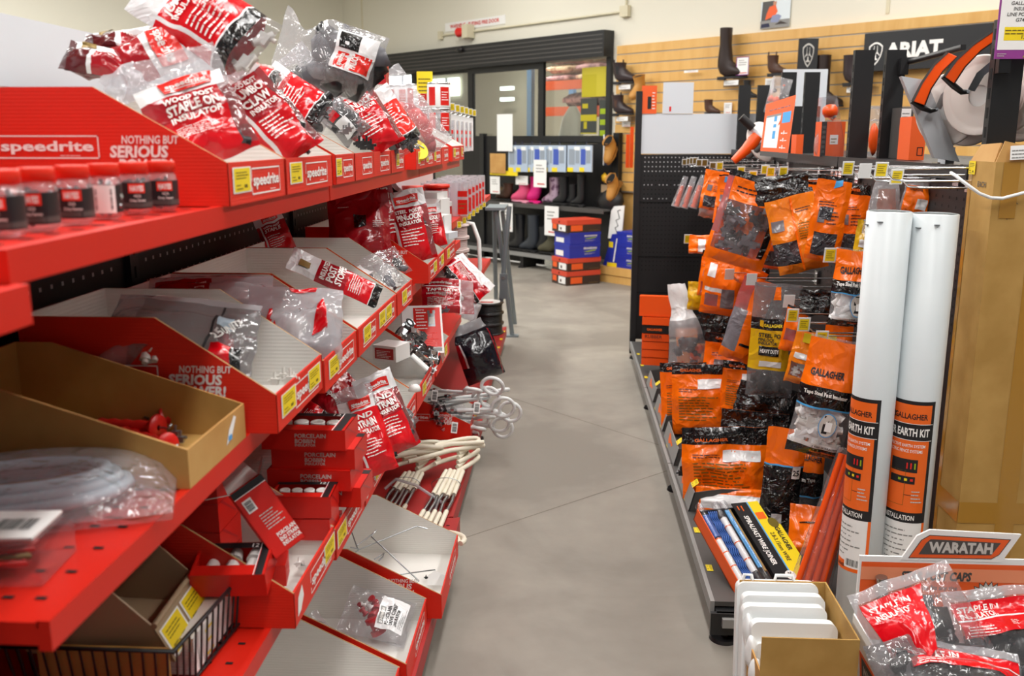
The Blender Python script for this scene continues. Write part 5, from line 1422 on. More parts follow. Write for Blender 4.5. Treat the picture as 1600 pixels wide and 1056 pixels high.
# chrome strainers
def strainer(label, p, M, s=1.0):
    rt = thing('wire_strainer', label, 'strainer', M=Matrix.Translation(p) @ M, group='chrome wire strainers')
    m = MB(); m.span((-0.028 * s, -0.016 * s, 0), (0.028 * s, -0.014 * s, 0.026 * s), 'steel'); m.span((-0.028 * s, 0.014 * s, 0), (0.028 * s, 0.016 * s, 0.026 * s), 'steel'); m.span((-0.03 * s, -0.016 * s, 0), (-0.028 * s, 0.016 * s, 0.026 * s), 'steel'); m.build('frame', rt, bevel=0.001)
    m = MB(); m.cyl((0.005 * s, -0.022 * s, 0.013 * s), (0.005 * s, 0.022 * s, 0.013 * s), 0.009 * s, 'chrome', 14); m.cyl((0.005 * s, -0.012 * s, 0.013 * s), (0.005 * s, -0.009 * s, 0.013 * s), 0.019 * s, 'steel', 16); m.cyl((0.005 * s, 0.009 * s, 0.013 * s), (0.005 * s, 0.012 * s, 0.013 * s), 0.019 * s, 'steel', 16); m.build('drum', rt)
    m = MB(); m.lathe([(0.012 * s, -0.002), (0.02 * s, -0.001), (0.022 * s, 0.001), (0.012 * s, 0.002)], 'black_metal', 12, Matrix.Translation((0.005 * s, 0.024 * s, 0.013 * s)) @ Matrix.Rotation(math.pi / 2, 4, 'X'), closed=True); m.build('gear', rt)
rg = random.Random(5)
sp = [(640, 536), (655, 545), (668, 552), (650, 560), (664, 572), (634, 550), (676, 562), (646, 524), (660, 532), (672, 580), (626, 524), (640, 512)]
for k, (px, py) in enumerate(sp):
    od = ['first', 'second', 'third', 'fourth', 'fifth', 'sixth', 'seventh', 'eighth', 'ninth', 'tenth', 'eleventh', 'twelfth'][k]
    strainer('chrome ratchet wire strainer heaped in the lower shelf bin of strainers', PY(px, py, 3.0 + 0.03 * (k % 5)), Euler((rg.uniform(-0.8, 0.8), rg.uniform(-0.8, 0.8), rg.uniform(0, 6.28))).to_matrix().to_4x4(), 0.8)
m = MB()
for k in range(3): m.cyl((0, 0.012 * k, 0), (0.05, 0.012 * k + 0.01, -0.05), 0.006, 'white_plastic', 10)
tag(m.build('white_rods', loc=PY(642, 556, 2.92)), 'three short white rods in front of the chrome strainers', 'rod')
carton('small white box with red end label half covered by chrome strainers', PY(612, 560, 2.88), (0.085, 0.09, 0.05), -0.35, 'paper_white', red='print_crimson')
# white carton with red face, tape gate bags
Mt = Matrix.Translation(PY(662, 560, 3.35)) @ Matrix.Rotation(math.radians(12), 4, 'Z') @ Matrix.Rotation(math.radians(-38), 4, 'X')
rt = thing('strainer_carton', 'white carton with red picture panel leaning on the lower bins', 'carton', M=Mt)
m = MB(); m.span((-0.075, -0.045, 0), (0.075, 0.045, 0.20), 'paper_white'); m.build('body', rt, bevel=0.002)
m = MB(); f = XP((0.018, -0.045, 0)); m.patch(f, -0.05, 0.05, 0.025, 0.19, 'print_red'); m.fine(f, -0.04, 0.0, 0.10, 0.18, 6, 'white_ink', 0.0013); m.fine(f, -0.04, 0.04, 0.03, 0.09, 7, 'bag_scarlet', 0.0013); m.patch(f, -0.05, 0.05, 0.008, 0.022, 'mid_grey')
m.patch(f, 0.004, 0.03, 0.11, 0.165, 'contents_steel', 0.0014); m.patch(f, 0.008, 0.026, 0.12, 0.15, 'grey_ink', 0.002); m.patch(f, 0.002, 0.012, 0.165, 0.178, 'contents_steel', 0.0014); m.patch(f, 0.022, 0.032, 0.165, 0.178, 'contents_steel', 0.0014); m.text('features', 'white_ink', f, -0.042, 0.178, 0.007, 0.0014); m.build('label', rt)
def flat_bag(label, cx, cy, Y, w, h, yaw, lean, roll, seed, title, sub, **k):
    return bag('insulator_bag', label, PY(cx, cy, Y), w, h, 0.03, yaw, lean, roll, 'bag_crimson', zones=[(0.74, 1, 0, 1, 'film_milky'), (0, 0.74, 0.75, 0.78, 'bag_white'), (0.72, 0.75, 0, 1, 'bag_white')], texts=[('speedrite', 0.08, 0.83, 0.08 * h, 'grey_ink', 0.5 * w), (title, 0.08, 0.58, 0.10 * h, 'white_ink', 0.6 * w), (sub, 0.08, 0.47, 0.07 * h, 'grey_ink', 0.5 * w)],
               fines=[(0.08, 0.62, 0.15, 0.4, 6, 'grey_ink')], contents=('lump', ['contents_grey', 'contents_white'], 6, 0.05, 0.5, 0.012), seed=seed, group='red insulator bags')
flat_bag('tape gate hardware kit bag lying across the far lower bins', 700, 462, 3.75, 0.215, 0.16, 18, 38, 6, 70, 'TAPE GATE', 'HARDWARE KIT')
sr('red and black foil bag behind the tape gate kit', 722, 430, 4.1, 62, 52, 20, 35, 60, (), 71, 0.04, end=True, win=False, logo_=False)
sr('red and black foil bag end poking out past the tape gate kit', 742, 448, 4.25, 42, 52, 20, 35, 50, (), 72, 0.04, end=True, win=False, logo_=False)
clips('grey plastic knobs in front of the tape gate kit', PY(695, 490, 3.6), 3, 0.016, 'contents_grey', 21, 'plastic_fitting', 'fitting')
# black sacks, spools and steel legs at the far end
bag('insulator_bag', 'big dark blue black bag with pink clear top standing on the far base deck', PY(746, 548, 4.85), 0.22, 0.33, 0.12, 25, 8, -16, 'bag_navy', zones=[(0, 1, 0.84, 1, 'film_white'), (0, 0.06, 0.3, 0.7, 'bag_crimson'), (0.93, 0.95, 0, 0.8, 'bag_crimson'), (0.06, 0.09, 0.3, 0.7, 'bag_white')], seed=73, pinch=0.3)
bag('insulator_bag', 'pinkish clear packet lying on the black spools', PY(735, 485, 5.1), 0.12, 0.10, 0.05, 25, 30, -60, 'film_white', seed=74)
for k in range(3):
    disc_reel('wire_spool', '%s black wire spool of the stack on the far base deck' % ['bottom', 'middle', 'top'][k], (-0.545, 6.50, 0.132 + k * 0.075), 0.115, 0.074, 'black_plastic', core='black_rubber', group='stacked wire spools')
m = MB(); m.cyl((0, 0, 0), (0, 0, 0.002), 0.09, 'paper_white', 24); m.patch(plane((0, 0, 0.002), (1, 0, 0), (0, 1, 0)), -0.05, 0.04, -0.06, -0.01, 'print_red'); tag(m.build('spool_label', loc=(-0.545, 6.50, 0.3575)), 'white and red paper disc on the top wire spool', 'label')
disc_reel('wire_spool', 'single dark spool in front of the black spool stack', (-0.56, 5.75, 0.132), 0.10, 0.12, 'black_plastic', core='bag_maroon')
for k in range(8):
    m = MB(); price_tag(m, plane((-0.445, 0, 0.1315), (0, -1, 0), (1, 0, 0)), 0, 0, 0.05, 0.02, 0.0006, back=False)
    tag(m.build('price_ticket', loc=(0, 4.75 + 0.26 * k, 0)), 'yellow ticket on the red base deck edge, number %s from the ring insulators' % ['one', 'two', 'three', 'four', 'five', 'six', 'seven', 'eight'][k], 'ticket', 'tickets on the base deck edge')
rt = thing('step_trestle', 'grey steel folding trestle standing past the end of the red shelving', 'trestle', (0, 0, 0))
def leg(p, q, w_=0.045, mt='galv'):
    m = MB(); m.tube([p, q], w_ * 0.5, mt, 4); return m
A = PY(772, 328, 6.5); B = PY(790, 330, 6.7)
leg(PY(776, 330, 7.0), (-0.40, 7.0, 0.02)).build('leg', rt); leg(PY(772, 330, 7.2), (-0.55, 7.4, 0.02)).build('leg', rt); leg(PY(796, 322, 6.95), PY(783, 470, 6.9), 0.05).build('leg', rt); leg(PY(785, 330, 7.2), (-0.40, 7.4, 0.02)).build('leg', rt)
m = MB(); m.span((-0.02, -0.05, 0), (0.13, 0.35, 0.02), 'galv'); m.build('top_plate', rt, loc=PY(763, 328, 7.0))
m = MB(); m.span((-0.03, -0.01, -0.13), (0.03, 0.01, 0.06), 'galv'); m.cyl((0, -0.012, 0.03), (0, -0.018, 0.03), 0.012, 'steel', 12); m.build('bracket', rt, loc=PY(787, 440, 6.86))
m = MB(); m.span((-0.05, -0.04, 0), (0.05, 0.04, 0.012), 'galv'); m.build('foot_plate', rt, loc=(-0.40, 7.0, 0.0))

# insulated rods on the base deck: two hairpin bundles
def rod_bundle(label, x, y0, y1, z, seed, coil=False):
    rt = thing('rod_bundle', label, 'rod bundle', (x, (y0 + y1) / 2, z), group='bundles of white insulated rods')
    rg = random.Random(seed); h = (y1 - y0) / 2
    for i in range(5):
        xx = (i - 2) * 0.021; zz = 0.012 + 0.004 * (i % 2); a = -h * 0.15 - 0.03 * (i % 2)
        m = MB(); m.tube([(xx * 1.15 - 0.03, -h, zz), (xx - 0.012, a - 0.06, zz + 0.01)], 0.0095, 'cream_rod', 9); lo_ = m.build('lower_sleeve', rt)
        m = MB(); m.tube([(xx - 0.012, a - 0.06, zz + 0.01), (xx - 0.006 + rg.uniform(-0.006, 0.006), a + 0.03, zz + 0.014), (xx * 0.95, a + 0.10, zz + 0.016)], 0.006, 'steel', 8); m.build('bare_wire', lo_)
        m = MB(); m.tube([(xx * 0.95, a + 0.09, zz + 0.016), (xx * 0.8 + 0.02, h * 0.72, zz + 0.04)], 0.0095, 'cream_rod', 9); m.build('upper_sleeve', rt)
    for i in range(5):
        zz = 0.05 + 0.014 * i; sx = 0.15 + 0.01 * i; tw_ = rg.uniform(-0.15, 0.15)
        pts = [(0.03 + 0.085 * math.sin(k / 14 * math.pi * 1.25) - k / 14 * sx * (1 if i % 2 else 0.2), h * 0.72 + 0.15 * math.sin(k / 14 * math.pi) * (1.0 + tw_) + 0.015 * i, zz + 0.03 * k / 14) for k in range(15)]
        m = MB(); m.tube(pts, 0.0095, 'cream_rod', 9); m.build('loop', rt)
    for q in (0.0, 0.02):
        m = MB(); m.tube([(-0.16, h * 0.62 + q * 2, 0.10 + q), (0.0, h * 0.85 + q, 0.125 + q), (0.13, h * 1.12 - q, 0.12 + q)], 0.0095, 'cream_rod', 9); m.build('loop', rt)
    m = MB(); m.tube([(0.058 * math.cos(a * 0.314), h * 0.38, 0.035 + 0.03 * math.sin(a * 0.314)) for a in range(20)], 0.0015, 'steel', 6, closed=True); m.build('tie_wire', rt)
    if coil:
        m = MB()
        for i in range(3):
            r = 0.034 + 0.02 * i; m.tube([(0.05 + r * math.cos(-0.5 + a * 0.30), -h - 0.02 + r * 0.8 * math.sin(-0.5 + a * 0.30) - 0.02, 0.02 + 0.004 * i) for a in range(17)], 0.0095, 'cream_rod', 9)
        m.build('end_loops', rt)
    else:
        m = MB(); m.tube([(-0.07, 0.02, 0.04), (-0.03, 0.05, 0.07), (0.05, 0.04, 0.05), (0.16, -0.05, 0.02)], 0.006, 'film_white', 7); m.build('tie_strap', rt)
rod_bundle('bundle of white sleeved rods deeper on the base deck, strap round its middle', -0.615, 3.10, 3.56, 0.1325, 1)
rod_bundle('bundle of white sleeved rods near the deck edge, looped coil at its near end', -0.455, 2.97, 3.62, 0.1325, 2, True)
# ring insulators poking out of the far deck bin
def ring_rod(label, p, d, L, R_, ax, seed):
    rt = thing('ring_insulator', label, 'insulator', p, group='white ring insulators')
    d = Vector(d).normalized(); ax = Vector(ax).normalized(); s_ = d.cross(ax).normalized()
    m = MB(); c = d * (L + R_)
    pts = [d * -0.1, d * (L * 0.5), d * L]
    pts += [c + (-d * math.cos(a * 0.33) + s_ * math.sin(a * 0.33)) * R_ + ax * 0.004 * a * 0.33 for a in range(1, 20)]
    m.tube(pts, 0.0085, 'white_plastic', 9); m.build('ring', rt)
    m = MB(); m.tube([d * -0.22, d * -0.1], 0.005, 'steel', 8); m.cyl(d * -0.13, d * -0.115, 0.012, 'chrome', 6); m.build('screw', rt)
rr = [((735, 612), (0.9, -0.25, 0.25), 0.05, (0.1, 0.9, 0.3)), ((728, 625), (0.95, -0.2, 0.15), 0.05, (0.2, 0.95, 0.0)), ((745, 618), (0.95, 0.1, 0.1), 0.045, (0, 0.4, 0.9)), ((722, 640), (0.9, -0.3, 0.1), 0.042, (0, 0.8, 0.5)),
      ((735, 645), (0.95, -0.1, 0.0), 0.04, (0, 0.3, 0.9)), ((748, 640), (1, 0.05, 0.05), 0.052, (0, 1, 0.2)), ((760, 645), (1, -0.1, 0.05), 0.05, (0.1, 1, 0.1)), ((725, 652), (0.95, 0.1, -0.1), 0.042, (0, 0.4, 0.9)),
      ((742, 660), (1, 0, -0.02), 0.05, (0.2, 1, 0.1)), ((750, 664), (1, -0.1, -0.1), 0.048, (0.1, 1, -0.1)), ((712, 612), (0.85, -0.5, 0.1), 0.038, (0, 0.6, 0.8)), ((715, 668), (0.9, -0.4, 0.0), 0.04, (0, 0.5, 0.8)),
      ((722, 628), (0.9, -0.2, 0.3), 0.04, (0.1, 0.7, 0.6)), ((705, 676), (0.9, -0.3, 0.0), 0.038, (0, 0.6, 0.7))]
for k, (q, d, R_, ax) in enumerate(rr):
    ring_rod('white ring ended insulator rod in the tangle poking from the far deck bin', PY(q[0], q[1], 4.12 + 0.035 * (k % 5)), d, 0.06, R_, ax, k)
bag('insulator_bag', 'clear sleeve holding ring insulator stems above the deck bin', PY(690, 640, 4.2), 0.10, 0.22, 0.05, 10, 30, -75, 'film_clear', contents=('lump', ['contents_white', 'contents_steel'], 8, 0.1, 0.9, 0.014), seed=76)
bag('insulator_bag', 'second clear sleeve of stems lying lower in the deck bin', PY(700, 665, 4.12), 0.09, 0.22, 0.05, 10, 30, -80, 'film_clear', contents=('lump', ['contents_white', 'contents_steel'], 8, 0.1, 0.9, 0.014), seed=77)
for k, (px, py) in enumerate([(682, 655), (690, 640), (678, 634), (688, 662), (681, 646)]):
    m = MB(); m.cyl((-0.03, 0, 0), (0.03, 0, 0), 0.006, 'steel', 8); m.cyl((0.02, 0, 0), (0.035, 0, 0), 0.016, 'chrome', 6); m.cyl((-0.01, 0, 0), (0.0, 0, 0), 0.015, 'steel', 6); m.box((0, 0.0, 0.012), (0.014, 0.03, 0.02), 'black_metal')
    tag(m.build('bolt_clamp', M=Matrix.Translation(PY(px, py, 4.08)) @ Euler((k, k * 0.7, k * 1.3)).to_matrix().to_4x4()), 'bright zinc bolt clamp in the cluster on the ring insulator bin', 'clamp', 'zinc bolt clamps')
for k, (px, py) in enumerate([(679, 618), (745, 637), (710, 668)]):
    m = MB(); m.box((0, 0, 0), (0.028, 0.002, 0.05), 'paper_white'); m.barcode(XP((0, -0.001, 0)), -0.01, 0.01, -0.02, 0.02, horizontal=True)
    tag(m.build('paper_tag', M=Matrix.Translation(PY(px, py, 4.0)) @ orient(20, 20, 12)), ['small white barcode tag at the back of the ring insulators', 'small white barcode tag wrapped on the outermost ring rods', 'small white barcode tag near the deck bin corner'][k], 'tag')

# bent wires, drive corner bag, clear film in the deck bins
def wire(label, pts, r=0.002):
    m = MB(); c = Vector(pts[0]); m.tube([Vector(p) - c for p in pts], r, 'steel', 7); tag(m.build('bent_wire', loc=c), label, 'wire')
wire('long straight bent wire reaching from the deck bin to the rod loop', [PY(548, 855, 2.50), PY(562, 858, 2.52), PY(651, 822, 2.75), PY(668, 826, 2.75)])
wire('hairpin wire crossing the deck bin from back to front', [PY(558, 852, 2.54), PY(585, 832, 2.6), PY(588, 828, 2.61), PY(580, 838, 2.58), PY(655, 908, 2.56), PY(640, 914, 2.54)])
wire('short hooked wire at the near wall of the deck bin', [PY(585, 874, 2.52), PY(600, 864, 2.55), PY(598, 870, 2.55), PY(592, 876, 2.53)])
wire('bent wire lying along the floor of the deck bin', [PY(620, 898, 2.62), PY(680, 890, 2.7), PY(682, 895, 2.68), PY(676, 902, 2.66)])
wire('thin wire standing up at the back of the deck bin', [PY(549, 830, 2.6), PY(560, 860, 2.53), PY(556, 862, 2.52)])
m = MB(); m.prism([(0, 0), (0.05, 0), (0.055, 0.03), (0.02, 0.045), (0, 0.03)], 0.001, 'paper_white', plane((0, 0, 0), (1, 0, 0), (0, 0.5, 0.8)))
tag(m.build('paper_scrap', loc=PY(668, 914, 2.62)), 'crumpled white paper scrap among the bent wires', 'paper')
clips('coil of thin black cord among the bent wires', PZ(665, 905, 0.145), 2, 0.008, 'contents_black', 17, 'cord_coil', 'cord')
bag('insulator_bag', 'clear bag of porcelain drive corner insulators with white label, lying in the deck bin', PZ(590, 962, 0.20), 0.155, 0.19, 0.06, 35, 62, -52, 'film_clear', zones=[],
    quads=[(((0.12, 0.08), (0.85, 0.08), (0.85, 0.5), (0.12, 0.5)), 'bag_white'), (((0.2, 0.40), (0.62, 0.40), (0.62, 0.48), (0.2, 0.48)), 'mid_grey', 0.0012)], texts=[('speedrite', 0.23, 0.42, 0.010, 'white_ink', 0.055), ('PORCELAIN', 0.2, 0.33, 0.010, 'black_ink', 0.068), ('DRIVE CORNER', 0.2, 0.26, 0.010, 'black_ink', 0.085), ('INSULATOR', 0.2, 0.19, 0.009, 'black_ink', 0.06)], fines=[(0.2, 0.7, 0.1, 0.17, 3, 'mid_grey')],
    contents=('bobbin', ['contents_red', 'contents_red', 'porcelain'], 7, 0.45, 0.85, 0.024), seed=80)
bobbin('white porcelain knob in the front of the drive corner bin', PZ(643, 958, 0.14), 0.016, 0.03)
bag('insulator_bag', 'empty clear film lying in the nearest deck bin', PZ(480, 1015, 0.20), 0.16, 0.16, 0.05, 30, 55, -20, 'film_milky', seed=81, crump=1.6)
bobbin('white porcelain ring on the floor of the nearest deck bin', PZ(545, 1052, 0.14), 0.014, 0.014)

# wire basket with a beige parts bin and white pleated packs
bz0, bz1 = 0.672, 0.765
cs = [Vector((-0.83, 1.20, 0)), Vector((-0.565, 1.20, 0)), Vector((-0.545, 1.485, 0)), Vector((-0.80, 1.485, 0))]
rt = thing('wire_basket', 'black wire basket on the lower shelf holding a beige bin', 'basket', (-0.68, 1.34, bz0))
o_ = Vector((-0.68, 1.34, bz0))
m = MB()
m.tube([c + Vector((0, 0, bz1)) - o_ for c in cs], 0.004, 'black_metal', 8, closed=True)
m.build('rim', rt); m = MB()
sh = lambda c: (c - Vector((-0.68, 1.34, 0))) * 0.93 + Vector((-0.68, 1.34, 0))
m.tube([sh(c) + Vector((0, 0, bz0 + 0.003)) - o_ for c in cs], 0.003, 'black_metal', 8, closed=True)
for i in range(4):
    a, b = cs[i], cs[(i + 1) % 4]
    for k in range(14):
        p = a.lerp(b, (k + 0.5) / 14); m.tube([p + Vector((0, 0, bz1)) - o_, sh(p) + Vector((0, 0, bz0 + 0.003)) - o_], 0.0019, 'black_metal', 6)
for k in range(12):
    p = cs[0].lerp(cs[1], (k + 0.5) / 12); q = cs[3].lerp(cs[2], (k + 0.5) / 12); m.tube([sh(p) + Vector((0, 0, bz0 + 0.003)) - o_, sh(q) + Vector((0, 0, bz0 + 0.003)) - o_], 0.0019, 'black_metal', 6)
m.build('wires', rt)
# beige parts bin inside
Mt = Matrix.Translation((-0.712, 1.318, 0.735)) @ Matrix.Rotation(math.radians(4), 4, 'Z') @ Matrix.Rotation(math.radians(4), 4, 'Y')
rt = thing('parts_bin', 'beige plastic parts bin with two yellow price tags, sitting in the wire basket', 'parts bin', M=Mt)

m = MB()
pr = [(0.025, 0.0), (-0.008, 0.055), (-0.10, 0.135), (-0.20, 0.135), (-0.19, 0.0)]
for yy, s_ in ((-0.09, -1), (0.09, 1)): m.prism(pr, 0.004, 'beige_plastic', lambda a, b, off=0.0, yy=yy, s_=s_: Vector((a + 0.10, yy + s_ * off, b)))
m.span((-0.10, -0.086, 0.0), (-0.096, 0.086, 0.135), 'beige_plastic'); m.span((-0.096, -0.086, 0), (0.10, 0.086, 0.004), 'beige_plastic')
fr = plane((0.126, -0.09, 0), (0, 1, 0), (-0.55, 0, 0.92)); m.prism([(0, 0), (0.18, 0), (0.18, 0.06), (0, 0.06)], 0.004, 'beige_plastic', fr)
m.tube([(0.094, -0.09, 0.056), (0.094, 0.09, 0.056)], 0.005, 'beige_plastic', 8); m.build('bin', rt)
for k, a in enumerate((0.010, 0.098)):
    p = MB(); price_tag(p, fr, a, 0.005, 0.07, 0.045, 0.001); p.build('price_tag', rt)
m = MB()
for k in range(12):
    m.box((0, 0, 0.0025 + 0.0052 * k), (0.045, 0.17, 0.0044), 'paper_white')
    if k % 4 == 1: m.patch(plane((0.0228, -0.06, 0.0025 + 0.0052 * k - 0.002), (0, 1, 0), (0, 0, 1)), 0.02, 0.05, 0, 0.004, 'yellow_tag')
tag(m.build('packet_stack', M=Matrix.Translation((-0.59, 1.36, 0.68))), 'stack of thin white packets with yellow flecks inside the wire basket', 'packets')
m = MB(); m.box((0, 0, 0.04), (0.20, 0.006, 0.08), 'kraft'); tag(m.build('cardboard_sheet', loc=(-0.68, 1.216, 0.68)), 'brown cardboard sheet lining the near side of the wire basket', 'card')
m = MB(); m.box((0, 0, 0.055), (0.07, 0.005, 0.11), 'kraft'); tag(m.build('cardboard_sheet', loc=(-0.59, 1.465, 0.68)), 'brown cardboard flap standing behind the white packets', 'card')
# ------------------------------------------------------------------ right side: hooks and hanging orange packets
def pk(q, X): p = PX(q[0], q[1], X); return p
OD = ['first', 'second', 'third', 'fourth', 'fifth', 'sixth', 'seventh', 'eighth', 'ninth', 'tenth', 'eleventh', 'twelfth', 'thirteenth', 'fourteenth', 'fifteenth', 'sixteenth', 'seventeenth', 'eighteenth']
TH = [(1074, 253), (1081, 252), (1086, 251), (1091, 251), (1097, 254), (1106, 254), (1119, 259), (1130, 259), (1164, 267), (1183, 274), (1202, 265), (1211, 268), (1231, 268)]
for k, q in enumerate(TH):
    p = pk(q, 0.78 + (0.06 if k in (10, 11, 12) else 0.0))
    hook('chrome peg hook with yellow ticket in the top row, %s from the far pegboard' % OD[k], (1.10, p.y, p.z - 0.03), (-1, 0, 0), 1.10 - p.x, group='top row of peg hooks', tagc='brass' if k < 7 else 'yellow_tag')
for k, (q, X, c) in enumerate([((1334, 260), 0.86, 'yellow_tag'), ((1361, 264), 0.86, None), ((1387, 262), 0.86, 'yellow_tag'), ((1411, 273), 0.92, 'yellow_tag')]):
    p = pk(q, X)
    hook(['chrome peg hook with yellow ticket in the top row, first past the post pair', 'chrome peg hook with blank lilac ticket behind the white tubes', 'chrome peg hook with yellow ticket above the first white tube', 'chrome peg hook with yellow ticket between tubes and tall carton'][k], (1.10, p.y, p.z - 0.035), (-1, 0, 0), 1.10 - p.x, group='top row of peg hooks', tagc=c, tagw=0.034, tagh=0.042)
ML = [((1080, 373), 0.66, 'at the far pegboard'), ((1146, 428), 0.74, 'above the tall grey orange packet'), ((1181, 436), 0.76, 'above the yellow steel post packet'), ((1240, 470), 0.84, 'highest of four stepped hooks by the white tubes'),
      ((1246, 492), 0.82, 'second of four stepped hooks by the white tubes'), ((1264, 506), 0.82, 'third of four stepped hooks by the white tubes'), ((1292, 527), 0.84, 'holding the big tape insulator packet'), ((1305, 398), 0.88, 'holding the packet tucked behind the first tube')]
for k, (q, X, lb) in enumerate(ML):
    p = pk(q, X)
    hook('chrome peg hook of the middle rows ' + lb, (1.10, p.y, p.z - 0.03), (-1, 0, 0), 1.10 - p.x, group='middle rows of peg hooks', tagc='yellow_tag' if k in (0, 4, 5, 6, 7) else None, tagw=0.04, tagh=0.05)
def ga(label, cx, cy, Y, wpx, hpx, yaw=-15, lean=2, roll=0, seed=1, t=0.04, style='std', top='bag_black', body='bag_orange', win='bag_window', name='hanging_packet', extra_q=(), extra_z=(), texts=(), fines_=(), cont=None, group='orange packets on the hooks', tags=(), ztop=0.86, **kw):
    w, h = wpx * K(Y), hpx * K(Y)
    z = []; q = []; tx = []; fi = []
    if style == 'std':
        z = [(0, 1, ztop, 1, top), (0.14, 0.86, 0.07, 0.34, win)]
        q = [(((0.2, 0.46), (0.42, 0.46), (0.42, 0.60), (0.2, 0.60)), 'bag_grey')]; fi = [(0.5, 0.9, 0.45, 0.62, 4, 'black_ink'), (0.15, 0.8, 0.66, 0.72, 2, 'black_ink')]
        tx = [('GALLAGHER', 0.2, ztop + 0.05, 0.035 * h, 'orange_ink', 0.5 * w)]
    elif style == 'back':
        z = [(0, 1, ztop, 1, top)]; fi = [(0.12, 0.5, 0.62, 0.68, 2, 'black_ink'), (0.12, 0.88, 0.22, 0.58, 9, 'tag_ink'), (0.15, 0.85, 0.08, 0.14, 1, 'black_ink')]
        q = [(((0.48, ztop - 0.2), (0.92, ztop - 0.19), (0.92, ztop - 0.06), (0.48, ztop - 0.07)), 'bag_white')]
        tx = [('GALLAGHER', 0.15, ztop + 0.04, 0.04 * h, 'orange_ink', 0.4 * w)]
    elif style == 'plain': z = [(0, 1, ztop, 1, top)]
    q += list(extra_q); z += list(extra_z); tx += list(texts); fi += list(fines_)
    return bag(name, label, PY(cx, cy, Y), w, h, t, yaw, lean, roll, body, zones=z, quads=q, texts=tx, fines=fi, contents=cont, seed=seed, group=group, tags=tags, **kw)
# far end of the top row
for k, (x, y) in enumerate([(1064, 298), (1077, 299), (1091, 298)]):
    rt = thing('clear_tube_packet', 'clear tube of orange parts hanging in the top row, %s from the far pegboard' % OD[k], 'packet', M=Matrix.Translation(PY(x, y, 5.75 - 0.2 * k)) @ orient(-15, 0, 17), group='clear tubes of orange parts')
    m = MB(); m.cyl((0, 0, -0.10), (0, 0, 0.09), 0.028, 'film_milky', 16, r1=0.016); m.build('sleeve', rt)
    m = MB(); m.cyl((0.004, 0, -0.095), (0, 0, 0.03), 0.016, 'orange_plastic', 12, r1=0.01); m.lump((-0.008, 0, -0.075), 0.013, 'contents_grey', k); m.build('contents', rt)
bag('hanging_packet', 'pale clear packet hanging beyond the big clear and orange packet', PY(1109, 318, 5.2), 0.10, 0.16, 0.05, -20, 0, 10, 'film_orange', contents=('lump', 'contents_white', 8, 0.05, 0.6, 0.016), seed=90, group='orange packets on the hooks')
ga('small orange packet with grey window hanging beside the clear tubes', 1116, 296, 4.95, 36, 62, -20, 0, 8, 91, 0.03, ztop=0.95)
ga('narrow orange packet with blue tab hanging behind the big clear one', 1134, 312, 4.6, 30, 74, -20, 0, 6, 92, 0.03, ztop=0.97, extra_q=[(((0.3, 0.84), (0.7, 0.84), (0.7, 0.96), (0.3, 0.96)), 'blue_ink')])
# the big clear-fronted packet and its neighbours
ga('big clear fronted orange packet of black parts, largest in the top row', 1166, 345, 3.75, 92, 138, -14, 2, 15, 93, 0.07, style='none', body='bag_orange', extra_z=[(0.05, 0.92, 0.13, 0.68, 'film_clear'), (0, 1, 0.93, 1, 'bag_black'), (0, 0.10, 0.3, 0.93, 'film_orange')],
   fines_=[(0.2, 0.7, 0.78, 0.87, 2, 'black_ink')], extra_q=[(((0.86, 0.15), (0.95, 0.15), (0.99, 0.62), (0.9, 0.62)), 'bag_black'), (((0.72, 0.62), (0.9, 0.64), (0.9, 0.76), (0.74, 0.76)), 'bag_grey')], cont=('claw', ['contents_grey', 'contents_black', 'contents_grey'], 26, 0.12, 0.58, 0.024))
ga('folded black packet top draped over the hooks between two orange packets', 1222, 296, 3.6, 76, 44, -15, 10, -8, 94, 0.03, style='plain', body='bag_black', top='bag_black', crump=2.0)
ga('orange packet with disc picture and black window, tilted, beside the big clear one', 1243, 362, 3.5, 72, 122, -12, 2, -15, 95, 0.05, style='none', body='bag_amber', extra_z=[(0, 0.5, 0.12, 0.40, 'bag_window'), (0, 1, 0.94, 1, 'bag_black')], extra_q=[(((0.04, 0.55), (0.3, 0.55), (0.3, 0.68), (0.04, 0.68)), 'bag_grey'), (((0.5, 0.02), (0.54, 0.02), (0.54, 0.92), (0.5, 0.92)), 'bag_orange')],
   fines_=[(0.58, 0.92, 0.74, 0.80, 2, 'black_ink'), (0.58, 0.9, 0.4, 0.62, 7, 'tag_ink')])
ga('orange packet bottom showing dark window behind the tilted orange packet', 1212, 378, 3.95, 60, 84, -15, 0, 6, 96, 0.04, win='bag_window')
ga('orange packet with two black windows and a blue tab, beside the tilted one', 1294, 342, 3.3, 50, 128, -18, 0, 6, 97, 0.045, ztop=0.95, extra_q=[(((0.2, 0.5), (0.62, 0.5), (0.62, 0.64), (0.2, 0.64)), 'bag_window'), (((0.5, 0.86), (0.75, 0.9), (0.75, 0.97), (0.55, 0.95)), 'blue_ink')])
ga('darker orange packet hanging half behind the first white tube', 1330, 346, 3.45, 46, 110, -20, 0, 2, 98, 0.045)
ga('thin orange packet in the shade behind the black folded packet', 1270, 320, 3.75, 36, 86, -15, 0, 0, 99, 0.03)
bag('hanging_packet', 'pinkish clear packet with white tag hanging above the first white tube', PY(1383, 315, 3.0), 0.125, 0.20, 0.05, -10, 0, 0, 'film_milky', zones=[(0.2, 0.85, 0.0, 0.7, 'film_orange')], quads=[(((0.32, 0.8), (0.62, 0.8), (0.62, 0.95), (0.32, 0.95)), 'bag_white')], seed=100, taper=0.55, group='orange packets on the hooks')
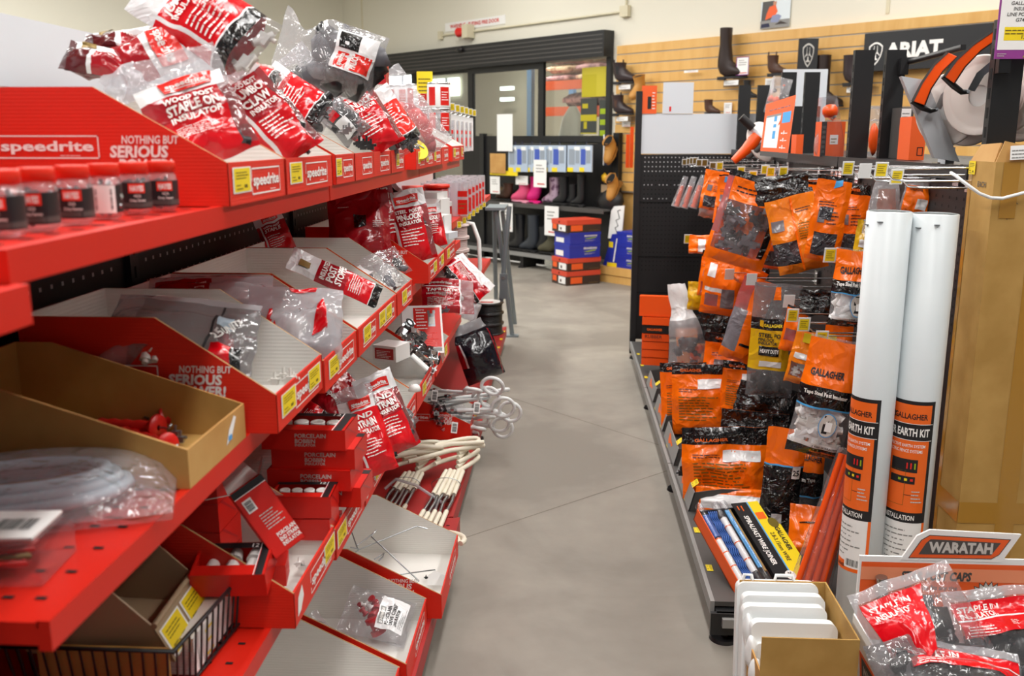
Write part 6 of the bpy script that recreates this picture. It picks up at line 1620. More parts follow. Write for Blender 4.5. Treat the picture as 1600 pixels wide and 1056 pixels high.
for k, x in enumerate((1434, 1470)):
    bag('hanging_packet', ['orange carded packet behind the gap between the tubes', 'orange carded packet between the second tube and the tall carton'][k], PY(x, 305, 2.95), 0.085, 0.11, 0.02, -10, 0, 8, 'film_milky', zones=[(0.05, 0.95, 0, 0.75, 'bag_orange')], quads=[(((0.5, 0.1), (0.85, 0.1), (0.85, 0.4), (0.5, 0.4)), 'bag_white')], texts=[('GALLAGHER', 0.15, 0.62, 0.007, 'black_ink', 0.04)], seed=101 + k, group='orange packets on the hooks')
ga('small yellow packet sliver beside the first white tube', 1350, 374, 3.2, 26, 60, -10, 0, 4, 103, 0.02, style='plain', top='bag_yellow', body='bag_yellow', extra_q=[(((0.2, 0.3), (0.6, 0.3), (0.6, 0.5), (0.2, 0.5)), 'bag_white')])
# middle rows
ga('orange packet lying level on the far middle hook', 1100, 382, 4.6, 46, 28, -10, 5, 0, 104, 0.06, style='none', extra_q=[(((0.3, 0.1), (0.55, 0.1), (0.55, 0.8), (0.3, 0.8)), 'bag_white')])
ga('orange packet with pale oval picture hanging beyond the double window one', 1108, 428, 4.55, 28, 72, -20, 0, 6, 105, 0.04, style='std', win='film_clear')
ga('orange packet with grey double windows in the middle row', 1130, 442, 4.35, 62, 100, -15, 0, 5, 106, 0.06, style='none', extra_z=[(0.08, 0.42, 0.14, 0.32, 'film_orange'), (0.5, 0.84, 0.12, 0.42, 'bag_grey'), (0.05, 0.5, 0.36, 0.42, 'bag_white')], extra_q=[(((0.1, 0.6), (0.3, 0.58), (0.32, 0.78), (0.14, 0.8)), 'bag_white')])
ga('small yellow packet peeping out beside the far orange ones', 1086, 462, 4.7, 22, 44, -15, 0, 0, 107, 0.04, style='plain', top='bag_yellow', body='bag_yellow')
ga('orange packet hanging behind the tall grey orange packet', 1172, 428, 4.1, 46, 40, -15, 0, 30, 108, 0.03, style='plain', top='bag_black')
ga('tall orange packet with long grey side hanging at a slant', 1167, 500, 3.9, 50, 132, -15, 2, 15, 109, 0.06, style='none', extra_z=[(0.0, 0.45, 0.12, 0.62, 'bag_grey'), (0, 0.4, 0.62, 1, 'film_orange')], extra_q=[(((0.52, 0.2), (0.9, 0.2), (0.9, 0.23), (0.52, 0.23)), 'bag_black')])
bag('hanging_packet', 'steel post pinlock packet with black and yellow label, grey clear film', PY(1208, 532, 3.5), 0.172, 0.44, 0.07, -8, 0, 2, 'film_smoke', zones=[(0, 1, 0.60, 0.70, 'bag_black'), (0, 1, 0.25, 0.60, 'bag_yellow'), (0.72, 1.0, 0.25, 0.60, 'bag_yellow')],
    quads=[(((0.42, 0.86), (0.58, 0.86), (0.55, 0.97), (0.45, 0.97)), 'bag_orange'), (((0.17, 0.38), (0.64, 0.38), (0.64, 0.46), (0.17, 0.46)), 'bag_black', 0.001), (((0.2, 0.28), (0.72, 0.28), (0.72, 0.33), (0.2, 0.33)), 'bag_white', 0.001), (((0.86, 0.4), (0.99, 0.4), (0.99, 0.5), (0.86, 0.5)), 'bag_grey', 0.001), (((0.16, 0.63), (0.24, 0.62), (0.24, 0.68), (0.16, 0.68)), 'bag_yellow', 0.001)],
    texts=[('STEEL POST', 0.14, 0.54, 0.015, 'black_ink', 0.11), ('PINLOCK', 0.14, 0.505, 0.011, 'black_ink', 0.065), ('INSULATOR', 0.15, 0.475, 0.011, 'black_ink', 0.075), ('HEAVY DUTY', 0.2, 0.405, 0.014, 'white_ink', 0.075), ('GALLAGHER', 0.25, 0.63, 0.011, 'yellow_tag', 0.07)],
    contents=('lump', 'contents_black', 16, 0.03, 0.2, 0.03), seed=110, group='orange packets on the hooks', fill=0.85)
ga('small orange packet with pinkish window under the stepped hooks', 1240, 514, 3.35, 32, 72, -15, 0, 9, 111, 0.03, style='none', extra_z=[(0.1, 0.8, 0.25, 0.5, 'film_orange'), (0.0, 1, 0.95, 1, 'bag_black')])
ga('orange packet of white insulators with yellow price sticker', 1256, 556, 3.15, 40, 92, -15, 0, 10, 112, 0.04, style='none', body='bag_amber', extra_z=[(0.08, 0.9, 0.13, 0.38, 'film_clear'), (0, 1, 0.93, 1, 'bag_black')], extra_q=[(((0.12, 0.46), (0.85, 0.46), (0.85, 0.56), (0.12, 0.56)), 'bag_white')], cont=('claw', 'contents_white', 8, 0.14, 0.38, 0.012), tags=[(0.3, 0.74, 0.032, 0.032)])
ga('black glossy packets bunched on the stepped hooks behind', 1282, 474, 3.3, 62, 40, -15, 0, 0, 113, 0.04, style='plain', body='bag_black', crump=2.0)
ga('orange packet in the shade behind the stepped hooks', 1310, 530, 3.2, 40, 60, -15, 0, 0, 114, 0.03, style='plain', tags=[(0.1, 0.4, 0.03, 0.03)])
def tape_packet(label, cx, cy, Y, w, h, roll, seed, yaw=-12):
    return bag('hanging_packet', label, PY(cx, cy, Y), w, h, 0.07, yaw, 0, roll, 'film_clear', zones=[(0, 1, 0.60, 0.98, 'bag_orange'), (0, 1, 0.44, 0.60, 'bag_black'), (0, 1, 0.425, 0.44, 'blue_ink'), (0, 1, 0.0, 0.09, 'bag_black'), (0, 1, 0.09, 0.13, 'bag_white')],
        texts=[('GALLAGHER', 0.10, 0.69, 0.020, 'black_ink', 0.62 * w, {'bold': 0.04}), ('Tape Steel Post Insulator', 0.06, 0.535, 0.012, 'white_ink', 0.8 * w), ('2 YEAR GUARANTEE', 0.42, 0.10, 0.007, 'black_ink', 0.5 * w), ('Gallagher Worldwide', 0.4, 0.05, 0.007, 'orange_ink', 0.5 * w)],
        contents=('claw', ['contents_white', 'paper_white'], 40, 0.12, 0.44, 0.024), seed=seed, group='orange packets on the hooks', fill=0.8)
def add_roundel(rt, w, h, seed, t=0.07, **kw):
    S = bag_surface(w, h, t, seed, **kw)
    F = lambda a, b, off=0.0: S(max(0, min(1, a)), max(0, min(1, b)), -1, off + 0.0012)
    m = MB(); cu, cv, r = 0.62, 0.30, 0.032
    def ringp(rr, off): return [F(cu + rr * math.cos(i * 0.2618) / w, cv + rr * 1.2 * math.sin(i * 0.2618) / h, off) for i in range(24)]
    for rr, mt, off in ((r, 'blue_ink', 0.0008), (r * 0.92, 'grey_ink', 0.0014)):
        p = ringp(rr, off); m.add(p + [F(cu, cv, off)], [(i, (i + 1) % 24, 24) for i in range(24)], mt)
    m.patch(lambda a, b, off=0.0: F(cu + a / w, cv + b / h, off), -0.014, 0.004, -0.026, 0.03, 'black_ink', 0.002, 2, 6)
    m.patch(lambda a, b, off=0.0: F(cu + a / w, cv + b / h, off), -0.006, 0.016, -0.018, 0.012, 'white_plastic', 0.0026, 2, 4)
    m.build('roundel_picture', rt)
rt = tape_packet('big tape insulator packet of white parts with a blue ringed picture', 1291, 622, 2.85, 0.172, 0.385, 9, 115); add_roundel(rt, 0.172, 0.385, 115, fill=0.8)
rt = tape_packet('tape insulator packet hanging higher, half behind the first white tube', 1336, 450, 3.0, 0.14, 0.25, 3, 116); add_roundel(rt, 0.14, 0.25, 116, fill=0.8)
# packets standing on the base deck
GD = 'packets standing on the black deck'
rt = thing('strip_pack', 'bright orange rubber strip pack standing at the far end of the deck', 'packet', M=Matrix.Translation(PY(1035, 530, 5.45)) @ orient(-10, 0, 0), group=GD)
m = MB(); m.span((-0.14, -0.02, 0.14), (0.13, 0.03, 0.26), 'orange_plastic'); m.build('header_block', rt, bevel=0.008)
for i in range(6):
    m = MB(); m.span((-0.12, -0.012 - 0.004 * i, -0.16 + 0.05 * i), (0.04, 0.03, -0.115 + 0.05 * i), 'orange_plastic' if i not in (4,) else 'black_plastic'); m.build('strip', rt, bevel=0.006)
m = MB(); f = XP((0, -0.04, 0)); m.text('GALLAGHER', 'orange_ink', f, -0.09, 0.058, 0.014, width=0.09, bold=0.03); m.text('RUBBER', 'black_ink', f, -0.1, 0.012, 0.02, width=0.1); m.build('label', rt)
bag('packet', 'tall clear bag with twisted white top and black bits, on the far deck', PY(1072, 512, 4.9), 0.24, 0.48, 0.10, -12, 2, -8, 'film_milky', zones=[(0, 1, 0.6, 1, 'bag_white'), (0, 1, 0.42, 0.6, 'film_white')], contents=('lump', ['contents_black', 'orange_plastic', 'contents_black'], 12, 0.04, 0.35, 0.03), seed=120, neck=(0.72, 0.2, 0.1), taper=0.62, lean_u=-0.06, group=GD, crump=1.6)
ga('amber packet with black band behind the twisted clear bag', 1088, 540, 5.15, 62, 96, -12, 2, -6, 121, 0.05, style='plain', body='bag_amber', name='packet', group=GD, ztop=0.8)
ga('matt black packet panel behind the silver topped orange packet', 1122, 508, 4.9, 60, 60, -10, 0, 0, 122, 0.04, style='plain', body='bag_black', name='packet', group=GD)
ga('orange packet with crinkled black top and grey pictures, in the middle of the deck', 1138, 572, 4.5, 78, 102, -12, 4, 2, 123, 0.06, style='std', win='bag_grey', name='packet', group=GD, crump=1.4)
ga('orange packet back panel with white label, standing near the deck edge', 1092, 624, 4.2, 84, 112, -10, 6, -3, 124, 0.07, style='back', name='packet', group=GD)
ga('twin orange packet just behind the white labelled one at the deck edge', 1068, 618, 4.35, 72, 106, -10, 6, -4, 125, 0.06, style='back', name='packet', group=GD)
ga('orange packet with black top and white label below the tall grey orange packet', 1158, 608, 4.15, 62, 88, -10, 4, 2, 126, 0.05, style='back', name='packet', group=GD)
ga('crumpled all black packet slumped below the steel post packet', 1195, 632, 3.85, 90, 62, -10, 10, 10, 127, 0.07, style='plain', body='bag_black', name='packet', group=GD, crump=2.0)
ga('black topped orange packet behind the big wide one', 1178, 672, 3.75, 104, 62, -10, 4, 2, 128, 0.05, style='back', name='packet', group=GD, ztop=0.45)
ga('big wide orange packet with crinkled black top, nearest the deck edge', 1132, 728, 3.45, 134, 126, -8, 8, -3, 129, 0.09, style='back', name='packet', group=GD, ztop=0.78, crump=1.5)
ga('orange packet lying flat under the big wide one, white printed strip facing out', 1142, 784, 3.32, 112, 44, -8, 20, 0, 130, 0.07, style='none', name='packet', group=GD, extra_z=[(0.06, 0.94, 0.2, 0.75, 'bag_white')])
ga('orange and black packet marked 25 with thin blue line, standing by the wire joiner box', 1222, 750, 3.05, 60, 172, -12, 2, 3, 131, 0.06, style='none', body='bag_black', name='packet', group=GD, extra_z=[(0, 1, 0.66, 1, 'bag_orange'), (0, 1, 0.645, 0.66, 'blue_ink')], extra_q=[(((0.74, 0.55), (0.94, 0.55), (0.94, 0.66), (0.74, 0.66)), 'bag_white'), (((0.3, 0.08), (0.6, 0.08), (0.6, 0.2), (0.3, 0.2)), 'bag_white')], texts=[('25', 0.76, 0.58, 0.018, 'black_ink', 0.02)])
ga('orange topped black tape packet behind the one marked 25', 1262, 735, 3.2, 48, 150, -12, 2, 2, 132, 0.05, style='none', body='bag_black', name='packet', group=GD, extra_z=[(0, 1, 0.5, 1, 'bag_orange'), (0, 1, 0.22, 0.235, 'blue_ink'), (0, 1, 0, 0.22, 'film_smoke')], texts=[('GALLAGHER', 0.1, 0.62, 0.02, 'black_ink', 0.09), ('40mm Tape', 0.1, 0.4, 0.014, 'white_ink', 0.07)])
ga('orange film packet lying between the tape packets and the orange sleeve', 1268, 828, 2.95, 70, 80, -10, 30, 0, 133, 0.05, style='none', name='packet', group=GD, extra_q=[(((0.2, 0.6), (0.7, 0.66), (0.7, 0.69), (0.2, 0.63)), 'bag_black')])
m = MB(); m.lathe([(0, 0.02), (0.03, 0.02), (0.05, 0.0), (0.055, 0), (0.05, 0.03), (0.02, 0.045), (0, 0.045)], 'white_plastic', 26); tag(m.build('lid_disc', M=Matrix.Translation(PY(1256, 856, 3.0)) @ orient(-20, 40, 0)), 'round white plastic cap under the orange sleeve', 'cap')
rt = thing('orange_sleeve', 'long orange bundle in a clear sleeve leaning beside the first white tube', 'packet', M=Matrix.Translation(PY(1268, 910, 2.70)) @ orient(0, 12, 16))
m = MB()
for k in range(12): m.cyl((-0.044 + 0.008 * k, 0.012 * (k % 3) - 0.015, 0.0), (-0.03 + 0.0058 * k, 0.008 * (k % 3) - 0.01, 0.41), 0.010, 'orange_plastic', 10)
m.build('rods', rt); m = MB(); m.grid(lambda u, v: Vector((math.cos(6.2832 * u) * (0.062 - 0.02 * v), 0.005 + math.sin(6.2832 * u) * (0.034 - 0.01 * v), v * 0.44 - 0.01)), [i / 26 for i in range(27)], [i / 10 for i in range(11)], 'film_clear'); m.build('sleeve', rt)
m = MB(); m.cyl((0.02, 0.045, 0.0), (0.03, 0.045, 0.3), 0.02, 'black_plastic', 14); m.build('core', rt)
# grey display trays with orange marks along the deck edge
for k, Y in enumerate((5.0, 4.5, 4.02, 3.52)):
    rt = thing('grey_tray', 'grey card tray with orange mark on the deck edge, %s from the far end' % OD[k], 'tray', (0.476, Y, 0.1215), group='grey card trays on the deck')
    m = MB(); pr = [(0, 0), (0.02, 0.075), (0.12, 0.09), (0.34, 0.09), (0.34, 0)]
    for yy, s_ in ((-0.2, -1), (0.2, 1)): m.prism(pr, 0.004, 'dark_grey', lambda a, b, off=0.0, yy=yy, s_=s_: Vector((a, yy + s_ * off, b)))
    m.span((0.004, -0.196, 0), (0.34, 0.196, 0.004), 'dark_grey'); fr = plane((0, -0.2, 0), (0, 1, 0), (0.26, 0, 1), (-1, 0, 0.2)); m.prism([(0, 0), (0.4, 0), (0.4, 0.077), (0, 0.077)], 0.004, 'mid_grey', fr)
    m.poly(fr, [(0.24, 0.02), (0.27, 0.03), (0.28, 0.06), (0.25, 0.065), (0.2, 0.05), (0.14, 0.045), (0.16, 0.03), (0.2, 0.035)], 'orange_ink'); m.build('tray', rt)
    p = MB(); price_tag(p, plane((0.02, -0.16, 0.077), (0, 1, 0), (0.6, 0, 0.5), (-0.5, 0, 0.8)), 0, 0, 0.05, 0.03, 0.002, back=False); p.build('price_tag', rt)
clips('cluster of black plastic clips on the deck edge beside the big wide packet', PY(1078, 740, 3.5), 6, 0.024, 'contents_black', 31)

# wire joiner display
o_ = Vector((0.452, 2.93, 0.300)); ey = Vector((0.10, -0.28, -0.135)).normalized(); ex = Vector((0.894, 0.40, 0.0)); ex = (ex - ey * ex.dot(ey)).normalized(); nz = ex.cross(-ey).normalized()
if nz.z < 0: nz = -nz
Mj = Matrix((ex, ey, nz)).transposed().to_4x4(); Mj.translation = o_
if Mj.determinant() < 0: pass
LJ = 0.35
rt = thing('joiner_display', 'black and yellow spiralfast wire joiner display box lying tilted at the deck end', 'display box', o_)
Tj = lambda v: ex * v[0] + ey * v[1] + nz * v[2]
def jb(m, a, b, mat):
    q = [Tj((x, y, z)) for z in (a[2], b[2]) for y in (a[1], b[1]) for x in (a[0], b[0])]
    m.add(q, [(0, 1, 3, 2), (4, 6, 7, 5), (0, 4, 5, 1), (2, 3, 7, 6), (0, 2, 6, 4), (1, 5, 7, 3)], mat)
m = MB(); jb(m, (0, 0, -0.06), (0.2, LJ, -0.056), 'black_ink'); jb(m, (0, 0, -0.06), (0.003, LJ, -0.01), 'orange_card'); jb(m, (0, LJ - 0.004, -0.06), (0.2, LJ, -0.005), 'black_ink'); jb(m, (0, 0, -0.06), (0.2, 0.004, -0.02), 'black_ink')
fe = plane(Tj((0, LJ + 0.0005, -0.06)), ex, nz, ey); m.text('GALLAGHER', 'orange_ink', fe, 0.008, 0.03, 0.012, width=0.06); m.fine(fe, 0.01, 0.06, 0.005, 0.025, 3, 'white_ink'); m.build('tray', rt)
m = MB(); cf = lambda a, b, off=0.0: Tj((0.125 + b, a, off))
m.prism([(0, 0), (LJ, 0), (LJ, 0.055), (0, 0.055)], 0.004, 'black_ink', lambda a, b, off=0.0: Tj((0.125 + b, a, off)))
m.text('SPIRALFAST WIRE JOINER', 'white_ink', cf, 0.06, 0.016, 0.017, 0.0008, width=0.21, bold=0.03); m.fine(cf, 0.015, 0.04, 0.012, 0.04, 2, 'orange_ink', 0.0008); m.build('black_panel', rt)
m = MB(); yf = lambda a, b, off=0.0: Tj((0.18 + b, a, off + 0.01 * b))
m.prism([(0.0, 0), (LJ, 0), (LJ, 0.05), (0.28, 0.05), (0.25, 0.075), (0.11, 0.075), (0.09, 0.045), (0, 0.045)], 0.003, 'yellow_tag', yf)
m.patch(yf, 0, LJ, 0, 0.005, 'blue_ink', 0.0006); m.text('GALLAGHER', 'black_ink', yf, 0.12, 0.045, 0.016, 0.0008, width=0.10, bold=0.03); m.text('2.8-3.15mm WIRE', 'black_ink', yf, 0.14, 0.018, 0.015, 0.0008, width=0.12); m.patch(yf, 0.05, 0.08, 0.008, 0.04, 'orange_ink', 0.0006)
m.add([yf(0.10 + 0.022 * math.cos(i * 0.3927), 0.052 + 0.018 * math.sin(i * 0.3927), 0.0007) for i in range(16)], [tuple(range(16))], 'tag_ink')
m.add([yf(0.315 + 0.018 * math.cos(i * 0.3927), -0.002 + 0.018 * math.sin(i * 0.3927), 0.002) for i in range(16)], [tuple(range(16))], 'paper_white'); m.text('20', 'black_ink', yf, 0.303, -0.008, 0.012, 0.003); m.build('yellow_panel', rt)
def jt(label, x, kind):
    r2 = thing('joiner_tube', label, 'tube', o_ + Tj((x, 0.0, -0.03)), group='clear joiner tubes')
    A_, B_ = Tj((0, -0.02, 0.014)), Tj((0, LJ - 0.02, 0.014))
    m = MB(); m.cyl(A_, B_, 0.0135, 'film_smooth', 16); m.build('tube', r2)
    m = MB(); at = lambda t: A_.lerp(B_, t)
    if kind == 0: m.cyl(at(0.15), at(0.42), 0.0115, 'blue_rod', 12); m.cyl(at(0.44), at(0.95), 0.0118, 'paper_white', 12); [m.cyl(at(t), at(t + 0.012), 0.0122, 'orange_ink', 12) for t in (0.44, 0.6, 0.76)]
    elif kind == 1: m.cyl(at(0.2), at(0.85), 0.0115, 'paper_white', 12); [m.cyl(at(t), at(t + 0.012), 0.0122, 'orange_ink', 12) for t in (0.3, 0.5, 0.7)]; m.cyl(at(0.86), at(0.97), 0.011, 'black_ink', 12)
    else: [m.cyl(at(0.1) + Tj((q, 0, 0)), at(0.8) + Tj((q, 0, 0)), 0.003, 'blue_ink', 8) for q in (-0.006, 0, 0.006)]; m.cyl(at(0.1) + Tj((0.009, 0, 0.002)), at(0.85) + Tj((0.009, 0, 0.002)), 0.004, 'kraft', 8)
    m.build('contents', r2)
jt('clear joiner tube with white and orange label along the outer tray edge', 0.016, 0); jt('clear joiner tube with white label in the middle of the tray', 0.076, 1); jt('clear joiner tube of blue rods next to the black panel', 0.106, 2)
m = MB()
for k in range(5):
    for j in range(2):
        c = Tj((0.036 + 0.007 * k, 0, -0.02 - 0.012 * j)); m.tube([c + Tj((0.004 * math.cos(a * 0.9), 0.01 + a * 0.0075, 0.004 * math.sin(a * 0.9))) for a in range(44)], 0.0022, 'blue_rod', 5)
tag(m.build('spiral_joiners', loc=o_), 'loose bunch of blue spiral wire joiners between the clear tubes', 'wire', kind='stuff')

# carton of white plastic plates
m = MB()
x0, x1, y0, y1, zt = 0.470, 0.695, 2.0, 2.29, 0.36; t = 0.004
m.span((x0, y0, 0), (x1, y0 + t, zt), 'kraft'); m.span((x0, y1 - t, 0), (x1, y1, zt), 'kraft'); m.span((x0, y0 + t, 0), (x0 + t, y1 - t, zt - 0.09), 'kraft_light'); m.span((x1 - t, y0 + t, 0), (x1, y1 - t, zt), 'kraft'); m.span((x0 + t, y0 + t, 0), (x1 - t, y1 - t, t), 'kraft')
tag(m.build('cardboard_box', bevel=0.001), 'open brown cardboard box of white plastic plates on the floor at the deck end', 'box')
def plate(label, y, z0, dx, handle, seed, hh=0.30):
    rt = thing('white_plate', label, 'plate', M=Matrix.Translation((0.572 + dx, y, z0)) @ orient(0, 8, 0), group='white plastic plates')
    W_, T_ = 0.21, 0.03
    def cs_(w_, h_, r, n=5):
        pts = []
        for cx, cy, a0 in ((w_ / 2 - r, r, -90), (w_ / 2 - r, h_ - r, 0), (-w_ / 2 + r, h_ - r, 90), (-w_ / 2 + r, r, 180)):
            for i in range(n + 1):
                a = math.radians(a0 + 90 * i / n); pts.append((cx + r * math.cos(a), cy + r * math.sin(a)))
        return pts
    m = MB(); m.prism(cs_(W_, hh, 0.02), T_, 'white_plastic', lambda a, b, off=0.0: Vector((a, off * -1 - T_ / 2, b)))
    m.prism(cs_(W_ * 0.94, hh * 0.80, 0.015), 0.012, 'white_plastic', lambda a, b, off=0.0: Vector((a, -T_ / 2 - 0.012 - off, b + 0.01)))
    m.build('shell', rt, bevel=0.005)
    if handle:
        for cx, wd in ((-0.075, 0.03), (0.02, 0.055)):
            m = MB(); m.tube([(cx - wd / 2, 0, hh - 0.01), (cx - wd / 2 + 0.006, 0, hh + 0.016), (cx + wd / 2 - 0.006, 0, hh + 0.016), (cx + wd / 2, 0, hh - 0.01)], 0.005, 'white_plastic', 8); m.build('hanger_loop', rt)

    if seed == 3:
        m = MB(); f = XP((0, -T_ / 2 - 0.0125, 0)); m.barcode(f, 0.06, 0.08, hh * 0.55, hh * 0.72, horizontal=True); m.patch(f, -0.08, -0.06, hh * 0.74, hh * 0.75, 'mid_grey'); m.build('label', rt)
plate('white plastic plate with two hanger loops at the back of the brown box', 2.25, 0.06, -0.005, True, 1); plate('white plastic plate second from the back of the brown box', 2.20, 0.05, 0.0, False, 2); plate('white plastic plate third from the back of the brown box', 2.15, 0.04, -0.008, False, 4, 0.305); plate('white plastic plate with barcode at the front of the brown box', 2.10, 0.03, 0.005, False, 3, 0.30)
for k in range(3):
    m = MB(); m.lump((0, 0, 0), 0.05, 'white_plastic', k, (0.3, 0.45, 0.9), 3, 0.12)
    tag(m.build('white_plate_end', loc=(0.474, 2.07 + 0.05 * k, 0.22 + 0.03 * k)), ['front', 'middle', 'back'][k] + ' rounded white plastic end bulging past the low side of the brown box', 'plate')

# waratah counter display
X0, Y1, ZB = 0.745, 2.20, 0.30
rt = thing('counter_display', 'orange and white star post caps counter display with raised header sign', 'display box', (X0, Y1, 0))
m = MB(); m.span((0, 0, 0), (0.55, 0.006, 0.478), 'paper_white'); f = XP((0, -0.0006, 0))
m.patch(f, 0.006, 0.55, ZB - 0.05, 0.463, 'orange_card', 0.0); m.patch(f, 0.006, 0.55, 0.415, 0.45, 'peach_card', 0.0006)
m.text('STAR POST CAPS', 'dark_grey', f, 0.105, 0.418, 0.022, 0.0012, width=0.172, bold=0.045, shear=0.15); m.text('White cap fits any size', 'dark_grey', f, 0.115, 0.392, 0.012, 0.001, width=0.13); m.text('Highly visible star cap', 'dark_grey', f, 0.115, 0.37, 0.012, 0.001, width=0.2)
for b in (0.396, 0.374): m.patch(f, 0.105, 0.109, b, b + 0.004, 'dark_grey', 0.001)
m.poly(f, [(0.32 + (0.05 if i % 2 else 0.038) * math.cos(i * 0.1571 * 1.0), 0.37 + (0.05 if i % 2 else 0.038) * math.sin(i * 0.1571)) for i in range(40)], 'dark_grey', 0.0008); m.poly(f, [(0.32 + (0.046 if i % 2 else 0.035) * math.cos(i * 0.1571), 0.37 + (0.046 if i % 2 else 0.035) * math.sin(i * 0.1571)) for i in range(40)], 'grey_ink', 0.0014)
m.build('back_panel', rt)
m = MB(); m.cyl((0.052, -0.016, 0.43), (0.07, -0.012, 0.30), 0.014, 'steel', 18); m.build('post_picture', rt)
m = MB(); sg = lambda a, b, off=0.0: Vector((a, -off, b))
m.prism([(0.10, 0.470), (0.345, 0.470), (0.385, 0.545), (0.165, 0.552), (0.135, 0.535)], 0.006, 'paper_white', lambda a, b, off=0.0: Vector((a, -off - 0.001, b)))
sg2 = lambda a, b, off=0.0: Vector((a, -0.0012 - off, b))
m.poly(sg2, [(0.118, 0.476), (0.32, 0.478), (0.338, 0.49), (0.362, 0.532), (0.165, 0.539), (0.145, 0.525)], 'dark_grey', 0.0004); m.poly(sg2, [(0.121, 0.478), (0.319, 0.480), (0.336, 0.491), (0.358, 0.530), (0.166, 0.537), (0.147, 0.524)], 'orange_card', 0.0008); m.poly(sg2, [(0.142, 0.487), (0.318, 0.489), (0.338, 0.522), (0.168, 0.528), (0.158, 0.518)], 'dark_grey', 0.0012)
m.text('WARATAH', 'grey_ink', sg2, 0.165, 0.494, 0.026, 0.0018, width=0.155, bold=0.05); m.build('header_sign', rt)
m = MB()
m.span((-0.004, -0.45, 0), (0.0, 0.0, ZB + 0.02), 'paper_white'); m.span((0, -0.45, 0), (0.55, 0, 0.004), 'paper_white'); m.span((0.55, -0.45, 0), (0.554, 0.006, ZB), 'paper_white'); m.span((0, -0.454, 0), (0.55, -0.45, ZB - 0.06), 'paper_white')
fs = plane((-0.0045, 0, 0), (0, -1, 0), (0, 0, 1), (-1, 0, 0)); m.patch(fs, 0, 0.45, 0, 0.16, 'orange_card', 0.0004); m.prism([(0.09, 0.2), (0.26, 0.2), (0.24, 0.26), (0.07, 0.26)], 0.0005, 'orange_card', lambda a, b, off=0.0: fs(a, b, off + 0.0008)); m.prism([(0.105, 0.208), (0.245, 0.208), (0.232, 0.252), (0.09, 0.252)], 0.0005, 'dark_grey', lambda a, b, off=0.0: fs(a, b, off + 0.0014)); m.text('WARATAH', 'grey_ink', fs, 0.11, 0.22, 0.02, 0.002, width=0.11, bold=0.05); m.build('tray', rt)
def cap_bag(label, cx, cy, Y, w, h, yaw, lean, roll, seed, side=False):
    RQ = ((0.05, 0.1), (0.42, 0.25), (0.66, 0.86), (0.05, 0.86)) if side else ((0.06, 0.42), (0.98, 0.5), (0.98, 0.86), (0.06, 0.86))
    return bag('caps_bag', label, PY(cx, cy, Y), w, h, 0.14, yaw, lean, roll, 'film_clear', back='film_clear', zones=[(0, 1, 0.88, 1, 'film_white'), (0.0, 0.05, 0, 1, 'film_white')], quads=[(RQ, 'bag_red')] + ([] if side else [(((0.06, 0.62), (0.98, 0.66), (0.98, 0.68), (0.06, 0.64)), 'bag_white', 0.0012)]),
        fines=[] if side else [(0.6, 0.92, 0.54, 0.6, 5, 'white_ink'), (0.1, 0.4, 0.44, 0.58, 4, 'white_ink')], texts=[('STAPLE IN', 0.1, 0.74, 0.014, 'white_ink', 0.1, {'shear': 0.1}), ('INSULATOR', 0.1, 0.66, 0.013, 'white_ink', 0.09, {'shear': 0.1})], contents=('lump', ['contents_black', 'contents_black', 'contents_grey'], 30, 0.05, 0.72 if side else 0.5, 0.036), seed=seed, group='bags of black insulators in the counter display')
cap_bag('red and clear bag of black insulators with raised white edge in the counter display', 1440, 978, 2.0, 0.25, 0.235, -6, 38, -24, 140, True)
cap_bag('red and clear bag of black insulators behind, against the frame edge', 1560, 985, 2.08, 0.22, 0.20, -6, 35, -10, 141)
cap_bag('red and clear bag of black insulators underneath, at the bottom of the picture', 1500, 1062, 1.86, 0.25, 0.17, -4, 60, 8, 142)
bag('caps_bag', 'smoky clear bag corner in the near corner of the counter display', PY(1410, 1040, 1.88), 0.13, 0.12, 0.06, -5, 50, -20, 'film_smoke', contents=('lump', 'contents_black', 10, 0.1, 0.8, 0.022), seed=143, group='bags of black insulators in the counter display')

# tall brown carton with rope
rt = thing('tall_carton', 'tall brown taped carton standing beside the second white tube', 'carton', (1.075, 2.43, 0))
m = MB(); m.span((0, 0, 0), (0.46, 0.15, 1.44), 'kraft')
fr = XP((0, -0.0004, 0)); fl = plane((-0.0004, 0.15, 0), (0, -1, 0), (0, 0, 1), (-1, 0, 0))
m.patch(fr, 0.0, 0.46, 0.475, 0.535, 'kraft_tape'); m.patch(fl, 0, 0.15, 0.475, 0.535, 'kraft_tape'); m.patch(fr, 0.10, 0.15, 0.0, 1.42, 'kraft_tape', 0.0005); m.patch(fl, 0.0, 0.02, 0, 1.42, 'kraft_tape', 0.0006); m.patch(fr, 0.02, 0.06, 1.30, 1.44, 'kraft_tape', 0.001)
m.text('EACH', 'dark_grey', fl, 0.06, 1.375, 0.014, 0.001); [m.tube([fr(0.035 + q[0] + 0.007 * math.sin(k * 1.9) + 0.0035 * k * q[2], q[1] - 0.0062 * k + 0.004 * math.cos(k * 2.7), 0.0004) for k in range(n_)], 0.0006, 'dark_grey', 4) for q, n_ in (((0.0, 1.405, 0.6), 12), ((-0.004, 1.36, 0.3), 11), ((0.014, 1.345, 0.25), 8))]
m.build('body', rt, bevel=0.004)
m = MB()
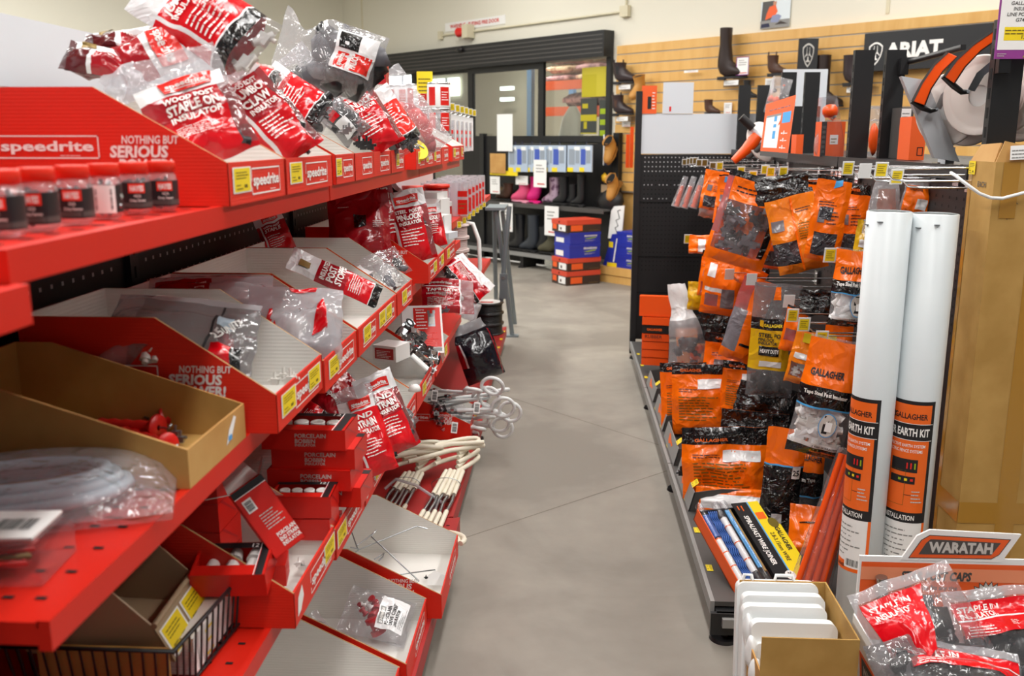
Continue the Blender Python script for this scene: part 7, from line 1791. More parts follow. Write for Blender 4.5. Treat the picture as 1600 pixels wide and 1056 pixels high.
for pts, o2, a_, b_, nrm in (([(0, 0), (0.44, 0), (0.42, 0.055), (0.16, 0.05), (0.12, 0.03), (0.02, 0.052)], (0.0, 0.0, 1.44), (1, 0, 0), (0, 0.12, 1), (0, -1, 0.12)), ([(0, 0), (0.14, 0), (0.13, 0.05), (0.02, 0.045)], (0.0, 0.15, 1.44), (0, -1, 0), (0.35, 0, 1), (-1, 0, 0.3))):
    m.prism(pts, 0.004, 'kraft_light', plane(o2, a_, b_, nrm))
m.build('flap', rt)
m = MB(); f2 = plane((0.03, -0.006, 1.445), (1, 0, 0.06), (0, 0.12, 1), (0, -1, 0.12)); m.patch(f2, 0, 0.05, 0, 0.035, 'paper_white'); m.fine(f2, 0.004, 0.046, 0.004, 0.03, 3, 'mid_grey', 0.0016); m.build('sticker', rt)
m = MB(); price_tag(m, fl, 0.0, 1.405, 0.04, 0.035, 0.002, back=False); m.build('price_tag', rt)
m = MB(); pts = [PY(1486, 270, 2.50), PY(1494, 275, 2.44), PY(1505, 284, 2.415), PY(1530, 302, 2.41), PY(1548, 309, 2.41), PY(1566, 310, 2.41), PY(1585, 305, 2.41), PY(1604, 300, 2.41), PY(1640, 294, 2.41)]
tag(m.tube([p - pts[0] for p in pts], 0.0042, 'white_plastic', 9).build('rope', loc=pts[0]), 'white rope slung across the front of the tall carton', 'rope')

# price sign on the near upright
p = PY(1553, 92, 2.55); s_ = 2.55 / 1430
rt = thing('price_sign', 'large purple edged price sign above the tall carton', 'sign', p)
m = MB(); Wd, Hd = 0.15, 86 * s_; m.box((Wd / 2, 0, Hd / 2), (Wd, 0.003, Hd), 'purple_ink'); f = XP((0, -0.0016, 0)); m.patch(f, 0.004, Wd - 0.004, 0.022, Hd - 0.004, 'paper_white', 0.0004)
for i, st in enumerate(('GALLAGHER', 'INSULATED', 'LINE POST 1350', 'G74223')): m.text(st, 'dark_grey', f, Wd * 0.42, Hd - 0.022 - i * 0.0135, 0.0085, 0.001, width=[0.07, 0.055, 0.085, 0.04][i], align='c', bold=0.015, shear=0.1)
m.patch(f, 0.018, 0.11, 0.045, 0.078, 'yellow_tag', 0.0008); m.fine(f, 0.02, 0.1, 0.06, 0.076, 2, 'tag_ink', 0.0012); m.text('13.75', 'black_ink', f, 0.062, 0.049, 0.009, 0.0014)
m.text('farm stores', 'grey_ink', f, 0.006, 0.006, 0.006, 0.0012) if False else m.fine(f, 0.006, 0.03, 0.006, 0.016, 2, 'grey_ink', 0.001); m.poly(f, [(0.07, 0.003), (0.15, 0.003), (0.15, 0.02), (0.08, 0.02)], 'poster_green', 0.0008); m.build('sheet', rt)
m = MB(); m.box((0.03, 0.012, -0.01), (0.03, 0.02, 0.05), 'black_plastic'); m.build('holder', rt)

# goods on the cap shelf
CZ = 1.4215
def geared_reel(label, c, yaw, r, handle=True):
    rt = thing('geared_reel', label, 'reel', M=Matrix.Translation(c) @ Matrix.Rotation(yaw, 4, 'Z'), group='white geared reels with orange handles')
    R_ = Matrix.Rotation(math.pi / 2, 4, 'X')
    for y in (-0.05, 0.06):
        m = MB(); m.lathe([(0.03, -0.004), (r * 0.75, -0.006), (r * 0.96, 0.004), (r, 0.0), (r * 0.97, -0.008), (r * 0.75, 0.0), (0.03, 0.004)], 'reel_white', 44, Matrix.Translation((0, y, 0)) @ R_); m.build('flange', rt)
    m = MB(); m.cyl((0, -0.05, 0), (0, 0.06, 0), r * 0.62, 'paper_white', 30)
    for i in range(7): m.tube([(r * 0.64 * math.cos(a * 0.2244), -0.04 + 0.014 * i, r * 0.64 * math.sin(a * 0.2244)) for a in range(28)], 0.007, 'rope_pink', 6, closed=True)
    m.build('winding', rt)
    if handle:
        Yh, oo, ii, hk, bd = handle
        inv = (Matrix.Translation(c) @ Matrix.Rotation(yaw, 4, 'Z')).inverted()
        Q = lambda p, d=0.0: inv @ PY(p[0], p[1], Yh + d)
        def slab(m, A, B, mat, y0, y1):
            n = len(A); vs = [Q(p, y) for y in (y0, y1) for p in list(A) + list(B)]
            fs = []
            for k in range(n - 1): fs += [(k, k + 1, n + k + 1, n + k), (2 * n + k, 3 * n + k, 3 * n + k + 1, 2 * n + k + 1), (k, 2 * n + k, 2 * n + k + 1, k + 1), (n + k, n + k + 1, 3 * n + k + 1, 3 * n + k)]
            fs += [(0, n, 3 * n, 2 * n), (n - 1, 3 * n - 1, 4 * n - 1, 2 * n - 1)]
            m.add(vs, fs, mat)
        off = lambda A, B, t: [(a[0] + (b[0] - a[0]) * t, a[1] + (b[1] - a[1]) * t) for a, b in zip(A, B)]
        m = MB(); slab(m, off(oo, ii, 0.16), off(oo, ii, 0.93), 'orange_plastic', -0.002, 0.04); m.build('handle_grip', rt, bevel=0.002)
        m = MB(); slab(m, oo, off(oo, ii, 0.18), 'dark_grey', -0.004, 0.044); slab(m, off(oo, ii, 0.92), ii, 'black_plastic', -0.004, 0.044); m.tube([Q(p, 0.015) for p in hk], [0.007, 0.009, 0.008, 0.007], 'black_plastic', 8); m.cyl(Q(hk[-1], -0.004), Q(hk[-1], 0.012), 0.004, 'chrome', 10); m.build('handle_rim', rt)
        m = MB(); slab(m, bd[0], bd[1], 'steel', 0.02, 0.028); m.build('brake_band', rt)
geared_reel('white geared reel with orange handle, standing nearest the slanted metal angle', PY(1496, 172, 2.98), -0.95, 0.108, (2.88, [(1424, 157), (1439, 128), (1459, 99), (1479, 81)], [(1446, 165), (1456, 139), (1474, 112), (1497, 89)], [(1424, 158), (1440, 168), (1454, 173), (1464, 170)], ([(1461, 169), (1470, 148), (1486, 130)], [(1470, 171), (1480, 151), (1496, 134)]))); geared_reel('white geared reel with orange handle behind the near upright, higher handle', PY(1546, 150, 2.80), -0.95, 0.112, (2.70, [(1474, 118), (1493, 92), (1521, 67), (1553, 45)], [(1492, 131), (1509, 105), (1533, 80), (1556, 64)], [(1473, 119), (1490, 134), (1503, 144), (1513, 143)], ([(1512, 140), (1526, 114), (1550, 94)], [(1523, 143), (1538, 118), (1560, 100)])))
geared_reel('white reel edge beyond the near upright at the frame edge', PY(1610, 165, 2.9), -0.95, 0.105, False)
rt = thing('metal_angle', 'long grey metal angle leaning beside the white reels', 'bracket', PY(1475, 250, 2.9))
m = MB(); a = PY(1480, 250, 2.9); b = PY(1428, 122, 2.95); dz = Vector((0.075, 0, -0.012)); b0 = PY(1475, 250, 2.9)
v = [a - b0 - dz * 0.5, a - b0 + dz * 0.5, b - b0 + dz * 0.5, b - b0 - dz * 0.5]; th = Vector((0.01, 0.05, 0.0))
m.add(v + [p_ + th for p_ in v], [(0, 1, 2, 3), (7, 6, 5, 4), (0, 4, 5, 1), (1, 5, 6, 2), (2, 6, 7, 3), (3, 7, 4, 0)], 'angle_grey'); m.build('angle', rt)
m = MB(); m.tube([PY(1412, 100, 3.80), PY(1425, 97, 3.75), PY(1500, 75, 3.3)], 0.012, 'black_metal', 4); c_ = PY(1412, 100, 3.80)
m2 = MB(); m2.tube([PY(1412, 98, 3.82) - c_, PY(1424, 96, 3.78) - c_, PY(1505, 74, 3.3) - c_], 0.013, 'black_metal', 4); m2.box((0, 0, -0.01), (0.03, 0.03, 0.06), 'black_metal'); tag(m2.build('bracket_arm', loc=c_), 'black bracket arm reaching from the tall upright past the dark brand sign', 'bracket')
def shelf_box(label, px0, px1, py_top, Y, depth, mat, deco=None, name='boxed_unit', lean=0.0, yaw=0.0):
    a = PY(px0, 240, Y); b = PY(px1, 240, Y); zt = PY(px0, py_top, Y).z
    rt = thing(name, label, 'box', M=Matrix.Translation(((a.x + b.x) / 2, Y, CZ)) @ Matrix.Rotation(yaw, 4, 'Z') @ Matrix.Rotation(lean, 4, 'X'))
    m = MB(); w_ = b.x - a.x; h_ = zt - CZ; m.span((-w_ / 2, 0, 0), (w_ / 2, depth, h_), mat)
    if deco: deco(m, XP((-w_ / 2, 0, 0)), w_, h_)
    m.build('body', rt, bevel=0.002)
    return rt, w_, h_
def dk(m, f, w, h): m.patch(f, 0, w * 0.22, 0, h, 'black_ink'); [m.patch(f, w * 0.04, w * 0.18, h * (0.1 + 0.14 * i), h * (0.18 + 0.14 * i), 'dark_grey', 0.0013) for i in range(6)]; m.patch(f, w * 0.38, w * 0.72, h * 0.35, h * 0.62, 'paper_white'); m.fine(f, w * 0.42, w * 0.68, h * 0.4, h * 0.58, 2, 'brass', 0.0014)
rt, w_, h_ = shelf_box('orange and black boxed unit under a clear shell on the cap shelf', 1281, 1318, 190, 4.1, 0.10, 'orange_card', dk)
m = MB(); m.prism([(0, 0), (w_ * 1.1, 0), (w_ * 0.5, h_ * 1.75), (w_ * 0.05, h_ * 1.7)], 0.12, 'film_smooth', XP((-w_ / 2, -0.015, 0))); m.build('clear_shell', rt); m = MB(); m.lump((-w_ * 0.2, 0.0, h_ * 1.3), 0.035, 'orange_plastic', 3, (1, 0.8, 0.8), 2, 0.2); m.lump((-w_ * 0.05, 0.0, h_ * 1.15), 0.018, 'chrome', 4); m.build('tester_head', rt)
rt, w_, h_ = shelf_box('clear shelled orange tester between the tall upright pair', 1352, 1372, 165, 4.0, 0.08, 'film_milky'); m = MB(); m.lump((0, -0.01, h_ * 0.35), 0.04, 'orange_plastic', 5, (0.5, 0.5, 1.6), 2, 0.2); m.build('tester', rt)
shelf_box('dark grey box with white data label beside the tall upright', 1402, 1422, 168, 3.7, 0.1, 'dark_grey', lambda m, f, w, h: (m.patch(f, w * 0.05, w * 0.8, h * 0.55, h * 0.98, 'paper_white'), m.fine(f, w * 0.12, w * 0.7, h * 0.6, h * 0.94, 5, 'mid_grey', 0.0014)))
shelf_box('orange box between the dark grey box and the metal angle', 1420, 1444, 182, 3.45, 0.12, 'orange_card', lambda m, f, w, h: m.rim(f, w * 0.5, w * 0.9, h * 0.1, h * 0.3, 0.003, 'black_ink'))
shelf_box('small orange box peeping between the first two uprights', 1243, 1254, 210, 4.6, 0.1, 'orange_card'); shelf_box('white pale box at the foot of the white reels', 1478, 1492, 230, 2.95, 0.06, 'white_panel')
m = MB(); m.lump((0, 0, 0.05), 0.05, 'film_milky', 9, (0.4, 0.4, 1.0), 2, 0.2); tag(m.build('clear_packet', loc=Vector((PY(1278, 240, 4.15).x, 4.15, CZ))), 'small crumpled clear packet beside the orange boxed unit', 'packet')
# orange information board leaning on the first posts
a = PY(1187, 243, 4.3); b = PY(1230, 248, 4.15); c_ = PY(1244, 148, 4.2); d_ = PY(1197, 163, 4.35)
rt = thing('info_board', 'orange information board with a blue and white table, standing on the hooks end', 'board', a)
m = MB(); bl = lambda u, v, off=0.0: (a * (1 - u) * (1 - v) + b * u * (1 - v) + c_ * u * v + d_ * (1 - u) * v) - a + Vector((-0.3, -0.95, 0)) * off
m.grid(lambda u, v: bl(u, v), [0, 1], [0, 1], 'orange_card', False); m.grid(lambda u, v: bl(1 - u, v, -0.004), [0, 1], [0, 1], 'paper_white', False)
ed = [bl(0, 0), bl(1, 0), bl(1, 1), bl(0, 1)]; eb = [bl(0, 0, -0.004), bl(1, 0, -0.004), bl(1, 1, -0.004), bl(0, 1, -0.004)]; m.add(ed + eb, [(i, i + 4, (i + 1) % 4 + 4, (i + 1) % 4) for i in range(4)], 'paper_white')
m.build('panel', rt); m = MB(); P_ = lambda u0, u1, v0, v1, mt, o=0.001: m.patch(bl, u0, u1, v0, v1, mt, o)
P_(0, 1, 0, 0.09, 'dark_grey'); P_(0.08, 0.58, 0.16, 0.72, 'paper_white'); P_(0.08, 0.6, 0.72, 0.76, 'mid_grey'); P_(0.64, 0.92, 0.58, 0.76, 'blue_ink')
for v0, v1 in ((0.32, 0.46), (0.52, 0.58), (0.63, 0.72)): P_(0.36, 0.46, v0, v1, 'blue_ink', 0.0016)
for i in range(7): P_(0.1, 0.56, 0.2 + 0.07 * i, 0.202 + 0.07 * i, 'grey_ink', 0.0014)
for v in (0.16, 0.28, 0.4): P_(0.66, 0.72, v, v + 0.02, 'paper_white'); P_(0.78, 0.88, v, v + 0.012, 'paper_white'); P_(0.74, 0.77, v - 0.01, v + 0.05, 'paper_white')
m.fine(bl, 0.15, 0.9, 0.84, 0.9, 1, 'bag_maroon'); m.build('print', rt)
# dark handled reel beside it
rt = thing('hand_reel', 'orange hand reel with black crank grip, leaning at the far end of the cap shelf', 'reel', PY(1170, 235, 5.0))
b0 = PY(1170, 235, 5.0); T3 = lambda x, y, dy=0.0: PY(x, y, 5.0 + dy) - b0
m = MB(); m.tube([T3(1158, 183), T3(1176, 200)], 0.022, 'black_rubber', 12); m.build('crank_grip', rt)
m = MB(); m.tube([T3(1146, 252), T3(1165, 235), T3(1176, 222), T3(1184, 212)], [0.02, 0.03, 0.035, 0.03], 'orange_plastic', 8); m.build('handle', rt)
m = MB(); m.tube([T3(1172, 200), T3(1180, 206), T3(1186, 214), T3(1188, 226)], 0.012, 'white_panel', 6); m.build('bracket', rt)
m = MB(); m.lathe([(0.02, 0), (0.11, 0.0), (0.11, 0.008), (0.02, 0.012)], 'reel_white', 34, Matrix.Translation(T3(1192, 222, 0.05)) @ Euler((0.9, 0.9, 0)).to_matrix().to_4x4()); m.build('flange', rt)
m = MB(); m.tube([T3(1166, 246), T3(1184, 232), T3(1196, 222)], 0.02, 'dark_grey', 8); m.build('frame', rt)
bag('packet', 'clear packet with black and orange parts behind the orange board', PY(1216, 150, 4.9), 0.10, 0.18, 0.05, -10, 0, 12, 'film_milky', contents=('lump', ['orange_plastic', 'contents_black'], 7, 0.1, 0.8, 0.022), seed=150)
# ------------------------------------------------------------------ slat wall with boots
SN = 0.07
sl0, slz = PW(964, 72, SN); slz0 = 0.17
sl1 = 5.2
m = MB()
zs = [PW(1100, y, SN)[1] for y in (75, 96, 116, 135, 154.5)]
gz = sorted([slz] + [PW(965, y, SN)[1] for y in (86, 101, 117, 132.5, 148)])
stp = (gz[-2] - gz[0]) / 4
gr_ = [gz[-2] - stp * k for k in range(15)]
lo = slz0
edges = [slz] + gr_
for k in range(len(gr_)):
    zt, zb = edges[k], edges[k + 1]
    if zb < slz0: zb = slz0
    if zt <= zb: break
    m.span((sl0, -SN, zb + 0.008), (sl1, -0.02, zt - 0.004 if k else zt), 'maple')
    m.span((sl0, -SN + 0.008, zb - 0.006), (sl1, -0.02, zb + 0.009), 'groove')
m.span((sl0 - 0.002, -0.02, slz0), (sl1, -0.0, slz), 'maple')
sw = struct(m.build('wall_panel_slat', M=wallM(0, 0, 0)), 'maple slat wall panel with grey grooves beside the glass door')
sw.name = 'trim_6'
for s_, z0 in ((PW(1282, 60, SN)[0], slz - 0.17), (PW(1502, 40, SN)[0], slz - 0.17)):
    pass
m = MB(); p0 = PW(930, 440, 0.44)[0]; m.span((p0, -0.44, 0.085), (sl1, -0.02, 0.17), 'maple'); m.span((p0, -0.43, 0), (sl1, -0.02, 0.08), 'maple'); struct(m.build('trim_7', M=wallM(0, 0, 0)), 'low maple plinth along the foot of the slat wall')

def boot_mesh(L, h, wd, mat, sole='black_rubber', shaft_w=1.0, sole_t=0.018, slim=1.0, lining=None):
    """Side-on boot, toe to +x, heel near x = 0."""
    k = L / 0.27
    R_ = [((L * 0.985, 0, 0.034 * k), 0.0, 0.004, 0.010), ((L * 0.955, 0, 0.037 * k), 0.0, 0.028, 0.026), ((L * 0.86, 0, 0.044 * k), 0.05, 0.044, 0.036), ((L * 0.72, 0, 0.052 * k), 0.12, 0.049, 0.043), ((L * 0.56, 0, 0.064 * k), 0.3, 0.048, 0.055),
          ((L * 0.42, 0, 0.070 * k), 0.6, 0.046, 0.070), ((L * 0.33, 0, 0.090 * k), 0.98, 0.045, 0.078), ((L * 0.27, 0, 0.118 * k), 1.35, 0.046, 0.072), ((L * 0.25, 0, 0.15 * k), 1.5708, 0.047, 0.066)]
    rings = [(Vector(c), a, p * k * wd, q * k) for c, a, p, q in R_]
    z = 0.15 * k
    n = max(2, int((h - z) / 0.06))
    for i in range(1, n + 1):
        t = i / n
        rings.append((Vector((L * 0.25 - 0.004 * t, 0, z + (h - z) * t)), 1.5708, (0.044 + 0.016 * t * shaft_w) * k * wd, (0.066 + 0.008 * t * shaft_w) * k * (1 - (1 - slim) * min(1, 2 * t))))
    N = 18
    m = MB(); vs = []
    for c, a, p, q in rings:
        nx = Vector((math.sin(a), 0, math.cos(a)))
        for i in range(N):
            th = 2 * math.pi * i / N
            v = c + Vector((0, 1, 0)) * (p * math.cos(th)) + nx * (q * math.sin(th))
            if v.z < sole_t * 0.8: v.z = sole_t * 0.8
            if v.x < 0.0: v.x = 0.0
            vs.append(v)
    K_ = len(rings); fs = []
    for j in range(K_ - 1):
        for i in range(N): fs.append((j * N + i, j * N + (i + 1) % N, (j + 1) * N + (i + 1) % N, (j + 1) * N + i))
    m.add(vs, fs, mat, True); m.add(vs[:N], [tuple(reversed(range(N)))], mat)
    top = [v + Vector((0, 0, -0.012)) for v in vs[-N:]]
    cen = sum(top, Vector()) / N
    m.add([cen + (v - cen) * 0.93 for v in top], [tuple(range(N))], lining or 'hole_dark'); m.add(vs[-N:] + [cen + (v - cen) * 0.93 for v in top], [(i, (i + 1) % N, N + (i + 1) % N, N + i) for i in range(N)], mat)
    s_ = MB(); pts = []
    for i in range(22):
        th = 2 * math.pi * i / 22; x = L * 0.5 + L * 0.5 * math.cos(th); y = 0.043 * k * wd * math.sin(th) * (1.0 - 0.18 * math.cos(th) * (-1 if x < L * 0.5 else 0.2)) * (0.82 if x < L * 0.45 else 1.05)
        pts.append((x, y))
    s_.prism(pts, sole_t, sole, lambda a, b, off=0.0: Vector((a, b, sole_t + off)))
    s_.span((0.01 * k, -0.03 * k * wd, -0.012), (L * 0.28, 0.03 * k * wd, 0.002), sole)
    return m, s_
def boot(name, label, M_, L, h, wd, mat, cat='boot', tabs=False, laces=None, gusset=None, group=None, sole='black_rubber', **k):
    rt = thing(name, label, cat, M=M_ @ Matrix.Translation((0, 0, 0.0125)), group=group)
    a, b = boot_mesh(L, h, wd, mat, sole, **k); a.build('upper', rt); b.build('sole', rt)
    if tabs:
        m = MB(); kk = L / 0.29
        for x in (L * 0.235 - 0.06 * kk, L * 0.235 + 0.045 * kk): m.tube([(x, -0.012, h - 0.02), (x, -0.006, h + 0.03), (x, 0.006, h + 0.03), (x, 0.012, h - 0.02)], 0.005, mat, 6)
        m.build('pull_tab', rt)
    if gusset:
        m = MB(); kk = L / 0.29
        for sd in (-1,): m.add([(L * 0.235 - 0.025 * kk, sd * 0.054 * kk * wd, h - 0.01), (L * 0.235 + 0.025 * kk, sd * 0.054 * kk * wd, h - 0.01), (L * 0.235 + 0.012 * kk, sd * 0.0475 * kk * wd, 0.09 * kk), (L * 0.235 - 0.012 * kk, sd * 0.0475 * kk * wd, 0.09 * kk)], [(0, 1, 2, 3)], gusset)
        m.build('elastic_gusset', rt)
    if laces:
        m = MB(); kk = L / 0.29
        for i in range(6):
            t = i / 5; x = L * (0.50 - 0.12 * t); z = (0.108 + 0.06 * t) * kk
            m.tube([(x, -0.022 * kk, z - 0.006), (x + 0.008, 0, z + 0.004), (x, 0.022 * kk, z - 0.006)], 0.0035, laces, 6)
        m.build('laces', rt)
    return rt
def acrylic(label, s0, s1, z, n0=SN, d=0.12, price=True):
    m = MB(); m.span((s0, -d, 0), (s1, 0, 0.006), 'film_smooth'); m.span((s0, -0.004, -0.05), (s1, 0, 0.0), 'film_smooth')
    if price: m.span(((s0 + s1) / 2 - 0.08, -d - 0.004, -0.04), ((s0 + s1) / 2 + 0.08, -d, 0.004), 'paper_white'); m.fine(XP((0, -d - 0.0045, 0)), (s0 + s1) / 2 - 0.06, (s0 + s1) / 2 + 0.06, -0.03, -0.01, 2, 'mid_grey')
    tag(m.build('display_shelf', M=wallM(0, n0, z)), label, 'shelf')
def wboot(name, label, xh, xt, ys, yt, mat, shelf=None, n=SN + 0.08, **k):
    a = PW(xh, ys, n); b = PW(xt, ys, n); L = b[0] - a[0]; z = a[1]; h = PW(xh, yt, n)[1] - z
    boot(name, label, wallM(a[0], n + 0.07, z) @ Matrix.Rotation(math.radians(20), 4, 'Z'), L * 0.93, h, 1.12, mat, **k)
    if shelf: acrylic(shelf, a[0] - 0.03, b[0] + 0.0, z - 0.008)
wboot('chelsea_boot', 'dark chelsea boot on the upper clear shelf next to the door jamb', 965, 999, 133, 101, 'leather_dark', 'clear boot shelf with white label, upper one next to the door jamb', tabs=True, gusset='black_rubber')
wboot('chelsea_boot', 'brown sided dark chelsea boot on the lower clear shelf next to the door jamb', 963, 993, 182, 151, 'leather_dark', 'clear boot shelf with white label, lower one next to the door jamb', tabs=True, gusset='leather_brown')
wboot('tall_boot', 'tall dark brown riding boot on the slat wall beside its price card', 1127, 1171, 126, 48, 'leather_deep', 'clear shelf carrying the tall dark brown boot', slim=0.72)
wboot('ankle_boot', 'brown buckled ankle boot on the slat wall left of the crest panel', 1205, 1236, 121, 90, 'leather_brown', None, tabs=True)
wboot('ankle_boot', 'small black boot tucked behind the toe of the tall brown boot', 1168, 1188, 156, 128, 'leather_black', None)
wboot('lined_boot', 'brown boot with white fleece top standing behind the white header', 1107, 1130, 181, 158, 'leather_brown', None, lining='paper_white')
wboot('tall_boot', 'tall dark boot on the slat wall just right of the crest panel', 1278, 1322, 170, 90, 'leather_deep', None, slim=0.9)
wboot('tall_boot', 'dark boot half hidden behind the tall upright pair', 1322, 1366, 136, 90, 'leather_dark', 'dark shelf edge under the half hidden boot')
def fboot(label, px, py_top, py_bot, n, mat, tilt, L, h, turn=-90, laces='leather_tan2', grp=None):
    s_, z = PW(px, py_bot, n); boot('lace_up_boot', label, wallM(s_, n, z) @ Matrix.Rotation(math.radians(turn), 4, 'Z') @ Matrix.Rotation(math.radians(tilt), 4, 'Y'), L, h, 1.1, mat, laces=laces, sole='leather_tan2', group=grp)
fboot('tan lace up work boot facing out beside the upper dark chelsea boot', 1010, 114, 147, SN + 0.02, 'leather_tan', 20, 0.25, 0.20)
fboot('tan lace up boot hanging toe down below the chelsea boots', 967, 196, 226, SN + 0.03, 'leather_tan', 55, 0.27, 0.16)
fboot('lowest tan lace up boot, beside the black gondola end', 971, 254, 284, SN + 0.03, 'leather_tan', 55, 0.27, 0.16)
def card(label, x0, y0, x1, y1, n, mat='paper_white', fine=True, name='price_card', border=None, cat='card'):
    a = PW(x0, y1, n); b = PW(x1, y0, n); w_ = b[0] - a[0]; h_ = b[1] - a[1]
    m = MB(); m.span((0, -0.003, 0), (w_, 0, h_), mat); f = XP((0, -0.0035, 0))
    if border: m.rim(f, 0, w_, 0, h_, w_ * 0.05, border)
    if fine: m.fine(f, w_ * 0.2, w_ * 0.85, h_ * 0.55, h_ * 0.9, 3, 'mid_grey', 0.001, int(x0)); m.fine(f, w_ * 0.3, w_ * 0.9, h_ * 0.1, h_ * 0.25, 1, 'print_red', 0.001)
    return tag(m.build(name, M=wallM(a[0], n, a[1])), label, cat)
card('pink edged price card beside the tall brown riding boot', 1150, 88, 1171, 118, SN + 0.12, border='purple_ink')
card('white price card above the middle of the white header', 1131, 160, 1144, 178, SN + 0.02); card('white price card right of the small black boot', 1195, 122, 1210, 145, SN + 0.02)
card('small white price strip alone in the middle of the slat wall', 1069, 109, 1091, 114, SN + 0.06, 'paper_white'); card('white sticker card below the lower chelsea boot', 972, 190, 985, 198, SN + 0.03)
# dark brand sign and crest panel
def crest(m, f, cx, cy, w_, h_, ink, bg):
    def sh(k):
        return [(cx + k * w_ * x, cy + k * h_ * y) for x, y in [(0, -0.5), (0.2, -0.36), (0.36, -0.16), (0.46, 0.1), (0.47, 0.3), (0.3, 0.40), (0.12, 0.46), (0, 0.47), (-0.12, 0.46), (-0.3, 0.40), (-0.47, 0.3), (-0.46, 0.1), (-0.36, -0.16), (-0.2, -0.36)]]
    m.poly(f, sh(1.0), ink, 0.001); m.poly(f, sh(0.84), bg, 0.002)
    for sx in (-1, 1):
        q = [(0.06, -0.02), (0.11, -0.02), (0.14, 0.12), (0.12, 0.32), (0.09, 0.32), (0.10, 0.14)]
        m.poly(f, [(cx + sx * w_ * x, cy + h_ * y) for x, y in (q if sx > 0 else q[::-1])], ink, 0.003)
        q = [(0.04, -0.02), (0.06, 0.06), (0.16, 0.04), (0.30, -0.08), (0.27, -0.11), (0.16, -0.03)]
        m.poly(f, [(cx + sx * w_ * x, cy + h_ * y) for x, y in (q if sx > 0 else q[::-1])], ink, 0.003)
        q = [(0.0, -0.27), (0.12, -0.3), (0.17, -0.25), (0.06, -0.2), (0.05, -0.05), (0.0, 0.0)]
        m.poly(f, [(cx + sx * w_ * x, cy + h_ * y) for x, y in (q if sx > 0 else q[::-1])], ink, 0.003)
    m.poly(f, [(cx + 0.04 * w_ * math.cos(i), cy - 0.06 * h_ + 0.04 * h_ * math.sin(i)) for i in (0, 1.57, 3.14, 4.71)], bg, 0.004)
n_ = SN + 0.10
a = PW(1347, 112, n_); b = PW(1347, 53, n_); c_ = PW(1552, 34, n_)
W_ = c_[0] - a[0]; H_ = b[1] - a[1]
rt = thing('brand_sign', 'long black sign with white crest and lettering across the slat wall', 'sign', M=wallM(a[0], n_, a[1]))
m = MB(); m.span((0, 0, 0), (W_, 0.09, H_), 'sign_black'); f = XP((0, -0.0005, 0)); crest(m, f, W_ * 0.105, H_ * 0.46, W_ * 0.125, H_ * 0.62, 'white_ink', 'sign_black')
m.text('ARIAT', 'white_ink', f, W_ * 0.185, H_ * 0.33, H_ * 0.36, 0.001, width=W_ * 0.46, bold=0.05); m.build('panel', rt, bevel=0.004)
n2 = SN + 0.3
a = PW(1246, 108, n2); b = PW(1277, 58, n2)
rt = thing('crest_panel', 'black panel with a white shield crest standing out from the slat wall', 'sign', M=wallM(a[0], n2, a[1]) @ Matrix.Rotation(math.radians(38), 4, 'Z'))
w_ = (b[0] - a[0]) * 0.95; h_ = b[1] - a[1]
m = MB(); m.span((0, 0, 0), (w_, 0.05, h_), 'sign_black'); crest(m, XP((0, -0.0005, 0)), w_ * 0.5, h_ * 0.46, w_ * 0.62, h_ * 0.82, 'grey_ink', 'sign_black'); m.build('panel', rt, bevel=0.003)
m = MB(); m.span((w_ * 0.4, 0.05, h_ * 0.2), (w_ * 0.6, 0.26, h_ * 0.9), 'black_metal'); m.build('arm', rt)
m = MB(); a = PY(1219, 190, 6.0); b = PY(1294, 108, 6.0); m.span((0, 0, 0), (b.x - a.x, 0.006, b.z - CZ), 'white_panel'); m.patch(XP((0, -0.0005, 0)), 0.03, (b.x - a.x) - 0.03, 0.0, (b.z - CZ) * 0.55, 'black_metal', 0.001)
tag(m.build('sign_board', loc=(a.x, 6.0, CZ)), 'white sign board with dark lower panel standing behind the middle uprights', 'sign')
# photo poster on the wall
a = PW(1188, 46, 0.012); b = PW(1236, -2, 0.012); w_ = b[0] - a[0]; h_ = b[1] - a[1]
m = MB(); m.span((0, -0.003, 0), (w_, 0, h_), 'pale_sky'); f = XP((0, -0.0035, 0))
m.poly(f, [(0.02 * w_, 0.25 * h_), (0.35 * w_, 0.3 * h_), (0.5 * w_, 0.7 * h_), (0.45 * w_, h_), (0.05 * w_, h_)], 'dark_grey', 0.0005); m.patch(f, 0, w_, 0, 0.3 * h_, 'mid_grey', 0.0008); m.poly(f, [(0.16 * w_, 0.32 * h_), (0.5 * w_, 0.45 * h_), (0.58 * w_, 0.6 * h_), (0.5 * w_, 0.85 * h_), (0.3 * w_, 0.8 * h_), (0.2 * w_, 0.55 * h_)], 'orange_card', 0.0012)
m.poly(f, [(0.35 * w_, 0.22 * h_), (0.6 * w_, 0.2 * h_), (0.72 * w_, 0.42 * h_), (0.6 * w_, 0.5 * h_), (0.4 * w_, 0.46 * h_)], 'denim', 0.0016); m.poly(f, [(0.42 * w_, 0.84 * h_), (0.52 * w_, 0.84 * h_), (0.54 * w_, 0.97 * h_), (0.42 * w_, 0.97 * h_)], 'skin_print', 0.0016); m.poly(f, [(0.02 * w_, 0.04 * h_), (0.34 * w_, 0.06 * h_), (0.3 * w_, 0.2 * h_), (0.04 * w_, 0.18 * h_)], 'navy_print', 0.0016); m.poly(f, [(0.5 * w_, 0.12 * h_), (0.95 * w_, 0.12 * h_), (0.7 * w_, 0.24 * h_)], 'leather_deep', 0.002)
tag(m.build('poster', M=wallM(a[0], 0.012, a[1])), 'curled photo poster of a person in an orange shirt above the slat wall', 'poster')

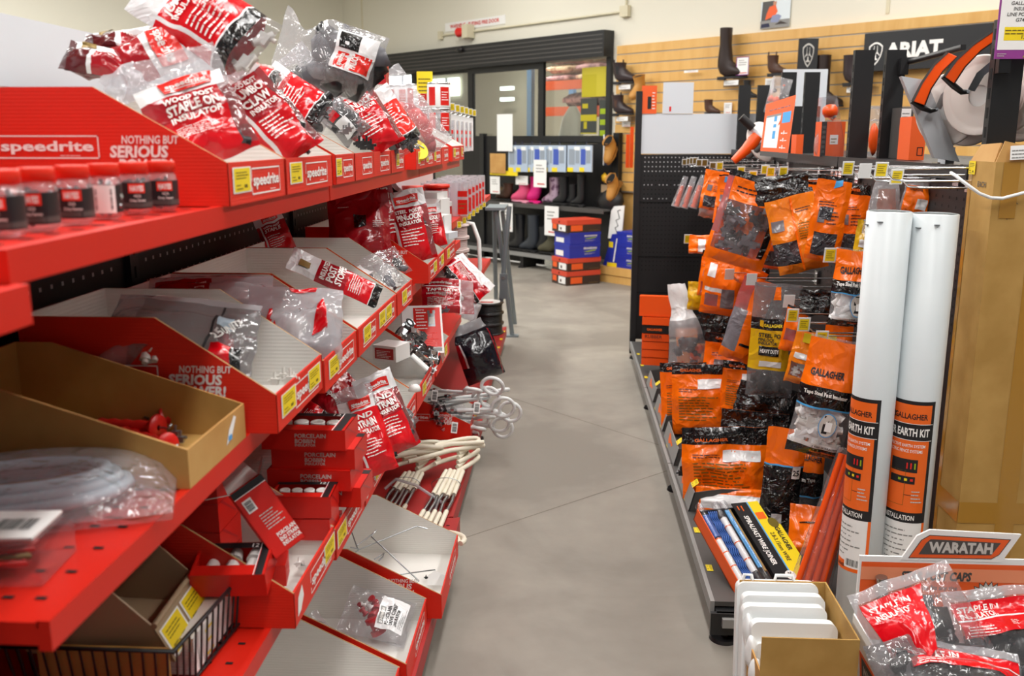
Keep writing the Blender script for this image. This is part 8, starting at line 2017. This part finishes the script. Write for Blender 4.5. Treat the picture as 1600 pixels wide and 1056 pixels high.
# ------------------------------------------------------------------ boot rack in front of the glass doors
UN = 0.36
us1 = PW(944, 300, UN)[0]; us0 = PW(700, 300, UN)[0]
rt = thing('boot_rack', 'black boot rack with two shelves in front of the glass doors', 'rack', M=wallM(us0, 0.12, 0))
RM = lambda s, n: (s - us0, -(n - 0.12))
zh = PW(870, 212, UN)[1]; zsh = PW(870, 322, UN)[1]; zb = PW(830, 396, UN)[1]
Ld = us1 - us0
m = MB(); m.span((0, 0, 0.1), (Ld, 0.012, zh), 'black_peg'); m.build('back_panel', rt)
m = MB(); zt = zh; m.span((PW(810, 215, UN)[0] - us0, -0.02, zh - 0.07), (Ld, 0.0, zh + 0.0), 'black_metal'); m.build('header_rail', rt)
for x in (Ld - 0.08, PW(770, 300, UN)[0] - us0 - 0.5):
    m = MB(); m.span((x, -0.03, 0.02), (x + 0.08, 0.03, zh + 0.03), 'black_metal'); m.build('upright', rt)
for z in (zsh, zb):
    m = MB(); m.span((0, -(UN - 0.12), z - 0.02), (Ld, 0, z), 'dark_grey'); m.span((0, -(UN - 0.12) - 0.012, z - 0.045), (Ld, -(UN - 0.12), z), 'mid_grey' if z == zb else 'dark_grey'); m.build('shelf', rt)
for px in (812, 905):
    x = PW(px, 410, UN)[0] - us0; m = MB(); m.span((x - 0.03, -(UN - 0.12) + 0.03, 0.0), (x + 0.03, 0, zb - 0.02), 'black_metal'); m.cyl((x, -0.2, 0), (x, -0.2, 0.015), 0.05, 'black_plastic', 16); m.build('leg', rt)
def rboot(name, label, xh, xt, ys, yt, mat, n=UN - 0.09, flip=False, **k):
    a = PW(xh, ys, n); b = PW(xt, ys, n); z = (zsh if ys < 340 else zb) + 0.001; L = abs(b[0] - a[0]); h = max(0.2, PW(xh, yt, n)[1] - z)
    M_ = wallM(a[0], n, z) @ Matrix.Rotation(math.radians(180 if b[0] < a[0] else 0), 4, 'Z')
    boot(name, label, M_, L, h, 1.0, mat, **k)
rboot('gumboot', 'dusty pink short gumboot on the upper rack shelf', 826, 800, 318, 290, 'gum_rose', sole='gum_pale'); rboot('gumboot', 'bright hot pink gumboot on the upper rack shelf, tallest pink one', 845, 816, 318, 278, 'gum_pink', n=UN - 0.14, sole='gum_pink')
rboot('gumboot', 'lilac patterned boot with dark foot on the upper rack shelf', 872, 848, 319, 279, 'gum_lilac', sole='black_rubber')
rboot('gumboot', 'black insulated boot beside the lilac patterned one', 886, 864, 320, 278, 'gum_black'); rboot('gumboot', 'black boot with blue ring in the middle of the black upper boots', 900, 879, 320, 290, 'gum_black', n=UN - 0.13); rboot('gumboot', 'tall black boot at the end of the upper rack shelf', 913, 892, 321, 274, 'gum_black')
rboot('gumboot', 'dark camouflage shoe at the far end of the upper rack shelf', 800, 776, 316, 300, 'leather_brown', n=UN - 0.12)
rboot('gumboot', 'tall black gumboot on the lower rack shelf beside the white price sheet', 818, 794, 390, 337, 'gum_black'); rboot('gumboot', 'tall dark blue grey gumboot in the middle of the lower rack shelf', 840, 813, 394, 338, 'gum_slate'); rboot('gumboot', 'black gumboot leaning beside the blue grey one', 858, 829, 395, 356, 'gum_black', n=UN - 0.14); rboot('gumboot', 'short olive boot on the lower rack shelf behind the shoe boxes', 872, 842, 396, 370, 'gum_olive')
m = MB(); m.span((0, 0, 0), (0.2, 0.12, 0.16), 'sack_brown'); tag(m.build('carton', M=wallM(PW(776, 310, UN - 0.2)[0], UN - 0.2, zsh + 0.001)), 'brown camouflage printed carton behind the camouflage shoe', 'carton')
# insole packets hanging from the rail
for k, (px, w_) in enumerate([(806, 20), (818, 18), (832, 22), (846, 20), (860, 22), (876, 22), (900, 24), (918, 20)]):
    a = PW(px - w_ / 2, 268, UN + 0.02); b = PW(px + w_ / 2, 224, UN + 0.02); W_ = b[0] - a[0]; H_ = b[1] - a[1]
    r2 = thing('insole_packet', 'hanging insole packet with blue picture, %s from the white sheet' % OD[k], 'packet', M=wallM(a[0], UN + 0.02 + 0.012 * (k % 2), a[1]), group='hanging insole packets')
    m = MB(); m.span((0, -0.016, 0), (W_, 0, H_ * 0.93), 'pale_blue'); f = XP((0, -0.0165, 0)); m.patch(f, W_ * 0.1, W_ * 0.5, H_ * 0.25, H_ * 0.8, 'insole_blue' if k % 2 else 'insole_grey'); m.patch(f, W_ * 0.0, W_ * 0.4, 0.0, H_ * 0.15, 'yellow_tag'); m.patch(f, W_ * 0.55, W_ * 0.9, H_ * 0.3, H_ * 0.75, 'insole_grey'); m.patch(f, W_ * 0.45, W_ * 0.85, H_ * 0.76, H_ * 0.88, 'paper_white'); m.build('sleeve', r2)
    m = MB(); m.tube([(W_ / 2, -0.008, H_ * 0.93), (W_ / 2, -0.008, H_), (W_ / 2, 0.18 if False else -0.008, H_ + 0.02)], 0.006, 'navy_print', 6); m.build('hanger', r2)
    m = MB(); s_ = a[0] + W_ / 2; m.tube([(0, 0, 0), (0, -(UN - 0.10), 0)], 0.004, 'chrome', 6); tag(m.build('peg_hook', M=wallM(s_, 0.13, b[1] - H_ * 0.02)), 'rail hook carrying the %s insole packet' % OD[k], 'hook', 'boot rack hooks')
card('plain white paper sheet hanging at the end of the boot rack rail', 777, 178, 801, 236, UN + 0.06, fine=False, name='paper_sheet')
card('white price sheet hanging in front of the pink gumboots', 834, 250, 854, 292, UN + 0.06); card('white price sheet hanging below the upper rack shelf', 851, 323, 873, 367, UN + 0.04); card('white price sheet hanging by the grey trestle', 781, 318, 801, 360, UN + 0.04); card('small white card above the pink gumboots', 806, 275, 825, 288, UN - 0.02)
card('packet card with blue feet pictures at the end of the rack', 766, 240, 790, 270, UN + 0.05, 'kraft_light', False, 'insole_card'); card('yellow and white list card beside the camouflage carton', 766, 276, 781, 302, UN + 0.02, 'paper_white', True, 'list_card'); card('yellow shelf strip under the insole card', 766, 268, 809, 273, UN + 0.03, 'yellow_tag', False, 'shelf_strip')

# shoe boxes
BR = math.radians(31)
HS = [0.147, 0.137, 0.141, 0.122, 0.130]
z = 0.0
kinds = [('red', 'bottom red lidded shoe box of the stack in front of the boot rack'), ('red', 'second red lidded shoe box from the bottom of the stack'), ('blue', 'lower of the two blue shoe boxes in the stack'), ('blue', 'upper of the two blue shoe boxes in the stack'), ('red', 'red lidded shoe box on top of the stack')]
def shoe_box(label, M_, w_, d_, h_, kind, group):
    r2 = thing('shoe_box', label, 'shoe box', M=M_, group=group)
    body = 'box_brown' if kind == 'red' else 'box_blue'
    m = MB(); m.span((0.004, 0.004, 0), (w_ - 0.004, d_ - 0.004, h_ - 0.004), body); f = XP((0, 0.0035, 0)); e = plane((0.0035, d_, 0), (0, -1, 0), (0, 0, 1), (-1, 0, 0))
    if kind == 'red':
        m.patch(f, 0.05, 0.19, h_ * 0.12, h_ * 0.58, 'orange_card'); m.patch(f, -0.0 + 0.004, 0.0, 0, 0, 'orange_card') if False else None; m.fine(f, w_ * 0.66, w_ * 0.95, h_ * 0.12, h_ * 0.2, 1, 'brass')
        m.patch(e, 0.02, 0.10, h_ * 0.2, h_ * 0.6, 'orange_card'); m.patch(e, d_ * 0.45, d_ * 0.9, h_ * 0.1, h_ * 0.6, 'paper_white'); m.patch(e, d_ * 0.55, d_ * 0.65, h_ * 0.2, h_ * 0.4, 'leather_brown', 0.0014)
    else:
        m.text('Blundstone', 'white_ink', f, w_ * 0.46, h_ * 0.62, h_ * 0.2, 0.001, width=w_ * 0.42, bold=0.02, shear=0.2); m.poly(f, [(w_ * 0.46, h_ * 0.46), (w_ * 0.86, h_ * 0.58), (w_ * 0.84, h_ * 0.5), (w_ * 0.6, h_ * 0.4)], 'poster_green', 0.001); m.fine(f, w_ * 0.48, w_ * 0.84, h_ * 0.24, h_ * 0.36, 2, 'grey_ink', 0.001)
        m.patch(e, d_ * 0.1, d_ * 0.6, h_ * 0.1, h_ * 0.5, 'paper_white')
    m.build('body', r2)
    m = MB(); m.span((0, 0, h_ - 0.05 if kind == 'red' else h_ - 0.03), (w_, d_, h_), 'box_red' if kind == 'red' else 'box_blue'); m.cyl((0.0, d_ * 0.5, h_ - 0.025), (-0.001, d_ * 0.5, h_ - 0.025), 0.012, 'hole_dark', 10) if kind == 'red' else None; m.build('lid', r2)
for k, (kd, lb) in enumerate(kinds):
    off = [0.0, 0.01, 0.03, 0.04, -0.005][k]
    Mx = Matrix.Translation((0.02 + off * 0.8, 9.5 + off * 0.3, z)) @ Matrix.Rotation(BR + 0.03 * (k % 2), 4, 'Z')
    shoe_box(lb, Mx, 0.415 - (0.035 if kd == 'blue' else 0), 0.31, HS[k] - 0.001, kd, 'shoe boxes stacked on the floor'); z += HS[k]
z = 0.1705
for k in range(3):
    s_ = PW(963, 400, 0.42)[0]
    shoe_box(['bottom', 'middle', 'top'][k] + ' blue shoe box of the small stack on the plinth', wallM(s_, 0.42, z), 0.30, 0.3, 0.125, 'blue', 'blue shoe boxes on the plinth'); z += 0.1265
a = PW(942, 418, 0.40)
m = MB(); m.prism([(0, 0), (0.24, 0), (0.26, 0.34), (0.12, 0.34)], 0.12, 'box_blue', XP((0, 0, 0))); f = XP((0, -0.001, 0)); m.patch(f, 0.08, 0.14, 0.2, 0.26, 'yellow_tag'); m.patch(f, 0.06, 0.2, 0.0, 0.04, 'yellow_tag'); m.poly(f, [(0.14, 0.05), (0.16, 0.05), (0.2, 0.3), (0.185, 0.3)], 'paper_white')
tag(m.build('display_wedge', M=wallM(a[0], 0.40, 0.1705)), 'blue and yellow wedge display beside the blue shoe boxes on the plinth', 'display')
a = PW(950, 372, 0.25); m = MB(); m.prism([(0, 0), (0.19, 0.0), (0.22, 0.36), (0.04, 0.34)], 0.01, 'paper_white', XP((0, 0, 0))); f = XP((0, -0.0008, 0)); m.tube([f(0.08, 0.04), f(0.13, 0.06), f(0.10, 0.12), f(0.14, 0.14), f(0.11, 0.2), f(0.16, 0.22), f(0.13, 0.3), f(0.17, 0.31)], 0.005, 'black_ink', 5)
tag(m.build('script_banner', M=wallM(a[0], 0.25, max(0.172, a[1]))), 'white banner board with black handwriting script above the blue wedge', 'banner')
a = PW(938, 334, 0.2); m = MB(); m.lump((0.14, 0, 0.14), 0.14, 'black_rubber', 4, (1.2, 0.6, 1.0), 2, 0.3); tag(m.build('dark_bag', M=wallM(a[0], 0.2, a[1])), 'dark fabric bag hanging between the boot rack and the slat wall', 'bag')
a = PW(941, 300, 0.2); m = MB(); m.span((0, -0.02, 0), (0.2, 0, 0.08), 'beige_plastic'); m.lump((0.05, -0.02, 0.15), 0.05, 'bag_yellow', 2, (1, 0.6, 1), 1, 0.4); tag(m.build('display_card', M=wallM(a[0], 0.2, a[1])), 'beige card with yellow tag above the dark fabric bag', 'card')
a = PW(945, 258, 0.2); m = MB(); m.span((0, -0.03, 0), (0.09, 0, 0.32), 'navy_print'); m.patch(XP((0, -0.0305, 0)), 0, 0.015, 0, 0.32, 'paper_white', 0.0006); tag(m.build('folded_trousers', M=wallM(a[0], 0.2, a[1])), 'dark blue folded garment with white stripe hanging by the door jamb', 'garment')
for k, x in enumerate((980, 986)):
    a = PY(x, 262, 6.6); b = PY(x, 198 + 12 * (1 - k), 6.6); m = MB(); m.span((-0.012, -0.01, 0), (0.012, 0.01, b.z - a.z), 'orange_plastic'); tag(m.build('orange_strip', loc=a), ['shorter', 'taller'][k] + ' orange strip standing beyond the black gondola end', 'strip')
